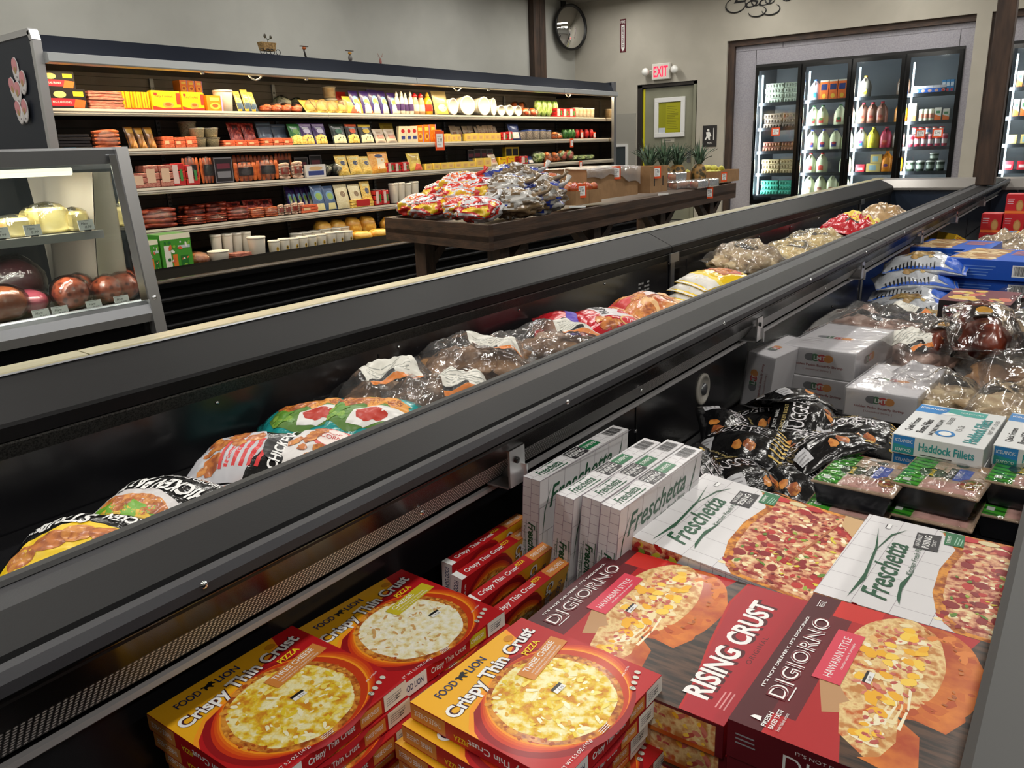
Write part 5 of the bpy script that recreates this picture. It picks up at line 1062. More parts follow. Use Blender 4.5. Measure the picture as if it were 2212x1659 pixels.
PROTO = {
 'franks': lambda: u_box(P_(30, 22, 22), frank_d),
 'slab_red': lambda: u_slab(m_bacon, 6), 'slab_dark': lambda: u_slab(P_(34, 30, 34), 5, lambda a: a.rect(.1, .05, .5, .15, P(60, 130, 170))),
 'slab_orange': lambda: u_slab(m_ham, 3, lambda a: a.rect(.1, .3, .5, .6, P(240, 200, 150))), 'slab_yel': lambda: u_slab(m_cheese, 3, lambda a: a.rect(.2, .1, .8, .9, P(190, 40, 40))),
 'ycarton_edge': lambda: u_box(P_(236, 180, 20), lambda a: (a.rect(0, 0, 1, .10, P(200, 60, 30)), a.rect(.0, .1, .30, 1, P(150, 100, 16)))),
 'ycarton': lambda: u_box(P_(246, 196, 24), lambda a: (a.poly([(0, 0), (1, 0), (1, .16), (.4, .1), (0, .22)], P(220, 50, 30)), a.text('Fully Cooked', .12, .62, .17, P(110, 50, 20), w=.62, bold=.02), a.ell(.55, .28, .2, .16, P(230, 150, 70), 18), a.ell(.55, .30, .12, .08, P(180, 90, 40), 14), a.rect(.86, .3, 1, .9, P(220, 50, 30)), a.rect(.08, .76, .2, .9, P(200, 40, 40)))),
 'ocarton': lambda: u_box(P_(238, 132, 30), lambda a: (a.ell(.5, .32, .34, .22, P(246, 190, 70), 18), a.ell(.5, .34, .2, .12, P(190, 90, 40), 14), a.rect(.2, .66, .8, .86, P(250, 220, 90)), a.rect(.9, .0, 1, 1, P(190, 150, 210)))),
 'kycarton': lambda: u_box(P_(216, 186, 40), lambda a: (a.rect(.1, .5, .9, .9, ink_k), a.ell(.5, .3, .28, .14, P(236, 220, 150)))),
 'wcarton': lambda: u_box(P_(240, 226, 190), lambda a: (a.ell(.5, .7, .3, .12, P(200, 40, 40)), a.rect(.2, .2, .8, .4, P(60, 70, 140)))),
 'gbox': lambda: u_box(P_(74, 150, 52), lambda a: (a.rect(.0, .86, 1, 1, P(236, 228, 200)), a.rect(.1, .1, .3, .7, P(230, 226, 210)), a.rect(.35, .12, .5, .45, P(220, 120, 40)), a.rect(.55, .6, .95, .68, P(190, 200, 200)), a.rect(.6, .1, .85, .4, P(40, 110, 40)), a.blobs(24, lambda q: (q.uniform(.05, .95), q.uniform(.05, .8)), [P(130, 180, 60), P(240, 236, 220), P(40, 110, 50), P(220, 100, 60)], .02, .05, 2, 5))),
 'tall_tub': lambda: u_tub(m_tubw, m_lid, .78), 'white_tub': lambda: u_tub(m_tubw, m_lid, .80), 'gold_tub': lambda: u_tub(m_tubw, m_lid, .86, mark=P(190, 150, 40)), 'cup': lambda: u_tub(cl('cup_cream', (220, 206, 180), (200, 170, 130), None, 3), m_lid, .9),
 'grain_tub': lambda: u_tub(m_grain, mat('clear_lid', (190, 180, 160), .2), .8), 'mushtub': lambda: u_tub(m_mush, P_(60, 90, 170), .95),
 'sidetub': lambda: (lambda mb: mb)((lambda mb: (mb.lathe([(.36, -1), (.40, -.98), (.47, -.06)], m_tubw, 24, Matrix.Translation((0, 0, .5)) @ Matrix.Rotation(PI/2, 4, 'Y')), mb.lathe([(.49, -.08), (.5, -.02), (.48, 0), (.42, 0), (.41, -.02), (.001, -.02)], m_lid, 28, Matrix.Translation((0, 0, .5)) @ Matrix.Rotation(PI/2, 4, 'Y')), mb)[-1])(MB())),
 'pouch_yb': lambda: u_pouch(P_(224, 196, 96), lambda a: (a.rect(.02, .02, .98, .42, P(58, 80, 106)), a.lines(.2, .5, .8, .9, 5, P(190, 130, 40)), a.rect(.02, .02, .5, .12, P(240, 180, 60)))),
 'brownpouch': lambda: u_pouch(P_(150, 96, 30), lambda a: (a.poly([(.3, .0), (.98, .0), (.98, .3), (.6, .34)], P(220, 150, 80)), a.rect(.08, .7, .9, .9, P(190, 140, 40)), a.rect(.0, .0, .12, 1, P(70, 40, 20)))),
 'meatbag': lambda: u_blobs([m_ham, m_link], 14, .28, 4), 'darkbag': lambda: u_blobs([P_(60, 66, 50), P_(150, 150, 130), P_(40, 44, 36)], 9, .3, 5, .25), 'cheesebag': lambda: u_pouch(m_cheese, lambda a: a.rect(.2, .55, .8, .8, P_(236, 190, 110)), 1.6, .9),
 'redpouch': lambda: u_pouch(P_(200, 44, 36), lambda a: a.rect(.2, .5, .8, .7, P(230, 120, 70))), 'ypouch': lambda: u_pouch(P_(226, 192, 70), lambda a: (a.poly([(.3, .05), (.95, .05), (.95, .35), (.5, .42)], P(220, 90, 60)), a.lines(.2, .6, .8, .9, 4, P(170, 120, 40)))),
 'ppouch': lambda: u_pouch(P_(58, 36, 110), lambda a: (a.ell(.5, .55, .34, .22, P(110, 170, 200), 20), a.ell(.5, .50, .28, .16, P(140, 180, 60), 18), a.poly([(.14, .03), (.86, .03), (.8, .36), (.5, .5), (.2, .36)], P(240, 232, 200)))), 'bpouch': lambda: u_pouch(P_(66, 92, 130), lambda a: (a.ell(.5, .6, .36, .2, P(120, 160, 190), 20), a.ell(.5, .58, .26, .14, P(150, 180, 80), 18), a.poly([(.14, .03), (.86, .03), (.8, .3), (.2, .3)], P(240, 226, 160)))),
 'ppouch2': lambda: u_pouch(P_(64, 34, 96), win(m_cheese, P(210, 200, 220), P(190, 170, 206))), 'gpouch': lambda: u_pouch(P_(44, 110, 50), win(m_cheese, P(110, 160, 70))), 'kpouch': lambda: u_pouch(P_(36, 48, 40), win(m_pale, P(60, 110, 84))), 'opouch': lambda: u_pouch(P_(40, 34, 30), win(m_cheese, P(224, 90, 40), P(224, 90, 40))), 'ypouch2': lambda: u_pouch(P_(48, 42, 32), win(m_pale, P(236, 196, 60), P(236, 196, 60))),
 'wbottle': lambda: u_bottle(P_(236, 226, 206), P_(240, 230, 214), P_(84, 60, 110)), 'rbottle': lambda: u_bottle(P_(214, 170, 130), P_(206, 34, 40), P_(230, 220, 200), .26), 'ybottle': lambda: u_bottle(P_(240, 190, 40), P_(240, 190, 50), P_(206, 60, 40), .12),
 'tanbag': lambda: u_pouch(P_(180, 160, 110), lambda a: (a.rect(.1, .05, .9, .5, P(236, 190, 90)), a.ell(.5, .3, .3, .16, P(240, 224, 180)))), 'obag': lambda: u_blobs([m_carrot, P_(232, 96, 40), P_(244, 190, 150)], 9, .27, 8, .2),
 'cabbage': lambda: u_blobs([m_green], 2, .26, 3, .12, 1.9), 'redpack': lambda: u_slab(P_(196, 40, 44), 3, lambda a: (a.rect(.1, .1, .5, .9, P(230, 200, 190)), a.rect(.6, .2, .8, .7, P(70, 140, 70)))),
 'wieners': lambda: u_rods(m_link, 5, .05, rows=2), 'olinks': lambda: u_rods(m_link, 5, 0, label=P_(36, 30, 30), horiz=False), 'wlinks': lambda: u_rods(cl('links_pale', (220, 170, 140), (236, 206, 180), None, 5), 5, 0, label=P_(150, 50, 40)), 'coil': lambda: u_rods(m_saus, 4, .25, rows=2),
 'darkmeat': lambda: u_pouch(m_meat, lambda a: a.rect(.3, .7, .7, .9, P(70, 30, 30))), 'bluebag': lambda: u_pouch(P_(88, 106, 124), lambda a: (a.rect(.04, .02, .96, .2, m_cheese), a.rect(.05, .86, .95, .92, P(130, 150, 165)))), 'palepack': lambda: u_pouch(P_(226, 204, 176), lambda a: (a.rect(.2, .3, .8, .6, P(190, 130, 110)), a.lines(.2, .68, .8, .85, 2, P(150, 110, 90)))),
 'block': lambda: u_box(P_(244, 208, 96), lambda a: (a.rect(.15, .2, .85, .75, P(236, 190, 110)), a.lines(.25, .3, .75, .66, 3, P(190, 130, 90)))), 'blueveg': lambda: u_pouch(P_(30, 50, 110), lambda a: (a.rect(.2, .1, .8, .5, P(214, 206, 200)), a.rect(.0, .9, 1, 1, P(20, 30, 70)))),
 'carrotbag': lambda: u_blobs([m_carrot, m_carrot, P_(236, 150, 100), P_(40, 120, 60)], 12, .25, 12, .2), 'gpepper': lambda: u_blobs([m_dgreen], 4, .34, 13, .25, 1.2), 'rpepper': lambda: u_blobs([m_rpep], 1, .42, 14, .2, 1.1),
 'bacon': lambda: u_slab(m_bacon, 3, lambda a: a.rect(.1, .2, .7, .8, P(226, 190, 160))), 'kpack': lambda: u_box(P_(34, 30, 34), lambda a: (a.rect(.02, .02, .98, .98, P(120, 116, 120)), a.rect(.06, .06, .94, .94, P(30, 26, 30)), a.rect(.15, .55, .85, .75, P(110, 40, 56)), a.rect(.15, .2, .85, .45, P(130, 128, 132)))),
 'wbpack': lambda: u_box(P_(228, 222, 216), lambda a: (a.rect(.1, .15, .9, .5, P(50, 66, 130)), a.ell(.5, .7, .35, .16, P(222, 180, 130), 16))), 'ybag': lambda: u_pouch(m_cheese, lambda a: (a.ell(.5, .62, .2, .12, P(70, 76, 100), 14), a.rect(.2, .8, .8, .9, P(226, 210, 140)))), 'ybag2': lambda: u_pouch(m_pale, lambda a: a.ell(.5, .6, .2, .12, P(150, 120, 80), 14)),
 'obag2': lambda: u_pouch(cl('shredded_orange', (236, 148, 40), (248, 186, 80), None, 14), lambda a: (a.poly([(.3, .2), (.7, .2), (.75, .7), (.35, .7)], P(244, 226, 190)), a.ell(.5, .8, .2, .08, P(40, 50, 90)))), 'greens': lambda: u_blobs([m_green, P_(206, 216, 160)], 9, .27, 21, .3), 'mixveg': lambda: u_blobs([m_carrot, m_green, P_(210, 90, 60)], 9, .27, 22, .3),
 'hamloaf': lambda: u_blobs([cl('ham_net', (150, 74, 34), (206, 130, 70), None, 6)], 1, .5, 30, .08), 'wedge': lambda: u_rods(cl('cheese_loaf', (230, 160, 50), (246, 196, 90), None, 4), 1, 0, rows=1),
}
DEPTH = {'franks': .10, 'ycarton_edge': .20, 'ycarton': .05, 'ocarton': .10, 'gbox': .2, 'sidetub': .22, 'wedge': .14, 'block': .05, 'hamloaf': .2, 'coil': .16, 'wieners': .07, 'olinks': .05, 'wlinks': .05, 'cabbage': .16, 'slab_red': .14, 'slab_dark': .16, 'slab_orange': .12, 'bacon': .14, 'redpack': .12, 'slab_yel': .14, 'kycarton': .05, 'wcarton': .05, 'kpack': .03, 'wbpack': .03, 'meatbag': .12, 'obag': .12, 'greens': .12, 'mixveg': .12, 'carrotbag': .12, 'darkbag': .12, 'gpepper': .09, 'rpepper': .08, 'hamloaf': .16}
SHN = {1: 'top shelf', 2: 'second shelf', 3: 'third shelf', 4: 'fourth shelf', 5: 'bottom deck'}
WRAP = {'coil', 'meatbag', 'wieners', 'obag', 'greens', 'carrotbag', 'mixveg', 'hamloaf', 'olinks', 'darkbag', 'wlinks', 'cheesebag'}
ORD = 'leftmost second third fourth fifth sixth seventh eighth ninth tenth eleventh twelfth'.split()
NAMES = {}
def oname(cat): return cat.replace(' ', '_')
made = {}
def short(d):
    return ' '.join(d.split()[:9]) if len(d.split()) > 9 else d
def proto(kind, cat):
    if kind in made: return None
    mb = PROTO[kind]()
    if kind in WRAP:
        e = empty(oname(cat)); mb.build('contents', e); w_ = MB(); w_.blob((-.5, 0, .5), (.56, .535, .53), flm, 5, .06, 14, 3)
        w_.v = [(max(-1.06, min(.04, x)), max(-.53, min(.53, y)), max(0.0, min(1.05, z))) for x, y, z in w_.v]; w_.build('clear_wrap', e); made[kind] = e
    else: made[kind] = mb.build(oname(cat))
    return made[kind]
def put(kind, cat, x, y, z, d, w_, h, rz=0.0):
    first = proto(kind, cat); rot = (0, 0, rz)
    if first: o = first; o.location = (x, y, z); o.rotation_euler = rot; o.scale = (d, w_, h)
    else: o = clone(made[kind], (x, y, z), rot, (d, w_, h)); o.name = oname(cat)
    return o
rows = {}
for r in STOCK: rows.setdefault((r[0], r[8]), []).append(r)
q = random.Random(5)
for (sh, desc), rs in rows.items():
    tot = sum(r[7] for r in rs); idx = 0
    for (_, kind, y0, y1, zb, h, back, n, _, cat) in sorted(rs, key=lambda r: r[2]):
        x = SH[sh][0]-.035-back
        if zb-SH[sh][1] > .02 and back > 0:      # something to stand on
            k2 = {'ocarton': 'ycarton', 'cup': 'cup', 'grain_tub': 'grain_tub'}[kind]; o = put(k2, cat, x, (y0+y1)/2, SH[sh][1], DEPTH.get(k2, .06)*1.6, (y1-y0), zb-SH[sh][1]-.001)
            tag(o, 'plain lower '+cat+' under the '+desc.split(',')[0].split(' at the')[0].split(' stacked')[0]+' on the '+SHN[sh], cat)
        for i in range(n):
            wd = (y1-y0)/n; idx += 1; d = DEPTH.get(kind, None) or (min(wd, .16) if kind.endswith('tub') or kind in ('cup', 'wbottle', 'rbottle', 'ybottle') else .07)
            hh = h*(1-.10*q.random()*(n > 1 and kind != 'ycarton_edge')); o = put(kind, cat, x-q.uniform(0, .012)*(n > 1), y0+wd*(i+.5), zb+.003, d, wd*.95, hh, q.uniform(-.10, .10)*(n > 1 and kind not in ('ycarton_edge',)))
            if tot == 1: lab = desc+' on the '+SHN[sh]
            else: lab = short(desc)+', '+(ORD[idx-1] if idx == 1 else ORD[idx-1]+' from left')+', on the '+SHN[sh]
            tag(o, lab, cat, desc+' on the '+SHN[sh] if tot > 1 else None)
# small ornaments on top of the case
br = mat('wicker', (120, 92, 50), .7, rgb2=(160, 130, 80), nscale=60)
ok_ = empty('cart_ornament', (-5.76, 4.58, 2.043)); tag(ok_, 'small wicker cart ornament with plant on top of the long case', 'ornament')
mb = MB(); mb.prism([(-.055, .03), (.055, .03), (.075, .095), (-.075, .095)], -.03, .03, br, axis='x'); mb.build('basket', ok_)
for y in (-.08, -.02, .02, .08):
    mb = MB(); mb.tube([(.035, y+.022*math.cos(t*PI/6), .022+.022*math.sin(t*PI/6)) for t in range(13)], .003, ink_k, 6); mb.build('wheel', ok_)
mb = MB(); mb.tube([(0, .01, .08), (0, .015, .115), (0, -.005, .14)], .003, P(50, 60, 36), 6); mb.tube([(0, .015, .115), (0, .045, .135)], .003, P(50, 60, 36), 6); mb.blob((0, -.01, .145), (.006, .014, .018), P(60, 56, 40), 2); mb.blob((0, .048, .14), (.006, .012, .014), P(60, 56, 40), 3); mb.build('plant', ok_)
for i, (y, nm, lb) in enumerate(((4.97, 'palm_ornament', 'small palm-like figurine with flat top on the long case, right of the wicker cart'), (5.50, 'bird_ornament', 'small grey figurine with yellow flat top on the long case'))):
    o = empty(nm, (-5.76, y, 2.043)); tag(o, lb, 'ornament')
    mb = MB(); mb.tube([(0, .012, 0), (0, 0, .05), (0, -.004, .07)], [.010, .007, .008], P(54, 50, 46), 8) if i == 0 else mb.blob((0, 0, .032), (.016, .022, .032), P(96, 92, 88), 4); mb.build('body', o)
    mb = MB(); mb.blob((0, 0, .075+.005*(1-i)), (.014, .020, .012), P(196, 140, 50) if i else P(190, 100, 40), 6); mb.box(-.012, .012, -.040, .040, .092, .098, P(84, 74, 66)); mb.build('head', o)
o = tag(empty('antler_ornament', (-5.76, 5.89, 2.043)), 'small pink figurine with thin antlers, rightmost ornament on the long case', 'ornament')
mb = MB(); mb.blob((0, 0, .026), (.010, .013, .028), P(150, 84, 76), 3); mb.build('body', o)
mb = MB()
for s in (-1, 1): mb.tube([(0, s*.004, .05), (0, s*.016, .075), (0, s*.030, .088), (0, s*.032, .10)], .0022, P(150, 110, 96), 5); mb.tube([(0, s*.014, .07), (0, s*.034, .074)], .002, P(150, 110, 96), 5)
mb.build('antlers', o)
# orange price cards
def card_proto(name, W, H, c=None):
    mb = MB(); mb.box(-.002, 0, -W/2, W/2, 0, H, c or orange_tag); a = Art(); a.rect(W*.14, H*.16, W*.86, H*.84, white_i); a.text('2.99', W*.5, H*.42, H*.22, inkg, w=W*.5, anchor='c'); a.lines(W*.22, H*.22, W*.78, H*.36, 2, grey_l); a.lines(W*.22, H*.70, W*.78, H*.80, 1, inkg)
    a.on(mb, face((0, -W/2, 0), (0, 1, 0), (0, 0, 1)), step=.0003); return mb.build(name)
card = card_proto('price_card', .085, .13)
CARDS = [(-5.728, 6.645, 1.24, 2.0, 'large orange price card hanging from the second shelf below the cheese blocks'), (-5.728, 9.27, 1.222, 1.1, 'orange price card hanging from the second shelf, nearest the mirrored end'),
  (-5.79, 9.636, 1.327, .95, 'orange price card standing on the second shelf before the peppers, left one'), (-5.79, 9.968, 1.327, .85, 'orange price card standing on the second shelf before the peppers, right one'),
  (-5.655, 8.54, .947, 1.1, 'orange price card hanging from the third shelf below the carrots'), (-5.655, 9.37, .948, .95, 'orange price card hanging from the third shelf nearest the mirrored end')]
for i, (x, y, z, k, lb) in enumerate(CARDS):
    o = card if i == 0 else card.copy()
    if i: COL.objects.link(o)
    o.location = (x, y, z); o.scale = (1, k*.85, k*.76); o.rotation_euler = (0, 0, 0); tag(o, lb, 'price card', 'orange price cards')
# ---------------------------------------------------------------- printed frozen-food bags and clear bags in the bins
def bagmat(n, c, **k): return mat('bagfilm_'+n, c, .22, coat=.7, bump=.55, bscale=38, stretch=(1, 2.2, 1), **k)
B_black = bagmat('black', (18, 18, 20)); B_white = bagmat('white', (214, 214, 216)); B_teal = bagmat('teal', (30, 160, 160)); B_red = bagmat('red', (196, 24, 38)); B_yel = bagmat('yellow', (240, 200, 24)); B_or = bagmat('orange', (206, 90, 40), rgb2=(236, 170, 110), nscale=16)
B_blue = bagmat('blue', (24, 84, 190)); B_silver = bagmat('silver', (196, 200, 206)); B_clear = bagmat('cloudy', (196, 190, 180)); B_purple = bagmat('purple', (90, 60, 170))
nug = mat('breaded_nugget', (176, 92, 30), .5, rgb2=(222, 146, 62), nscale=60, coat=.3); nugp = [nug, mat('breaded_dark', (150, 72, 26), .5, rgb2=(206, 120, 48), nscale=50, coat=.3)]
brownm = mat('brown_meat', (122, 86, 56), .45, rgb2=(170, 130, 92), nscale=14, coat=.4, bump=.5, bscale=30); tanm = mat('tan_food', (170, 142, 106), .5, rgb2=(204, 182, 142), nscale=24, coat=.4, bump=.6, bscale=26); fry = mat('fries', (206, 176, 104), .5, rgb2=(236, 216, 160), nscale=30, coat=.4, bump=.6, bscale=30)
hamm = mat('smoked_dark', (66, 22, 12), .3, rgb2=(122, 50, 28), nscale=12, coat=.8, bump=.4, bscale=40); pinkm = mat('pale_meat', (186, 150, 136), .4, rgb2=(216, 186, 172), nscale=10, coat=.4, bump=.4, bscale=20)
wrap = film('bag_film', amount=.30, rough=.10, bump=.7, bscale=20, haze=.10); wrap2 = film('bag_film_thin', amount=.2, rough=.10, bump=.6, bscale=26, haze=.0)
def bag(name, base, draw, L=.29, W=.22, T=.07, seed=1, lump=.22, sag=.02, lf=16):
    mb = MB(); top = pillow(mb, L, W, T, base, seed, lump=lump, sag=sag, lfreq=lf, wrinkle=.004)
    a = Art(); draw(a, L, W); a.on(mb, lambda x, y, h: top(x-L/2, y-W/2, h+.0006), step=.0003, sub=.009, clip=(.002, .003, L-.002, W-.003)); return mb.build(name)
def d_strips(a, L, W):
    a.poly([(L*.10, 0), (L, 0), (L, W*.60), (L*.62, W*.64), (L*.26, W*.46)], P(246, 206, 16)); a.ell(L*.30, W*.26, .030, .026, nugp[0], 16, .08); a.ell(L*.46, W*.38, .034, .022, nugp[1], 16, .08); a.ell(L*.63, W*.46, .032, .022, nugp[0], 16, .08); a.ell(L*.80, W*.48, .030, .022, nugp[1], 16, .08)
    a.ell(L*.80, W*.12, .05, .028, ink_k, 24); a.text('23g', L*.74, W*.06, .02, white_i); a.text('STRIPS', L*.62, W*.80, .042, white_i, w=L*.44, bold=.03, rot=PI); a.text('CHICKEN', L*.97, W*.84, .028, white_i, w=L*.30, bold=.03, rot=PI); a.text('BREADED CHICKEN BREAST STRIP', L*.7, W*.94, .010, white_i, w=L*.6, rot=PI); a.text('WITH RIB MEAT', L*.28, W*.66, .010, white_i, w=L*.2, rot=PI)
def d_patties(a, L, W):
    a.poly([(L*.14, 0), (L*.86, 0), (L*.92, W*.40), (L*.5, W*.56), (L*.10, W*.44)], P(214, 210, 210)); a.ell(L*.52, W*.26, .085, .045, nug, 26, .05); a.ell(L*.50, W*.20, .08, .035, P(110, 170, 40), 26, .15); a.ell(L*.54, W*.16, .07, .025, P(236, 190, 60), 20, .1); a.blobs(7, lambda q: (q.uniform(.3, .75)*L, q.uniform(.08, .32)*W), nugp+[P(120, 180, 50)], .01, .02, 1.6, 6)
    a.text('CHICKEN PATTIES', L*.95, W*.74, .046, white_i, w=L*.88, bold=.03, rot=PI); a.text('BREADED CHICKEN BREAST', L*.90, W*.89, .014, white_i, w=L*.75, rot=PI); a.text('WITH RIB MEAT', L*.7, W*.95, .010, white_i, w=L*.3, rot=PI)
def d_pop(a, L, W):
    a.poly([(L*.10, W*.04), (L*.62, W*.02), (L*.74, W*.5), (L*.60, W*.92), (L*.16, W*.90)], P(196, 196, 202))
    for i in range(5): a.poly([(L*(.46+.06*i), W*.16), (L*(.49+.06*i), W*.16), (L*(.52+.06*i), W*.62), (L*(.485+.06*i), W*.62)], P(214, 40, 44), .2)
    a.blobs(16, lambda q: (q.uniform(.2, .66)*L, q.uniform(.5, .86)*W), nugp, .010, .018, 1.5, 7); a.blobs(8, lambda q: (q.uniform(.24, .40)*L, q.uniform(.12, .5)*W), nugp, .010, .018, 1.6, 8); a.rect(L*.42, W*.14, L*.445, W*.54, P(206, 40, 40))
    a.ell(L*.83, W*.5, .034, .05, ink_k, 24); a.text('CHICKEN', L*.87, W*.16, .022, white_i, w=W*.66, rot=PI/2, bold=.03); a.text('POPCORN', L*.12, W*.93, .012, white_i, w=L*.4, bold=.02)
def d_pop2(a, L, W):
    a.poly([(L*.30, 0), (L, 0), (L, W), (L*.42, W), (L*.30, W*.5)], P(226, 222, 220)); a.ell(L*.66, W*.64, .045, .045, P(216, 90, 84), 26); a.ell(L*.66, W*.64, .036, .036, P(240, 226, 220), 26); a.text('POP', L*.66, W*.66, .014, P(206, 50, 50), anchor='c'); a.text('CORN', L*.66, W*.58, .012, P(206, 50, 50), anchor='c')
    for i in range(5): a.poly([(L*(.60+.07*i), W*.04), (L*(.63+.07*i), W*.04), (L*(.66+.07*i), W*.42), (L*(.62+.07*i), W*.42)], P(214, 50, 50), .2)
    a.blobs(14, lambda q: (q.uniform(.36, .62)*L, q.uniform(.1, .8)*W), nugp, .010, .018, 1.5, 9); a.text('CHICK', L*.26, W*.14, .03, white_i, w=W*.7, rot=PI/2, bold=.03)
def d_teal(a, L, W):
    a.ell(L*.52, W*.52, L*.36, W*.40, P(86, 130, 44), 30, .05); a.poly([(L*.22, W*.56), (L*.34, W*.82), (L*.62, W*.86), (L*.88, W*.70), (L*.80, W*.58), (L*.5, W*.66)], P(226, 150, 50)); a.blobs(7, lambda q: (q.uniform(.28, .82)*L, q.uniform(.60, .82)*W), nugp+[P(232, 158, 60)], .014, .024, 2.2, 10)
    a.poly([(L*.40, W*.20), (L*.56, W*.14), (L*.84, W*.34), (L*.86, W*.52), (L*.60, W*.56), (L*.44, W*.44)], P(232, 230, 226)); a.ell(L*.60, W*.37, .040, .030, P(186, 44, 22), 24, .12); a.blobs(10, lambda q: (q.uniform(.2, .36)*L, q.uniform(.3, .62)*W), [P(96, 150, 50), P(140, 180, 70)], .008, .016, 2.5, 11)
    a.text('CHICKEN', L*.30, W*.90, .016, ink_k, w=L*.4, bold=.04)
def d_red(a, L, W):
    a.poly([(L*.30, W*.35), (L, W*.30), (L, W), (L*.30, W)], P(224, 218, 220)); a.text('2', L*.60, W*.52, .075, P(206, 30, 44), bold=.03); a.ell(L*.68, W*.22, .05, .032, P(226, 180, 110), 24); a.ell(L*.68, W*.22, .042, .026, P(206, 30, 40), 24); a.text('Tyson', L*.68, W*.17, .02, white_i, anchor='c', shear=.3); a.text('NUGGETS', L*.42, W*.40, .03, ink_k, w=W*.6, rot=PI/2, bold=.03); a.blobs(6, lambda q: (q.uniform(.25, .45)*L, q.uniform(.08, .3)*W), nugp, .012, .02, 1.5, 12)
def d_purple(a, L, W): a.rect(L*.42, 0, L*.86, W, P(86, 60, 180)); a.text('BREASTS', L*.70, W*.16, .026, white_i, w=W*.6, rot=PI/2, bold=.03); a.rect(L*.88, 0, L, W, P(170, 160, 150))
def d_orange(a, L, W): a.poly([(0, W*.5), (L*.35, W*.55), (L*.5, W), (0, W)], P(214, 60, 60)); a.poly([(L*.36, W*.4), (L*.62, W*.46), (L*.58, W*.9), (L*.40, W*.9)], P(230, 216, 216)); a.blobs(18, lambda q: (q.uniform(.1, .9)*L, q.uniform(.08, .9)*W), nugp+[P(240, 190, 130)], .014, .03, 2, 13)
def d_ystack(a, L, W): a.rect(0, 0, L*.22, W, P(226, 222, 214)); a.rect(L*.22, 0, L*.28, W, P(240, 210, 60)); a.poly([(L*.4, W*.25), (L*.72, W*.2), (L*.8, W*.8), (L*.42, W*.85)], P(196, 84, 40)); a.ell(L*.72, W*.62, .04, .035, P(150, 40, 60), 20); a.blobs(8, lambda q: (q.uniform(.45, .75)*L, q.uniform(.3, .7)*W), nugp, .014, .024, 1.5, 14)
def d_redF(a, L, W): a.blobs(10, lambda q: (q.uniform(.3, .7)*L, q.uniform(.2, .8)*W), [P(240, 210, 60), P(246, 226, 120)], .02, .04, 2, 15); a.poly([(L*.72, 0), (L, 0), (L, W), (L*.78, W)], P(226, 206, 196)); a.ell(L*.2, W*.4, .03, .05, P(60, 60, 40), 14)
def d_nug(a, L, W):
    a.blobs(4, lambda q: (q.uniform(.44, .66)*L, q.uniform(.08, .26)*W), nugp, .010, .016, 1.3, 16, sides=6)
    a.text('NUGGETS', L*.08, W*.50, .040, P(226, 222, 226), w=L*.62, rot=0, bold=.0); a.text('CHICKEN BREAST', L*.12, W*.80, .009, P(214, 190, 120), w=L*.4); a.lines(L*.62, W*.5, L*.80, W*.84, 6, P(150, 150, 154), th=.2, seed=3)
    g = P(216, 180, 84)
    for i in range(7): a.poly([(L*(.84+.0)+.0, W*(.10+.12*i)), (L*.985, W*(.10+.12*i)), (L*.985, W*(.15+.12*i)), (L*.84, W*(.13+.12*i))], g, .1)
    a.text('JUST BARE', L*.14, W*.90, .010, white_i, w=L*.3); a.ell(L*.68, W*.90, .006, .006, g, 10); a.rect(L*.12, W*.1, L*.26, W*.32, P(206, 206, 210), 1); a.lines(L*.13, W*.12, L*.25, W*.3, 3, grey_l)
def d_blue(a, L, W):
    a.rect(0, 0, L, W*.05, P(28, 90, 200)); a.rect(0, W*.93, L, W, P(28, 90, 200)); a.poly([(L*.72, W*.1), (L, 0), (L, W), (L*.78, W*.9)], P(28, 90, 200)); a.ell(L*.44, W*.5, .05, .05, P(150, 120, 60), 20, .2); a.blobs(14, lambda q: (q.uniform(.3, .6)*L, q.uniform(.3, .7)*W), [P(176, 140, 84), P(206, 180, 120), P(120, 90, 50)], .008, .016, 1.5, 17)
    for i in range(12): a.rect(L*(.1+.045*i), W*.02, L*(.115+.045*i), W*.14, ink_k, 0.0 if i else 1)
def placeb(o, x, y, z, yaw, rx=0, ry=0): o.location = (x, y, z); o.rotation_euler = Euler((math.radians(rx), math.radians(ry), math.radians(yaw)), 'XYZ'); return o
BG = 'frozen food bags in the far bin'
LB = [
 ('strips', B_black, d_strips, (.27, .20, .07), -1.385, .555, .575, 32, 8, -6, 'black and yellow bag of chicken strips, nearest the lower left corner'),
 ('patties', B_black, d_patties, (.29, .22, .07), -1.43, .735, .572, 14, 8, -4, 'black bag of chicken patties with white and green picture, second from the left corner'),
 ('pop', B_black, d_pop, (.28, .21, .075), -1.48, .985, .578, 30, 10, -6, 'black, grey and red striped popcorn chicken bag beside the patties bag'),
 ('pop2', B_black, d_pop2, (.27, .20, .07), -1.36, 1.08, .578, 24, 12, 0, 'black and white popcorn chicken bag with red stripes against the divider rail'),
 ('teal', B_teal, d_teal, (.29, .21, .075), -1.55, 1.235, .575, 48, 10, -6, 'teal bag with green salad and orange chicken, the left of two teal bags'),
 ('teal', B_teal, d_teal, (.29, .21, .075), -1.42, 1.30, .585, 30, 14, 0, 'teal bag with red dip picture, the right of two teal bags'),
 ('red', B_red, d_red, (.30, .22, .08), -1.43, 2.56, .590, 60, 10, 8, 'red and white nugget bag in the middle of the far bin'),
 ('purple', B_red, d_purple, (.26, .20, .07), -1.55, 2.47, .585, 40, 12, 10, 'red and purple chicken bag left of the red nugget bag'),
 ('orange', B_or, d_orange, (.32, .24, .09), -1.42, 2.90, .592, 70, 6, 6, 'glossy orange and white bag behind the red nugget bag'),
]
first = {}
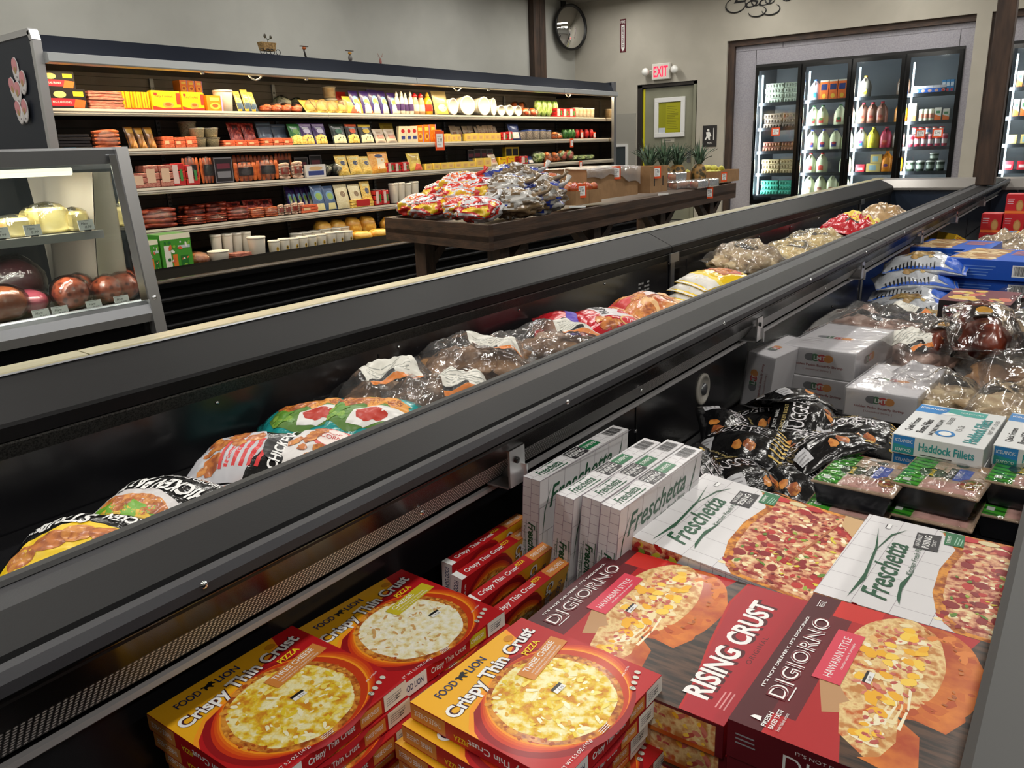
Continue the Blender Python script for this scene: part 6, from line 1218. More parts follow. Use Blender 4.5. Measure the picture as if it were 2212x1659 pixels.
for k, base, draw, (L, W, T), x, y, z, yaw, rx, ry, lab in LB:
    if k in first: o = clone(first[k], (0, 0, 0))
    else: o = bag('frozen_food_bag', base, draw, L, W, T, seed=len(first)+2); first[k] = o
    tag(placeb(o, x, y, z, yaw, rx, ry), lab, 'bag', BG)
o = clone(first['pop'], (0, 0, 0)); tag(placeb(o, -1.34, .90, .53, 60, 0, 10), 'black bag tucked low between the patties and popcorn chicken bags', 'bag', BG)
o = clone(first['strips'], (0, 0, 0)); tag(placeb(o, -1.30, .42, .53, 20, 0, 0), 'black bag end at the very left edge below the strips bag', 'bag', BG)
ys = bag('frozen_food_bag', B_yel, d_ystack, .34, .26, .055, seed=40, lump=.3)
for k, (dx, dy, z) in enumerate(((0, 0, .618), (-.02, -.04, .585), (-.01, -.08, .553), (.0, -.14, .52))):
    o = ys if k == 0 else clone(ys, (0, 0, 0)); tag(placeb(o, -1.40+dx, 3.55+dy, z, 60+3*k, 3, 0), 'yellow and white potato bag, '+('top of the stack of four' if k == 0 else ORD[k]+' from the top of the stack of four'), 'bag', 'stacked yellow potato bags')
o = bag('frozen_food_bag', B_red, d_redF, .50, .34, .15, seed=44, lump=.8); tag(placeb(o, -1.42, 6.15, .60, 80, 8, 0), 'glossy red and yellow bag near the far end of the far bin', 'bag', BG)
def paper_label(a, L, W, x0=.25, y0=.25, x1=.75, y1=.78, stripe=True):
    a.rect(L*x0, W*y0, L*x1, W*y1, P(226, 224, 214)); a.lines(L*(x0+.04), W*(y0+.12), L*(x1-.04), W*(y1-.06), 8, P(160, 162, 156), th=.22, seed=9)
    if stripe: a.rect(L*x0, W*y0, L*x1, W*(y0+.05), P(226, 130, 50)); a.rect(L*x0, W*(y0+.055), L*(x0+.2), W*(y0+.10), ink_k)
def clear_bag(name, cont, n, L, W, T, seed, lab=None, r=None, wr=None, long=False, neck=True):
    """see-through bag: food pieces, printed label, crinkled film"""
    e = empty(name); q = random.Random(seed); mb = MB(); r = r or T*.42
    for k in range(n):
        a_ = q.uniform(0, 2*PI); d = math.sqrt(q.random()); x = math.cos(a_)*d*(L/2-r*1.1); y = math.sin(a_)*d*(W/2-r*1.1); z = (1-d**2)*T*.20*q.uniform(-.3, 1)
        T_ = Matrix.Translation((x, y, z)) @ Matrix.Rotation(q.uniform(0, PI), 4, 'Z'); mb.blob((0, 0, 0), (r*1.7, r*.95, r*.62), cont, seed+k, .30, 14, 2, T_)
    mb.build('contents', e)
    mb = MB(); top = pillow(mb, L, W, T*1.25, wr or wrap, seed+3, nu=40, nv=30, lump=.5, lfreq=15, wrinkle=.009, off=.004, under=.45, fin=.03); mb.build('clear_wrap', e)
    if lab:
        mb = MB(); a = Art(); paper_label(a, L, W, *lab); a.on(mb, lambda x, y, h: top(x-L/2, y-W/2, h+.001), step=.0004, sub=.012); mb.build('paper_label', e)
    return e
CB = [
 (brownm, 9, .36, .30, .12, 61, (.30, .30, .72, .80), -1.545, 1.53, .555, 62, 6, -4, 'clear bag of brown chicken pieces with white label, beside the teal bags'),
 (brownm, 8, .33, .26, .11, 62, (.40, .20, .9, .75), -1.365, 1.55, .555, 55, 8, 6, 'clear bag of brown chicken with curled white label against the divider rail'),
 (brownm, 10, .40, .30, .13, 63, (.45, .3, .85, .7), -1.51, 1.86, .575, 48, 8, 0, 'large crinkled clear bag of brown chicken with loose neck, middle of the far bin'),
 (brownm, 9, .40, .30, .12, 64, (.5, .3, .9, .7), -1.44, 2.20, .56, 55, 6, 4, 'clear bag of brown chicken left of the red nugget bag'),
 (tanm, 22, .42, .32, .16, 65, None, -1.50, 4.15, .60, 75, 8, 0, 'clear bag of pale potato pieces behind the yellow potato bags'),
 (fry, 20, .40, .28, .12, 66, None, -1.39, 4.65, .575, 70, 6, 6, 'clear bag of golden potato pieces in the middle distance'),
 (fry, 20, .46, .30, .11, 67, None, -1.44, 5.25, .58, 75, 6, 0, 'clear bag of pale fries, right behind the golden potato bag'),
]
for (c, n, L, W, T, sd, lab, x, y, z, yaw, rx, ry, lb) in CB:
    tag(placeb(clear_bag('frozen_food_bag', c, n, L, W, T, sd, lab), x, y, z, yaw, rx, ry), lb, 'bag', BG)
o = bag('frozen_food_bag', bagmat('tan', (176, 142, 100), rgb2=(196, 164, 122), nscale=9), lambda a, L, W: a.rect(L*.8, 0, L, W, P(206, 190, 176)), .55, .30, .12, seed=48, lump=.7); tag(placeb(o, -1.40, 7.0, .62, 84, 8, 0), 'tan paper-like bag at the far end of the far bin', 'bag', BG)
# inner floors under the goods
def shelf_in(x0, x1, y0, y1, z): mb = MB(); mb.box(x0, x1, y0, y1, z-.01, z, liner); fpart(mb, 'bin_base_plate')
shelf_in(-1.715, -.89, FY0, 8.7, .505); shelf_in(-.845, .095, FY0, 1.46, .362); shelf_in(-.845, .095, 1.465, 8.7, .425)

# ---- nugget bags pile
ng = bag('nugget_bag', B_black, d_nug, .23, .165, .05, seed=70, lump=.4)
NG = [(-.665, 2.02, .495, 20, 6, -8, 'at the back left under the round wall plug'), (-.615, 2.12, .535, 55, -20, 18, 'propped against the white shrimp cartons'), (-.640, 1.80, .515, 8, 8, -4, 'with white sticker, middle left of the pile'),
 (-.515, 1.90, .495, -35, 8, 0, 'in the middle of the pile'), (-.425, 2.02, .505, 12, 12, 0, 'in front of the right shrimp carton'), (-.625, 1.55, .50, 88, 55, 0, 'standing on edge behind the upright white cartons'),
 (-.575, 1.67, .485, 62, 12, 16, 'leaning behind the standing one'), (-.475, 1.74, .47, -28, 14, 6, 'left of the turkey trays'), (-.435, 1.60, .445, 74, 6, 6, 'low in the pile beside the trays'), (-.33, 1.52, .425+.03, 5, 0, 0, 'lying low behind the white pizza cartons'), (-.11, 1.50, .425+.03, 185, 0, 0, 'lying low before the trays at the near rail'),
  (-.70, 1.90, .50, -60, -14, 20, 'sloping down from the bin wall below the vent plug'), (-.55, 2.02, .525, 100, 16, -14, 'upright behind the others, beside the stack of two'), (-.64, 1.66, .47, -15, 20, 14, 'low at the left by the bin wall'), (-.50, 1.56, .46, 130, -10, 10, 'behind the rightmost upright pizza carton'), (-.46, 1.84, .52, 48, -12, -14, 'crossing the middle of the pile')]
for k, (x, y, z, yaw, rx, ry, lb) in enumerate(NG):
    o = ng if k == 0 else clone(ng, (0, 0, 0)); tag(placeb(o, x, y, z, yaw, rx, ry), 'black nugget bag '+lb, 'bag', 'black nugget bags')
# ---- turkey trays
def tray():
    e = empty('turkey_tray'); L, W, H = .215, .155, .045
    mb = MB(); mb.prism([(-W/2+.012, -H), (W/2-.012, -H), (W/2, 0), (-W/2, 0)], -L/2, L/2, P(14, 16, 22, .2, .4)); mb.build('tray', e)
    mb = MB(); mb.box(-W/2-.004, W/2+.004, -L/2-.004, L/2+.004, -.002, .004, P(186, 160, 136, .2, .5), bev=.002)
    a = Art(); g = P(72, 176, 44)   # x runs across, y along
    a.rect(0, 0, W, L, P(196, 172, 150)); a.rect(0, 0, W*.30, L, g); a.rect(0, 0, W, L, P(0, 0, 0)) if False else None
    for i in range(9): a.poly([(0, L*(.03+.11*i)), (W*.29, L*(.00+.11*i)), (W*.31, L*(.035+.11*i)), (0, L*(.075+.11*i))], P(32, 104, 30), .1)
    a.ell(W*.34, L*.50, W*.17, L*.15, P(20, 44, 26), 28); a.ell(W*.34, L*.50, W*.145, L*.125, P(34, 66, 34), 28, up=.5); a.text("Jennie-O", W*.38, L*.385, .014, yel, w=L*.22, rot=PI/2, bold=.03)
    a.rect(W*.32, L*.02, W*.95, L*.30, P(206, 164, 156)); a.rect(W*.50, L*.40, W*.60, L*.76, P(50, 58, 46)); a.rect(W*.60, L*.38, W*.78, L*.78, P(74, 104, 200)); a.text('GROUND', W*.57, L*.44, .009, white_i, rot=PI/2, w=L*.26); a.text('TURKEY', W*.68, L*.44, .011, white_i, rot=PI/2, w=L*.28)
    a.ell(W*.84, L*.34, W*.15, L*.17, P(150, 110, 76), 26); a.ell(W*.84, L*.34, W*.12, L*.14, P(190, 150, 90), 24, .1); a.blobs(26, disc(W*.84, L*.34, W*.11, L*.12), [P(160, 60, 40), P(214, 170, 90), P(110, 130, 50), P(120, 76, 40)], .003, .007, 1.6, 4)
    a.ell(W*.60, L*.88, W*.08, L*.05, P(40, 60, 44), 20); a.rect(W*.80, L*.80, W*.97, L*.97, P(186, 150, 110)); a.text('turkey ground', W*.46, L*.40, .007, P(60, 110, 50), rot=PI/2, w=L*.34); a.rect(W*.08, L*.10, W*.17, L*.19, P(230, 230, 230)); a.rect(W*.4, L*.9, W*.5, L*.96, P(230, 230, 230))
    a.on(mb, face((-W/2, -L/2, .004), (1, 0, 0), (0, 1, 0))); mb.build('printed_card', e)
    mb = MB(); T = Matrix.Rotation(PI/2, 4, 'Z'); top = pillow(mb, L+.012, W+.012, .016, wrap2, 5, 30, 24, wrinkle=.004, off=.004, bottom=False, fin=.004); mb.v = [tuple(T @ Vector(p)) for p in mb.v]; mb.build('clear_wrap', e)
    return e
t0 = tray()
for k, (x, y, z, yaw, lb) in enumerate(((-.335, 1.725, .520, -2, 'green-edged ground turkey tray with glare, left of three'), (-.190, 1.79, .522, -4, 'green-edged ground turkey tray, middle of three'), (-.035, 1.90, .520, -4, 'green-edged ground turkey tray by the near rail, right of three'),
        (-.345, 1.700, .472, 0, 'lower turkey tray under the left one'), (-.195, 1.755, .474, -2, 'lower turkey tray under the middle one'), (-.04, 1.85, .472, -2, 'lower turkey tray under the right one'))):
    o = t0 if k == 0 else clone(t0, (0, 0, 0)); tag(placeb(o, x, y, z, yaw, -3 if k < 3 else 0), lb, 'meat tray', 'turkey trays')
# ---- haddock cartons
def haddock():
    W, L, H = .185, .262, .046; mb = MB(); mb.box(0, W, 0, L, 0, H, P(226, 228, 228), bev=.001); teal = P(40, 150, 150); bl = P(40, 130, 200)
    a = Art(); a.rect(0, L*.74, W*.36, L*.97, bl) ; a.rect(W*.36, L*.80, W*.80, L*.97, P(70, 170, 160)); a.poly([(W*.3, L*.74), (W*.55, L*.80), (W*.36, L*.84)], white_i); a.text('ICELANDIC', W*.03, L*.86, .012, white_i, w=W*.3, bold=.02); a.text('SEAFOOD', W*.5, L*.87, .009, white_i, w=W*.26)
    a.text('Quick Frozen', W*.17, L*.14, .016, ink_k, w=L*.40, rot=PI/2, bold=.02); a.text('Boned Fillets', W*.30, L*.14, .016, ink_k, w=L*.40, rot=PI/2, bold=.02); a.ell(W*.52, L*.22, .020, .022, bl, 26); a.ell(W*.52, L*.22, .013, .015, white_i, 22); a.lines(W*.36, L*.12, W*.42, L*.6, 12, ink_k, th=.4)
    a.text('SINGLES FREEZER', W*.50, L*.48, .010, ink_k, w=L*.22, rot=PI/2); a.text('1.5 Oz', W*.66, L*.34, .012, ink_k, rot=PI/2); a.text('Haddock Fillets', W*.90, L*.08, .028, teal, w=L*.70, rot=PI/2, bold=.02); a.text('NET WT 1.5 LBS', W*.97, L*.40, .008, ink_k, w=L*.4, rot=PI/2)
    a.on(mb, face((0, 0, H), (1, 0, 0), (0, 1, 0)))
    a = Art(); a.rect(W*.02, H*.06, W*.26, H*.96, bl); a.poly([(W*.02, H*.06), (W*.26, H*.06), (W*.26, H*.4), (W*.02, H*.52)], teal); a.text('ICELANDIC', W*.04, H*.62, .008, white_i, w=W*.2); a.text('SEAFOOD', W*.05, H*.16, .007, white_i, w=W*.18); a.text('Haddock Fillets', W*.31, H*.34, .019, teal, w=W*.60, bold=.02); a.lines(W*.33, H*.12, W*.8, H*.24, 1, inkg)
    a.on(mb, face((0, 0, 0), (1, 0, 0), (0, 0, 1))); return mb.build('fish_carton')
h0 = haddock(); HD = [(-.318, 1.885, .522, -4, 'white and blue haddock fillet carton topping its stack, next to the turkey trays'), (-.122, 1.925, .518, -3, 'white and blue haddock fillet carton partly hidden by the near rail')]
for j, nm in enumerate(('left', 'right')):
    for k in (1, 2): HD.append((-.318+.196*j+.003*k, 1.89+.035*j, .522-.0475*k-.004*j*0, -4+2*k, 'haddock carton, %s from the top of the %s stack' % (ordn[k-1], nm)))
for k, (x, y, z, yaw, lb) in enumerate(HD):
    o = h0 if k == 0 else clone(h0, (0, 0, 0)); tag(placeb(o, x, y, z, yaw), lb, 'fish carton', 'haddock cartons')
# ---- white shrimp cartons wrapped in film
def shrimp():
    W, L, H = .215, .37, .088; e = empty('shrimp_carton'); mb = MB(); mb.box(0, W, 0, L, 0, H, P(224, 222, 226), bev=.002)
    def logo(a, cx, cy, k):
        for dx, m in ((-.030, P(110, 112, 118)), (-.012, P(30, 110, 60)), (.008, P(206, 40, 40)), (.028, P(226, 150, 40))): a.ell(cx+dx*k, cy, .015*k, .012*k, m, 18, up=.5)
        a.rect(cx-.03*k, cy-.012*k, cx-.02*k, cy+.012*k, P(110, 112, 118), .5); a.text('LMT', cx-.016*k, cy-.007*k, .013*k, white_i, w=.036*k, bold=.02)
    a = Art(); logo(a, W*.5, H*.68, 1); a.text('Golden Panko Butterfly Shrimp', W*.14, H*.34, .0095, P(150, 50, 50), w=W*.70, bold=.02); a.text('[ Uncooked Shrimp ]', W*.28, H*.20, .007, P(150, 60, 60), w=W*.4); a.on(mb, face((0, 0, 0), (1, 0, 0), (0, 0, 1)))
    a = Art(); logo(a, W*.45, L*.45, 1.3); a.lines(W*.1, L*.15, W*.4, L*.4, 4, P(196, 190, 196), th=.2); a.on(mb, face((0, 0, H), (1, 0, 0), (0, 1, 0)))
    a = Art(); logo(a, L*.35, H*.55, 1.1); a.on(mb, face((W, 0, 0), (0, 1, 0), (0, 0, 1))); mb.build('carton', e)
    mb = MB(); g = .003; mb.box(-g, W+g, -g, L+g, -g*0, H+g, film('shrink_film', amount=.0, rough=.10, bump=.2, bscale=18, haze=.10)); mb.build('shrink_wrap', e); return e
s0 = shrimp(); SHP = [(-.745, 2.455, .516, 0, -5, 0, 'wrapped white shrimp carton on top of the stack of two'), (-.742, 2.45, .426, 0, -5, 0, 'wrapped white shrimp carton at the bottom of the stack of two'), (-.512, 2.265, .470, 0, -4, 0, 'wrapped white shrimp carton right of the stack, before the clear bags'),
   (-.740, 2.30, .428, 0, -8, -84, 'wrapped white shrimp carton standing on its side against the bin wall')]
for k, (x, y, z, rx, yaw, ry, lb) in enumerate(SHP):
    o = s0 if k == 0 else clone(s0, (0, 0, 0)); tag(placeb(o, x, y, z, yaw, rx, ry), lb, 'shrimp carton', 'shrimp cartons')
    if k == 2: o.scale = (.86, .80, .90)
    if k == 3: o.scale = (.80, .70, 1.0)
# ---- clear bags of meat on the right
MBG = [(pinkm, 5, .50, .40, .13, 81, (.6, .2, .85, .5), -.60, 3.12, .52, 80, 4, 0, 'clear bag of pale meat behind the shrimp cartons'), (tanm, 6, .62, .42, .15, 82, (.62, .1, .82, .42), -.20, 3.10, .53, 70, 4, 0, 'large clear bag of pale meat under the dark smoked turkey'),
 (brownm, 4, .40, .34, .15, 83, None, -.10, 2.78, .50, 20, 0, 0, 'clear bag of brown meat by the near rail'), (tanm, 14, .32, .24, .11, 84, None, -.33, 2.44, .495, 10, 0, 0, 'clear bag of tan pieces behind the haddock cartons'), (tanm, 12, .28, .24, .12, 85, None, -.11, 2.36, .50, -10, 0, 0, 'clear bag of tan pieces behind the haddock carton by the near rail'),
 (tanm, 14, .60, .46, .20, 86, None, -.32, 5.25, .53, 40, 0, 0, 'big cloudy clear bag in front of the red cartons'), (pinkm, 6, .34, .26, .12, 87, (.2, .2, .6, .7), -.44, 2.86, .50, 60, 0, 0, 'clear bag with blue and white label beside the smoked turkey'), (pinkm, 8, .45, .34, .14, 88, None, -.12, 3.62, .50, 30, 0, 0, 'clear bag of meat before the black cartons')]
for (c, n, L, W, T, sd, lab, x, y, z, yaw, rx, ry, lb) in MBG: tag(placeb(clear_bag('meat_bag', c, n, L, W, T, sd, lab, r=T*.5), x, y, z, yaw, rx, ry), lb, 'bag', 'clear meat bags')
def smoked(nm, lb, x, y, z, yaw, rx, sc=1):
    e = empty(nm); mb = MB(); mb.blob((0, .06, .0), (.056, .095, .045), hamm, 4, .10, 20); mb.blob((0, -.08, 0), (.060, .08, .048), hamm, 9, .14, 20); mb.build('smoked_meat', e)
    mb = MB(); top = pillow(mb, .34, .19, .11, wrap2, 8, 30, 20, wrinkle=.006, fin=.03); mb.v = [(p[1], p[0], p[2]) for p in mb.v]; mb.f = [tuple(reversed(f)) for f in mb.f]; mb.build('clear_wrap', e)
    mb = MB(); a = Art(); a.rect(0, 0, .075, .085, P(30, 26, 26)); a.ell(.038, .045, .022, .026, P(226, 170, 60), 20); a.lines(.01, .01, .065, .03, 2, white_i); a.on(mb, lambda p, q_, h: Vector((p-.0375, q_-.03, .050+h-((p-.0375)**2)*6)), step=.0004, sub=.015); mb.box(.085, .092, -.15, .11, -.02, -.005, B_black); mb.build('black_label', e)
    e.scale = (sc,)*3; return tag(placeb(e, x, y, z, yaw, rx), lb, 'smoked turkey')
smoked('smoked_turkey', 'dark brown smoked turkey in clear wrap, black label, on top of the clear bags', -.255, 2.86, .625, 14, 10, 1.1); smoked('smoked_turkey', 'smaller dark brown smoked turkey left of the large one', -.375, 2.93, .57, -10, 10, .8)
# ---- blue and silver bags, blue cartons, black cartons, red cartons
bb = bag('frozen_food_bag', B_silver, d_blue, .34, .26, .075, seed=90, lump=.6)
for k, (x, y, z, yaw, lb) in enumerate(((-.62, 4.05, .655, 10, 'topmost silver and blue bag beside the blue cartons'), (-.64, 3.95, .600, 20, 'silver and blue bag second in the pile'), (-.63, 3.90, .550, 5, 'silver and blue bag third in the pile'), (-.60, 3.72, .515, 30, 'silver and blue bag low at the front of the pile'), (-.62, 3.90, .470, 0, 'silver and blue bag at the bottom of the pile'), (-.50, 3.66, .475, 60, 'blue bag end low beside the black cartons'))):
    o = bb if k == 0 else clone(bb, (0, 0, 0)); tag(placeb(o, x, y, z, yaw, 4), lb, 'bag', 'silver and blue bags')
def plain_box(nm, W, L, H, base, top, front, side=None):
    mb = MB(); mb.box(0, W, 0, L, 0, H, base, bev=.001); a = Art(); top(a, W, L); a.on(mb, face((0, 0, H), (1, 0, 0), (0, 1, 0))); a = Art(); front(a, W, H); a.on(mb, face((0, 0, 0), (1, 0, 0), (0, 0, 1)))
    if side: a = Art(); side(a, L, H); a.on(mb, face((W, 0, 0), (0, 1, 0), (0, 0, 1)))
    return mb.build(nm)
bw = P(222, 190, 150)
blu = plain_box('breakfast_carton', .36, .42, .085, P(26, 84, 190), lambda a, W, L: (a.rect(0, 0, W, L, P(34, 96, 204)), a.poly([(0, L*.1), (W*.5, L*.05), (W*.55, L*.95), (W*.1, L)], P(176, 130, 84)), a.blobs(60, lambda q: (q.uniform(.05, .5)*W, q.uniform(.12, .92)*L), [P(222, 190, 140), P(190, 150, 96), P(236, 214, 170)], .008, .018, 2.6, 6), a.lines(W*.6, L*.5, W*.95, L*.9, 4, P(214, 130, 90), th=.5)),
    lambda a, W, H: (a.rect(W*.74, H*.2, W*.93, H*.8, white_i), a.barcode(W*.76, H*.26, W*.91, H*.74, ink_k), a.lines(W*.1, H*.2, W*.6, H*.8, 4, P(110, 150, 220), th=.3)), lambda a, L, H: a.lines(L*.1, H*.2, L*.6, H*.7, 3, P(110, 150, 220)))
for k, (x, y, z, yaw, lb) in enumerate(((-.545, 4.10, .590, -6, 'blue carton with food picture on top of the middle stack'), (-.555, 4.12, .503, -5, 'blue carton second from the top of the middle stack'), (-.80, 4.70, .560, -4, 'blue carton at the back against the bin wall'), (-.545, 4.12, .426-.0, -4, 'blue carton at the bottom of the middle stack'))):
    o = blu if k == 0 else clone(blu, (0, 0, 0)); o.scale = (1, 1, 1 if k < 3 else .86); tag(placeb(o, x, y, z, yaw), lb, 'carton', 'blue cartons')
o = clone(blu, (0, 0, 0)); o.scale = (1, 1, 1.5); tag(placeb(o, -.80, 4.70, .428, -4), 'blue carton under the back one by the bin wall', 'carton', 'blue cartons')
blk = plain_box('snack_carton', .24, .30, .07, P(28, 22, 26), lambda a, W, L: (a.rect(0, 0, W, L, P(120, 60, 66)), a.blobs(24, lambda q: (q.uniform(.1, .9)*W, q.uniform(.1, .9)*L), [P(226, 190, 90), P(206, 110, 90), P(230, 206, 150)], .012, .024, 2, 3)), lambda a, W, H: (a.rect(0, 0, W, H, P(26, 20, 24)), a.lines(W*.08, H*.45, W*.56, H*.80, 2, P(196, 70, 84), th=.6), a.lines(W*.08, H*.15, W*.5, H*.35, 2, P(150, 50, 64)), a.lines(W*.65, H*.2, W*.9, H*.8, 4, grey_l)))
for k, (x, y, z, yaw, lb) in enumerate(((-.465, 3.44, .530, -3, 'black and pink carton left of two in front of the blue ones'), (-.20, 3.52, .545, -3, 'black and pink carton by the near rail'), (-.463, 3.45, .455, -2, 'black and pink carton under the left of two'), (-.198, 3.53, .470, -2, 'black and pink carton under the one by the near rail'))):
    o = blk if k == 0 else clone(blk, (0, 0, 0)); tag(placeb(o, x, y, z, yaw), lb, 'carton', 'black and pink cartons')
rdb = plain_box('waffle_carton', .215, .16, .125, P(206, 40, 50), lambda a, W, L: (a.rect(0, 0, W, L, P(214, 60, 64)), a.lines(W*.1, L*.2, W*.8, L*.7, 3, P(236, 150, 150))), lambda a, W, H: (a.rect(0, 0, W, H, P(210, 36, 48)), a.ell(W*.68, H*.40, .038, .038, P(196, 140, 80), 24), a.ell(W*.68, H*.40, .028, .028, P(214, 166, 104), 22), a.lines(W*.08, H*.5, W*.45, H*.85, 3, P(240, 200, 210)), a.rect(0, 0, W, H*.14, P(236, 130, 60))))
RB = []
for i, (x, n) in enumerate(((-.66, 2), (-.53, 3), (-.31, 3), (-.09, 3))):
    for k in range(n): RB.append((x, 6.35+.02*k, .43+.128*k, -1, 'red carton with round waffle picture, %s, %s column from left' % (('bottom', 'middle', 'top')[k] if n == 3 else ('bottom', 'top')[k], ORD[i] if i else 'first')))
for k, (x, y, z, yaw, lb) in enumerate(RB):
    o = rdb if k == 0 else clone(rdb, (0, 0, 0)); tag(placeb(o, x, y, z, yaw), lb, 'carton', 'red waffle cartons')
    if x < -.6: o.scale = (.56, 1, 1.0)
ylb = plain_box('snack_carton', .14, .20, .05, P(240, 190, 50), lambda a, W, L: (a.rect(0, 0, W, L, P(240, 196, 60)), a.rect(0, 0, W*.4, L, P(60, 130, 180)), a.lines(W*.5, L*.2, W*.9, L*.8, 4, P(206, 60, 50))), lambda a, W, H: (a.rect(0, 0, W, H*.4, P(50, 120, 170)), a.lines(W*.1, H*.5, W*.8, H*.9, 2, P(206, 60, 50))))
for k, (x, y, z, yaw, ry, lb) in enumerate(((-.49, 5.95, .545, -4, 0, 'yellow carton in front of the red waffle cartons, left of two'), (-.32, 5.95, .56, -4, 0, 'yellow carton in front of the red waffle cartons, right of two'), (-.74, 5.75, .56, 40, 28, 'small yellow and blue carton lying tilted near the bin wall'), (-.48, 5.92, .485, -4, 0, 'lower yellow carton under the left of two'), (-.32, 5.92, .50, -4, 0, 'lower yellow carton under the right of two'))):
    o = ylb if k == 0 else clone(ylb, (0, 0, 0)); tag(placeb(o, x, y, z, yaw, 0, ry), lb, 'carton', 'small yellow cartons')
yc = MB(); yc.blob((0, 0, 0), (.055, .055, .045), P(226, 216, 200), 3, .05, 16); yc.blob((0, 0, -.008), (.058, .058, .032), P(226, 150, 30), 5, .08, 16)
yo = yc.build('frozen_pie'); tag(placeb(yo, -.255, 4.20, .60, 0), 'round white and orange wrapped item right of the blue cartons', 'frozen item', 'round wrapped items'); o = clone(yo, (0, 0, 0)); tag(placeb(o, -.13, 4.24, .60, 40), 'round white and orange wrapped item by the near rail', 'frozen item', 'round wrapped items')

tag(placeb(clear_bag('meat_bag', pinkm, 8, .5, .4, .18, 91, None, r=.08), -.17, 4.30, .50, 20), 'clear bag under the round wrapped items right of the blue cartons', 'bag', 'clear meat bags')
# ---------------------------------------------------------------- produce on the timber table
def printed_blob(name, rad, mats, seed, lump=.10, fr=3.2, n=60, neck=True, bands=1.0):
    mb = MB(); m0 = MB(); m0.blob((0, 0, 0), rad, mats[0], seed, lump, n, fr)
    idx = {}
    for f in m0.f:
        c = sum((Vector(m0.v[i]) for i in f), Vector())/len(f); d = Vector((c.x/rad[0], c.y/rad[1], c.z/rad[2]))
        t = noise.noise(Vector((d.x*.9+seed, d.y*.9*bands, d.z*1.3)))*1.3+.5; k = min(len(mats)-1, max(0, int(t*len(mats)))); idx.setdefault(k, []).append(f)
    for k, fs in idx.items():
        us = sorted({i for f in fs for i in f}); mp = {u: j for j, u in enumerate(us)}
        mb.add([m0.v[u] for u in us], [tuple(mp[i] for i in f) for f in fs], mats[k], True)
    if neck: mb.tube([(rad[0]*.8, 0, rad[2]*.5), (rad[0]*1.15, .01, rad[2]*.75), (rad[0]*1.25, .02, rad[2]*1.1)], [.022, .010, .020], mats[-1], 8)
    return mb.build(name)
pr_red = bagmat('print_red', (206, 44, 34)); pr_wh = bagmat('print_white', (206, 208, 212)); pr_ye = bagmat('print_yellow', (236, 196, 40)); pr_rp = bagmat('red_potato', (120, 40, 46)); pr_gr = bagmat('print_grey', (140, 136, 132)); pr_ol = bagmat('print_orange', (226, 100, 44))
pr_bl = bagmat('print_blue', (40, 60, 150)); pr_po = bagmat('potato_tan', (128, 106, 78)); pr_po2 = bagmat('potato_dark', (96, 80, 62)); pr_cl = bagmat('clear_white', (184, 182, 178))
fa = printed_blob('produce_bag', (.16, .13, .075), [pr_red, pr_wh, pr_ol, pr_wh, pr_ye, pr_red], 3); fb = printed_blob('produce_bag', (.16, .13, .075), [pr_ye, pr_red, pr_wh, pr_rp, pr_red, pr_wh], 8)
RBG = [(-3.86, 4.22, .875, 20, 0, 'leftmost at the near end of the table'), (-3.62, 4.12, .875, 60, 1, 'at the near rim, left of middle'), (-3.38, 4.10, .875, -20, 0, 'at the near rim, right of middle'), (-3.14, 3.98, .87, 80, 1, 'at the near right corner of the table'), (-3.74, 4.34, .955, 10, 1, 'in the second row, left'), (-3.50, 4.26, .95, 80, 0, 'in the second row, middle'),
   (-3.62, 4.38, 1.01, 30, 0, 'high on the pile with yellow top'), (-3.88, 4.56, .90, -30, 0, 'at the back left of the pile'), (-3.42, 4.38, .97, 70, 1, 'with dark red contents next to the potato bags'), (-3.66, 4.60, .93, 50, 1, 'at the back, behind the high one')]
for k, (x, y, z, yaw, v, lb) in enumerate(RBG):
    src = (fa, fb)[v]; o = src if k in (0, 1) else clone(src, (0, 0, 0)); tag(placeb(o, x, y, z, yaw, 8, -6), 'red, white and yellow printed potato bag '+lb, 'bag', 'red and white potato bags')
pa = printed_blob('potato_bag', (.24, .17, .12), [pr_po, pr_cl, pr_po2, pr_po, pr_bl, pr_cl], 12, .12, 4.5, 60); pb = printed_blob('potato_bag', (.20, .14, .095), [pr_bl, pr_cl, pr_po, pr_cl, pr_po2, pr_po], 17, .12, 4.5, 60)
PBG = [(-3.38, 4.66, 1.00, 60, 0, 'topmost, big, behind the red bags'), (-3.46, 4.86, .90, 40, 0, 'lower at the back under the big one'), (-3.10, 4.28, .885, 30, 1, 'at the rim next to the red bags'), (-3.16, 4.58, .90, 60, 0, 'in the front middle'), (-3.18, 4.74, .885, 80, 1, 'at the front right by the white slip'), (-3.30, 4.80, .96, 20, 1, 'with blue print, upper right'), (-3.62, 4.96, .89, 10, 1, 'at the back left'), (-3.24, 4.42, .96, 0, 1, 'with a red and yellow label, middle')]
for k, (x, y, z, yaw, v, lb) in enumerate(PBG):
    src = (pa, pb)[v]; o = src if k in (0, 2) else clone(src, (0, 0, 0)); tag(placeb(o, x, y, z, yaw, 5, 0), 'clear and blue potato bag '+lb, 'bag', 'clear potato bags')
kraft = mat('cardboard', (158, 122, 84), .8, rgb2=(146, 112, 76), nscale=12); kraft2 = mat('cardboard_dark', (120, 86, 58), .8)
def open_box(name, W, L, H, t=.006, m=kraft, slots=0):
    mb = MB(); mb.box(0, W, 0, L, 0, t, m); mb.box(0, t, 0, L, t, H, m); mb.box(W-t, W, 0, L, t, H, m); mb.box(t, W-t, 0, t, t, H, m); mb.box(t, W-t, L-t, L, t, H, m)
    for s in range(slots): mb.box(W, W+.001, L*(.2+.5*s), L*(.2+.5*s)+.02, H*.25, H*.62, P(20, 16, 12))
    return mb
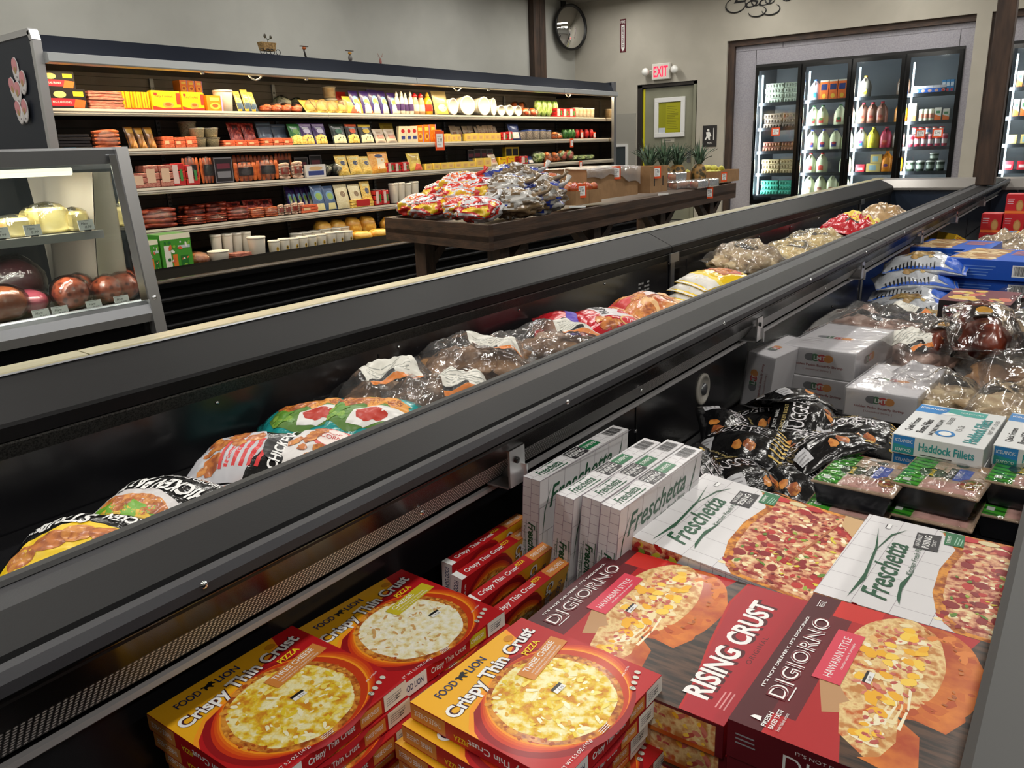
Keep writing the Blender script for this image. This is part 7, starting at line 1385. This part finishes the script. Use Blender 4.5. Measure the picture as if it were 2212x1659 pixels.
ap = mat('apple_red', (150, 26, 24), .25, rgb2=(206, 120, 60), nscale=3, coat=.4)
apb = MB(); apb.blob((0, 0, 0), (.038, .038, .034), ap, 3, .06, 14); apb.tube([(0, 0, .028), (.003, 0, .046)], .002, kraft2, 6)
ab = apb.build('apple'); tote = open_box('apple_tote', .15, .17, .10).build('apple_tote')
n_ = 0
for k, (x, y) in enumerate(((-3.28, 5.12), (-3.28, 5.31), (-3.45, 5.14), (-3.45, 5.33))):
    o = tote if k == 0 else clone(tote, (0, 0, 0)); tag(placeb(o, x-.0, y, .81, -3), 'small brown cardboard tote of red apples, '+('front left', 'front right', 'back left', 'back right')[k]+' of four', 'tote', 'apple totes')
    for j in range(4):
        c = ab if n_ == 0 else clone(ab, (0, 0, 0)); n_ += 1; c.location = (x+.04+.07*(j % 2), y+.04+.08*(j//2), (.81+.115)); c.rotation_euler = (j, k, j)
        tag(c, 'red apple in the '+('front left', 'front right', 'back left', 'back right')[k]+' tote', 'apple', 'apples in the %s tote' % ('front left', 'front right', 'back left', 'back right')[k])

for j, (x, y, z) in enumerate(((-3.44, 5.12, 1.01), (-3.42, 5.24, 1.0), (-3.50, 5.20, 1.02), (-3.36, 5.17, 1.0))):
    c = clone(ab, (x, y, z)); c.scale = (1.2,)*3; tag(c, 'loose apple heaped above the potato bags, before the film-covered carton', 'apple', 'loose apples by the large carton')
bigb = empty('fruit_carton', (-3.74, 5.52, .81)); open_box('c', .46, .86, .235).build('carton', bigb); mb = MB(); mb.box(.03, .43, .03, .83, .01, .18, P(150, 110, 80)); mb.build('fruit_liner', bigb)
mb = MB(); fl = film('box_film', amount=.5, rough=.15, bump=1.2, bscale=12, haze=.28)
gv = []; 
for i in range(15):
    for j in range(22):
        u = i/14; v = j/21; x = -.03+.53*u; z = .245+.008*noise.noise(Vector((u*6, v*9, 0))); 
        if u > .85: z = .245-(u-.85)/.15*(.07+.10*max(0, v-.55)*2+.04*noise.noise(Vector((v*6, 2, 0)))); x = .475+.012*noise.noise(Vector((v*9, u*9, 1)))
        gv.append((x, -.02+.90*v, z))
mb.add(gv, [(i*22+j, (i+1)*22+j, (i+1)*22+j+1, i*22+j+1) for i in range(14) for j in range(21)], fl, True); mb.build('clear_film', bigb)
tag(bigb, 'long brown fruit carton draped with clear film in the middle of the display table', 'carton')
k2 = open_box('c', .40, .34, .225, slots=2).build('fruit_carton', None, (-3.62, 6.50, .81)); tag(k2, 'tall brown cardboard box with two hand slots right of the film-draped carton', 'carton')
def table_card(i, x, y, z, k, lb):
    c = card.copy(); COL.objects.link(c); c.location = (x, y, z); c.scale = (1, k, k*.85); c.rotation_euler = (0, 0, math.radians(-30)); tag(c, lb, 'price card', 'orange price cards')
for i, t in enumerate(((-3.12, 5.18, .86, .9, 'orange price card hanging on the apple totes'), (-3.27, 5.98, .955, .95, 'orange price card on the film-draped carton'), (-3.205, 6.60, .93, .95, 'orange price card on the tall cardboard box'), (-3.085, 7.50, .70, .95, 'orange price card hanging on the table rim below the pineapples'), (-3.15, 8.02, .83, .85, 'orange price card at the far end of the table by the pears'))): table_card(i, *t)
mb = MB(); mb.box(-.002, 0, -.06, .06, 0, .05, white_p); a = Art(); a.lines(.01, .012, .11, .04, 2, ink_k); a.on(mb, face((0, -.06, 0), (0, 1, 0), (0, 0, 1))); tag(placeb(mb.build('shelf_label'), -3.07, 6.45, .765, -20), 'plain white price label on the table rim beside the tall cardboard box', 'price card')
mb = MB(); mb.box(0, .12, -.002, .14, -.0, .003, P(196, 204, 206)); tag(placeb(mb.build('paper_slip'), -3.11, 4.98, .802, 30, 0, 0), 'white paper slip sticking out at the rim below the potato bags', 'paper')
# clamshells and pineapples, pears
cs = empty('fruit_clamshell'); mb = MB(); 
for k in range(10): mb.blob((.03+.14*((k*37) % 10)/10, .03+.17*((k*53) % 10)/10, .03), (.028, .028, .028), P(140, 90, 60) if k % 3 else P(170, 60, 50), k, .1, 8)
mb.build('fruit', cs); mb = MB(); mb.box(0, .19, 0, .23, 0, .075, film('clam', amount=.5, bump=.3, haze=.12), bev=.01); mb.build('clear_lid', cs)
for k, (x, y, z, lb) in enumerate(((-3.38, 6.98, .81, 'clear fruit box on the table between cardboard box and pineapples, lower'), (-3.40, 7.00, .887, 'clear fruit box on the table between cardboard box and pineapples, upper'), (-3.25, 7.16, .81, 'clear fruit box in front of the pineapples, left'), (-3.24, 7.40, .81, 'clear fruit box in front of the pineapples, right'))):
    o = cs if k == 0 else clone(cs, (0, 0, 0)); tag(placeb(o, x, y, z, -3), lb, 'fruit box', 'clear fruit boxes')
pnm = mat('pineapple_skin', (60, 52, 26), .5, rgb2=(150, 112, 56), nscale=26, vor=True, bump=.8, bscale=40); leafm = mat('pineapple_leaf', (52, 78, 58), .4, rgb2=(104, 132, 104), nscale=20, coat=.2); leaf2 = mat('pineapple_leaf_dark', (36, 60, 44), .4)
def pineapple(seed):
    q = random.Random(seed); e = empty('pineapple'); mb = MB(); mb.lathe([(.001, 0), (.04, .005), (.062, .04), (.066, .09), (.060, .14), (.040, .175), (.015, .185)], pnm, 20); mb.build('fruit_body', e); mb = MB()
    for k in range(34):
        an = k*2.4; sp = .25+.75*(1-k/34); L = .13+.09*q.random()+.05*(k/34); r = .012; d = Vector((math.cos(an), math.sin(an), 0)); n = Vector((-d.y, d.x, 0)); vs = []
        for j in range(6):
            t = j/5; w_ = .013*(1-t)**.7*(1 if j else .8); c = d*(r+sp*(.08*t+.07*t*t))+Vector((0, 0, .165+L*t*(1-.35*sp*t))); vs += [c-n*w_+Vector((0, 0, .003)), c-d*.001, c+n*w_+Vector((0, 0, .003)), c-d*.004-Vector((0, 0, .003))]
        fs = [(4*j+a_, 4*j+(a_+1) % 4, 4*j+4+(a_+1) % 4, 4*j+4+a_) for j in range(5) for a_ in range(4)]; mb.add(vs, fs, (leafm, leafm, leaf2)[k % 3], True)
    mb.build('leaf_crown', e); return e
pn = [pineapple(1), pineapple(2)]
PN = [(-3.56, 7.16, 0), (-3.66, 7.32, 20), (-3.46, 7.30, 50), (-3.58, 7.46, 80), (-3.40, 7.46, 10), (-3.28, 7.66, 60), (-3.48, 7.62, 100), (-3.64, 7.66, 30)]
for k, (x, y, yaw) in enumerate(PN):
    o = pn[k % 2] if k < 2 else clone(pn[k % 2], (0, 0, 0)); o.scale = (1.15, 1.15, 1.15); tag(placeb(o, x, y, .81, yaw, 4 if k % 2 else -3), 'fresh pineapple with spiky green crown, '+(ORD[k] if k == 0 else ORD[k]+' from left')+' of the group on the table', 'pineapple', 'pineapples on the table')
pr_ = open_box('c', .42, .62, .12, m=kraft).build('pear_tray', None, (-3.66, 8.05, .81)); tag(pr_, 'low brown cardboard tray of green pears at the far end of the table', 'tray')
pe = MB(); pe.lathe([(.001, -.035), (.028, -.03), (.036, -.005), (.028, .025), (.014, .045), (.001, .052)], mat('pear', (176, 176, 60), .4, rgb2=(200, 190, 90), nscale=9), 14); pe.tube([(0, 0, .05), (.004, 0, .068)], .002, kraft2, 6); pp = pe.build('pear'); q = random.Random(2)
for k in range(18):
    o = pp if k == 0 else clone(pp, (0, 0, 0)); o.location = (-3.60+.085*(k % 4)+q.uniform(-.01, .01), 8.12+.10*(k//4), .885+.05*(k > 11)+q.uniform(0, .02)); o.rotation_euler = (q.uniform(0, 2), q.uniform(0, 2), q.uniform(0, 6)); tag(o, 'green pear in the cardboard tray at the far end of the table', 'pear', 'pears in the tray')
# ---------------------------------------------------------------- deli case goods
def wedge_cheese(m, W, L, H): mb = MB(); mb.prism([(0, 0), (W, 0), (W, H*.8), (W*.5, H), (0, H*.92)], 0, L, m, axis='x'); return mb
dch = mat('deli_cheese', (226, 206, 130), .4, rgb2=(238, 222, 160), nscale=6, coat=.4); dco = mat('deli_cheddar', (230, 140, 50), .4, coat=.4); netm = mat('netted_ham', (120, 44, 24), .35, rgb2=(196, 100, 66), nscale=34, vor=True, nlo=.2, nhi=.5, coat=.6, bump=.5, bscale=60)
pkh = mat('pink_ham', (176, 70, 90), .35, rgb2=(190, 90, 106), nscale=8, coat=.5); brh = mat('roast_brown', (150, 76, 40), .35, rgb2=(176, 100, 60), nscale=5, coat=.6); dkh = mat('dark_loaf', (66, 26, 32), .35, coat=.5)
def deli(kind, m, x, y, z, r, lab, seed=1, wrapit=True):
    e = empty('deli_'+kind); mb = MB()
    if kind == 'cheese': mb.box(-r[0], 0, -r[1], r[1], 0, r[2]*1.6, m, bev=.012)
    else: mb.blob((-r[0], 0, r[2]), r, m, seed, .04, 22)
    mb.build('food', e)
    if wrapit: w2 = MB(); w2.blob((-r[0]*(.5 if kind == 'cheese' else 1), 0, r[2]*(.85 if kind == 'cheese' else 1)), (r[0]*1.1, r[1]*1.15, r[2]*1.15), wrap2, seed+4, .06, 18, 4); w2.v = [(p[0], p[1], max(.001, p[2])) for p in w2.v]; w2.build('clear_wrap', e)
    e.location = (x, y, z); return tag(e, lab, 'deli '+('cheese' if kind == 'cheese' else 'meat'))
deli('cheese', dco, -3.80, 1.42, .932, (.10, .07, .055), 'orange cheese piece at the left edge of the deli shelf'); deli('cheese', dch, -3.80, 1.585, .932, (.10, .058, .050), 'pale yellow cheese piece in the middle of the deli shelf')
deli('cheese', dch, -3.84, 1.755, .932, (.11, .075, .070), 'largest pale cheese block on the deli shelf'); deli('cheese', dch, -3.82, 1.86, .932, (.10, .045, .055), 'wrapped cheese piece at the right end of the deli shelf'); deli('cheese', dch, -4.05, 1.80, .932, (.10, .06, .06), 'cheese piece behind the largest block on the deli shelf')
deli('meat', brh, -3.74, 1.47, .582, (.09, .095, .075), 'smooth brown roast at the left of the deli deck', 3); deli('meat', pkh, -3.80, 1.60, .582, (.10, .08, .055), 'pink ham next to the brown roast in the deli case', 5); deli('meat', netm, -3.74, 1.76, .582, (.085, .075, .075), 'netted red-brown ham in the middle of the deli deck', 7)
deli('meat', netm, -3.86, 1.86, .582, (.085, .06, .07), 'netted ham in the back between the other two hams', 8); deli('meat', netm, -3.74, 1.93, .582, (.085, .065, .065), 'netted ham at the right end of the deli deck', 9); deli('meat', dkh, -3.95, 1.62, .582, (.09, .12, .12), 'large dark red loaf at the back of the deli deck', 11); deli('meat', pkh, -4.0, 1.40, .582, (.09, .10, .10), 'pink roast at the back left of the deli deck', 12)
dcard = MB(); dcard.box(-.002, 0, -.035, .035, 0, .045, white_p); a = Art(); a.text('Ham', .012, .024, .011, ink_k, shear=.3, w=.03); a.text('8.99', .026, .008, .011, ink_k, shear=.3, w=.03); a.lines(.004, .041, .066, .044, 1, ink_k); a.on(dcard, face((0, -.035, 0), (0, 1, 0), (0, 0, 1)), step=.0002); dcard.box(-.004, .004, -.015, .015, -.006, .0, ink_k)
dcp = dcard.build('deli_tag')
DT = [(-3.70, 1.47, .936, 'left on the deli shelf'), (-3.70, 1.60, .936, 'second on the deli shelf'), (-3.70, 1.83, .936, 'right on the deli shelf'), (-3.63, 1.535, .586, 'leftmost on the deli deck'), (-3.63, 1.615, .586, 'second on the deli deck'), (-3.63, 1.765, .586, 'third on the deli deck'), (-3.63, 1.895, .586, 'rightmost on the deli deck')]
for k, (x, y, z, lb) in enumerate(DT):
    o = dcp if k == 0 else clone(dcp, (0, 0, 0)); tag(placeb(o, x, y, z+.006, 0, 0, -12), 'small white handwritten price tag, '+lb, 'price tag', 'deli price tags')
# paper sheets hanging at the right end inside the deli
mb = MB(); vs = []
for i in range(13):
    for j in range(9): u = i/12; v = j/8; vs.append((-4.42+.66*u*(1-.12*v), 1.93+.022*math.sin(u*9+v*2)+.012*math.sin(u*17), 1.19-.58*v))
vs2 = [(a_, b_+.004, c_) for a_, b_, c_ in vs]; F_ = [(i*9+j, (i+1)*9+j, (i+1)*9+j+1, i*9+j+1) for i in range(12) for j in range(8)]
mb.add(vs+vs2, F_+[tuple(k+117 for k in reversed(f)) for f in F_], mat('liner_sheet', (214, 202, 186), .6), True); tag(mb.build('hanging_sheet'), 'creased cream plastic sheet hanging inside the right end of the deli case', 'sheet')
# ---------------------------------------------------------------- cooler goods
def jug(col, cap, lab, W=.15, D=.14, H=.26):
    mb = MB(); mb.lathe([(.001, 0), (.066, 0), (.074, .012), (.076, .10), (.073, .15), (.055, .20), (.028, .235), (.020, .245), (.020, .255)], col, 20, sy=.95)
    mb.lathe([(.022, .250), (.022, .27), (.001, .272)], cap, 12); mb.tube([(-.0, -.058, .19), (.0, -.052, .215), (.0, -.022, .235)], .010, col, 8)
    a = Art(); a.rect(-.032, .04, .032, .10, lab[0]); a.ell(0, .088, .026, .018, lab[1], 16); a.on(mb, lambda x, y, h: Vector((math.sin(x/.078)*(.0785+h), -math.cos(x/.078)*(.0745+h), y)), step=.0008, sub=.02); return mb.build('milk_jug')
def plast(n, c): return mat('jug_'+n, c, .35, coat=.15)
JG = {'milk': (plast('milk', (232, 236, 200)), P(60, 110, 70), (P(200, 60, 60), P(60, 130, 80))), 'milkb': (plast('milk', (232, 236, 200)), P(60, 80, 150), (P(40, 50, 130), P(190, 70, 70))), 'milkr': (plast('milk2', (206, 214, 182)), P(190, 40, 50), (P(180, 40, 50), P(200, 70, 70))), 'milkw': (plast('milk', (232, 236, 200)), P(226, 226, 214), (P(206, 176, 150), P(180, 120, 100))),
      'choc': (plast('choc', (150, 104, 90)), P(190, 40, 60), (P(196, 120, 90), P(160, 60, 50))), 'tea': (plast('tea', (120, 92, 74)), P(60, 80, 170), (P(220, 200, 80), P(110, 80, 120))), 'tea2': (plast('tea_pale', (150, 140, 130)), P(226, 150, 40), (P(226, 206, 60), P(230, 226, 200))), 'lemon': (plast('lemonade', (222, 214, 70)), P(226, 206, 60), (P(206, 180, 40), P(230, 210, 60))), 'punch': (plast('punch', (180, 50, 80)), P(206, 60, 80), (P(190, 50, 40), P(220, 120, 100))), 'oj': (plast('juice_orange', (240, 150, 30)), P(236, 130, 30), (P(230, 130, 40), P(120, 70, 130))), 'water': (plast('water', (186, 176, 184)), P(60, 110, 200), (P(60, 150, 210), P(40, 110, 180))), 'whitej': (plast('pale', (222, 214, 206)), P(214, 60, 80), (P(60, 120, 190), P(206, 60, 120)))}
jm = {}
def put_jug(k, x, z, lb, y=12.72):
    if k not in jm: o = jm[k] = jug(*JG[k])
    else: o = clone(jm[k], (0, 0, 0))
    o.location = (x, y, z); o.rotation_euler = (0, 0, 0); o.scale = (1.12, 1, 1.08); tag(o, lb, 'jug', 'jugs in the cooler: '+k)
DN = {1: 'first', 2: 'second', 3: 'third', 4: 'fourth'}; SZ = {0: .40, 1: .715, 2: 1.045, 3: 1.385, 4: 1.745}; SN = {0: 'lowest', 1: 'second lowest', 2: 'middle', 3: 'second highest', 4: 'top'}
JD = {'milk': 'white milk jug with green cap', 'milkb': 'white milk jug with blue label', 'milkr': 'white milk jug with red cap', 'milkw': 'white milk jug with pale cap', 'choc': 'brown chocolate milk jug', 'tea': 'brown tea jug with blue cap', 'tea2': 'tea jug with orange cap', 'lemon': 'yellow lemonade jug', 'punch': 'red punch jug', 'oj': 'orange juice jug', 'water': 'clear jug with blue label', 'whitej': 'pale jug with pink and blue label'}
JP = [(2, 0, ['milkw']*4), (2, 1, ['milkr', 'milkr', None, 'milkr']), (2, 2, ['milkb']*4), (2, 3, ['milk', 'milk', None, 'milk', 'milk']), (2, 4, ['water']), (3, 4, ['tea2', None, None, 'tea']), (3, 3, ['choc', 'choc', 'choc', None, 'oj']), (3, 2, ['whitej', 'lemon', 'punch', 'tea2']), (3, 1, [None, None, None, 'oj', 'oj'])]
for d, s, L_ in JP:
    xa = -4.48+.69*(d-1)+.12; n = max(4, len(L_)); st = .50/(n-1)*1.0
    for i, k in enumerate(L_):
        if k: put_jug(k, xa+st*i+.02, SZ[s]+.003, JD[k]+', '+(('leftmost' if i == 0 else ORD[i]+ ' place'))+', '+SN[s]+' shelf, '+DN[d]+' cooler door')
def egg_pack(nm, W, H, D, m, m2):
    mb = MB(); n = 6; mb.box(-W/2, W/2, 0, D, 0, H, m, bev=.006)
    for i in range(n): mb.blob((-W/2+W*(i+.5)/n, -.001, H*.45), (W/n*.42, .012, H*.33), m2, i, .02, 8)
    return mb.build(nm)
E1 = {'white': (P(214, 222, 206), P(176, 184, 170)), 'grey': (P(150, 132, 120), P(110, 92, 84)), 'brown': (P(110, 60, 50), P(150, 96, 70)), 'teal': (P(90, 200, 180), P(60, 160, 140)), 'tan': (P(206, 186, 146), P(170, 146, 110))}
ep_ = {}; EP = [(4, 'white', 4, 2), (3, 'grey', 3, 2), (2, 'brown', 2, 2), (1, 'tan', 3, 2), (0, 'teal', 3, 2)]; EZ = {4: 1.745, 3: 1.385, 2: 1.045, 1: .715, 0: .40}
for s, k, nh, nw in EP:
    for j in range(nh):
        for i in range(nw):
            if k not in ep_: o = ep_[k] = egg_pack('egg_carton', .27, .068, .12, *E1[k])
            else: o = clone(ep_[k], (0, 0, 0))
            o.location = (-4.24+.285*i+.008*(j % 2), 12.66, EZ[s]+.003+.0715*j); tag(o, k+' egg carton, '+('left' if i == 0 else 'right')+' column, '+(ORD[j] if j else 'first')+' from bottom, '+SN[s]+' shelf, first cooler door', 'egg carton', 'egg cartons')
def small(nm, kind, x, z, w_, h, d, lb, cat, y=12.66):
    first_ = kind not in made; 
    if first_: o = PROTO2[kind]().build(nm); made[kind] = o
    else: o = clone(made[kind], (0, 0, 0)); o.name = nm
    o.location = (x, y, z+.003); o.scale = (w_, d, h); o.rotation_euler = (0, 0, 0); tag(o, lb, cat)
def fbox(body, draw):
    def f():
        mb = MB(); mb.box(-.5, .5, 0, 1, 0, 1, body); a = Art(); draw(a); a.on(mb, face((-.5, 0, 0), (1, 0, 0), (0, 0, 1)), step=.004); return mb
    return f
def fcyl(body, lid, band):
    def f(): mb = MB(); mb.lathe([(.001, 0), (.42, 0), (.46, .8), (.46, .84)], body, 16, Matrix.Translation((0, .5, 0))); mb.lathe([(.5, .84), (.5, .95), (.3, 1), (.001, 1)], lid, 16, Matrix.Translation((0, .5, 0))); mb.lathe([(.445, .25), (.465, .6)], band, 16, Matrix.Translation((0, .5, 0)), cap=False); return mb
    return f
PROTO2 = {'ocart2': fbox(P(236, 110, 40), lambda a: (a.rect(.12, .5, .88, .8, P(30, 50, 110)), a.ell(.5, .2, .25, .12, P(240, 190, 60), 14), a.rect(0, .92, 1, 1, P(230, 220, 200)))), 'bluepk': fbox(P(50, 100, 190), lambda a: (a.ell(.5, .35, .3, .2, P(226, 170, 150), 14), a.rect(.0, .66, 1, 1, P(196, 190, 200)))), 'smallb': fcyl(P(220, 214, 200), P(206, 50, 60), P(120, 150, 200)), 'cream': fcyl(P(232, 226, 200), P(230, 226, 210), P(190, 120, 100)), 'rcup': fcyl(P(206, 70, 90), P(220, 150, 160), P(226, 210, 210)), 'dip': fcyl(P(60, 74, 60), P(206, 206, 200), P(150, 160, 150)), 'milkct': fbox(P(214, 206, 196), lambda a: (a.poly([(0, 0), (1, 0), (1, .3), (0, .5)], P(224, 110, 50)), a.rect(.2, .55, .8, .75, P(80, 130, 90)))), 'loaf': fbox(P(206, 180, 110), lambda a: (a.rect(.2, .2, .7, .8, P(150, 180, 190)),)), 'rpk': fbox(P(196, 40, 54), lambda a: a.rect(.2, .3, .8, .6, P(240, 220, 220))), 'bluect': fbox(P(70, 140, 200), lambda a: (a.rect(.1, .5, .9, .8, P(230, 230, 236)), a.rect(.2, .1, .8, .3, P(206, 60, 70))))}
for i in range(3): small('juice_carton', 'ocart2', -3.51+.125*i, 1.745, .115, .27, .1, 'orange juice carton, '+ORD[i]+(' ' if i == 0 else ' from left ')+'on the top shelf of the second door', 'carton')
for i in range(5): small('yogurt_pack', 'bluepk', -2.28+.082*i, 1.745, .08, .10, .1, 'small blue pack, '+(ORD[i]+' ' if i == 0 else ORD[i]+' from left ')+'on the top shelf of the fourth door', 'pack')
for i in range(3): small('milk_carton', 'bluect', -1.95+.05*i, 1.745, .046, .16, .06, 'slim blue carton, '+(ORD[i]+' ' if i == 0 else ORD[i]+' from left ')+'at the right of the top shelf, fourth door', 'carton')
small('milk_carton', 'milkct', -2.35+.04, 1.385, .10, .24, .09, 'white and orange carton at the left, second highest shelf of the fourth door', 'carton')
for i in range(3): small('cream_bottle', 'cream', -2.19+.06*i, 1.385, .075, .16, .07, 'cream bottle, '+(ORD[i]+' ' if i == 0 else ORD[i]+' from left ')+'on the second highest shelf, fourth door', 'bottle')
for i in range(2): small('milk_carton', 'milkct', -1.985+.1*i, 1.385, .08, .17-.02*i, .07, 'small white and orange carton, '+('left' if i == 0 else 'right')+' of two, second highest shelf, fourth door', 'carton')
for i in range(6): small('yogurt_cup', 'rcup', -2.30+.085*i, 1.045, .078, .17, .08, 'red cup, '+(ORD[i]+' ' if i == 0 else ORD[i]+' from left ')+'on the middle shelf of the fourth door', 'cup')
for i in range(5): small('yogurt_cup', 'smallb', -2.26+.085*i, 1.22, .07, .09, .07, 'small bottle with red cap, '+(ORD[i]+' ' if i == 0 else ORD[i]+' from left ')+'above the red cups, fourth door', 'bottle', y=12.66)
for i in range(4): small('dip_tub', 'dip', -2.27+.125*i, .715, .115, .15, .11, 'round tub with white lid, '+(ORD[i]+' ' if i == 0 else ORD[i]+' from left ')+'on the second lowest shelf, fourth door', 'tub')
small('dip_tub', 'dip', -1.98, .866, .12, .10, .11, 'round tub stacked above the others behind the fourth door', 'tub')
for i in range(2): small('bread_loaf', 'loaf', -2.75+.03*i, .715+.125*i, .19-.04*i, .12, .1, 'wrapped yellow loaf, '+('lower' if i == 0 else 'upper')+', behind the third door', 'loaf')
small('snack_pack', 'rpk', -2.93, .715, .12, .11, .1, 'red pack beside the wrapped loaf behind the third door', 'pack')
rows2 = [(1.745, 'smallb', 7, .13), (1.385, 'smallb', 7, .20), (1.045, 'loaf', 4, .12), (.86, 'loaf', 4, .12), (.60, 'loaf', 4, .14)]
for r_, (z, kd, n, h) in enumerate(((1.745, 'milkct', 8, .20), (1.385, 'milkct', 8, .22), (1.045, 'loaf', 5, .12), (.715, 'rpk', 5, .12), (.40, 'loaf', 5, .14))):
    for i in range(n): small('dairy_pack', kd, -1.08+.60/(n-1)*i*1.0, z, .5/n*1.05, h, .1, ('pale carton', 'white and orange carton', 'wrapped tan block', 'red pack', 'tan pack')[r_]+', '+(ORD[i]+' ' if i == 0 else ORD[i]+' from left ')+'on the '+SN[4-r_]+' shelf beyond the timber post', 'pack')
for i, (x, z, lb) in enumerate(((-4.12, 1.276, 'orange price card on the first cooler door, among the egg shelves'), (-2.142, 1.169, 'left orange price card on the fourth cooler door'), (-1.932, 1.167, 'right orange price card on the fourth cooler door'))):
    c = card.copy(); COL.objects.link(c); c.location = (x, 12.465, z); c.scale = (1, 1.5, .9); c.rotation_euler = (0, 0, -PI/2); tag(c, lb, 'price card', 'orange price cards')
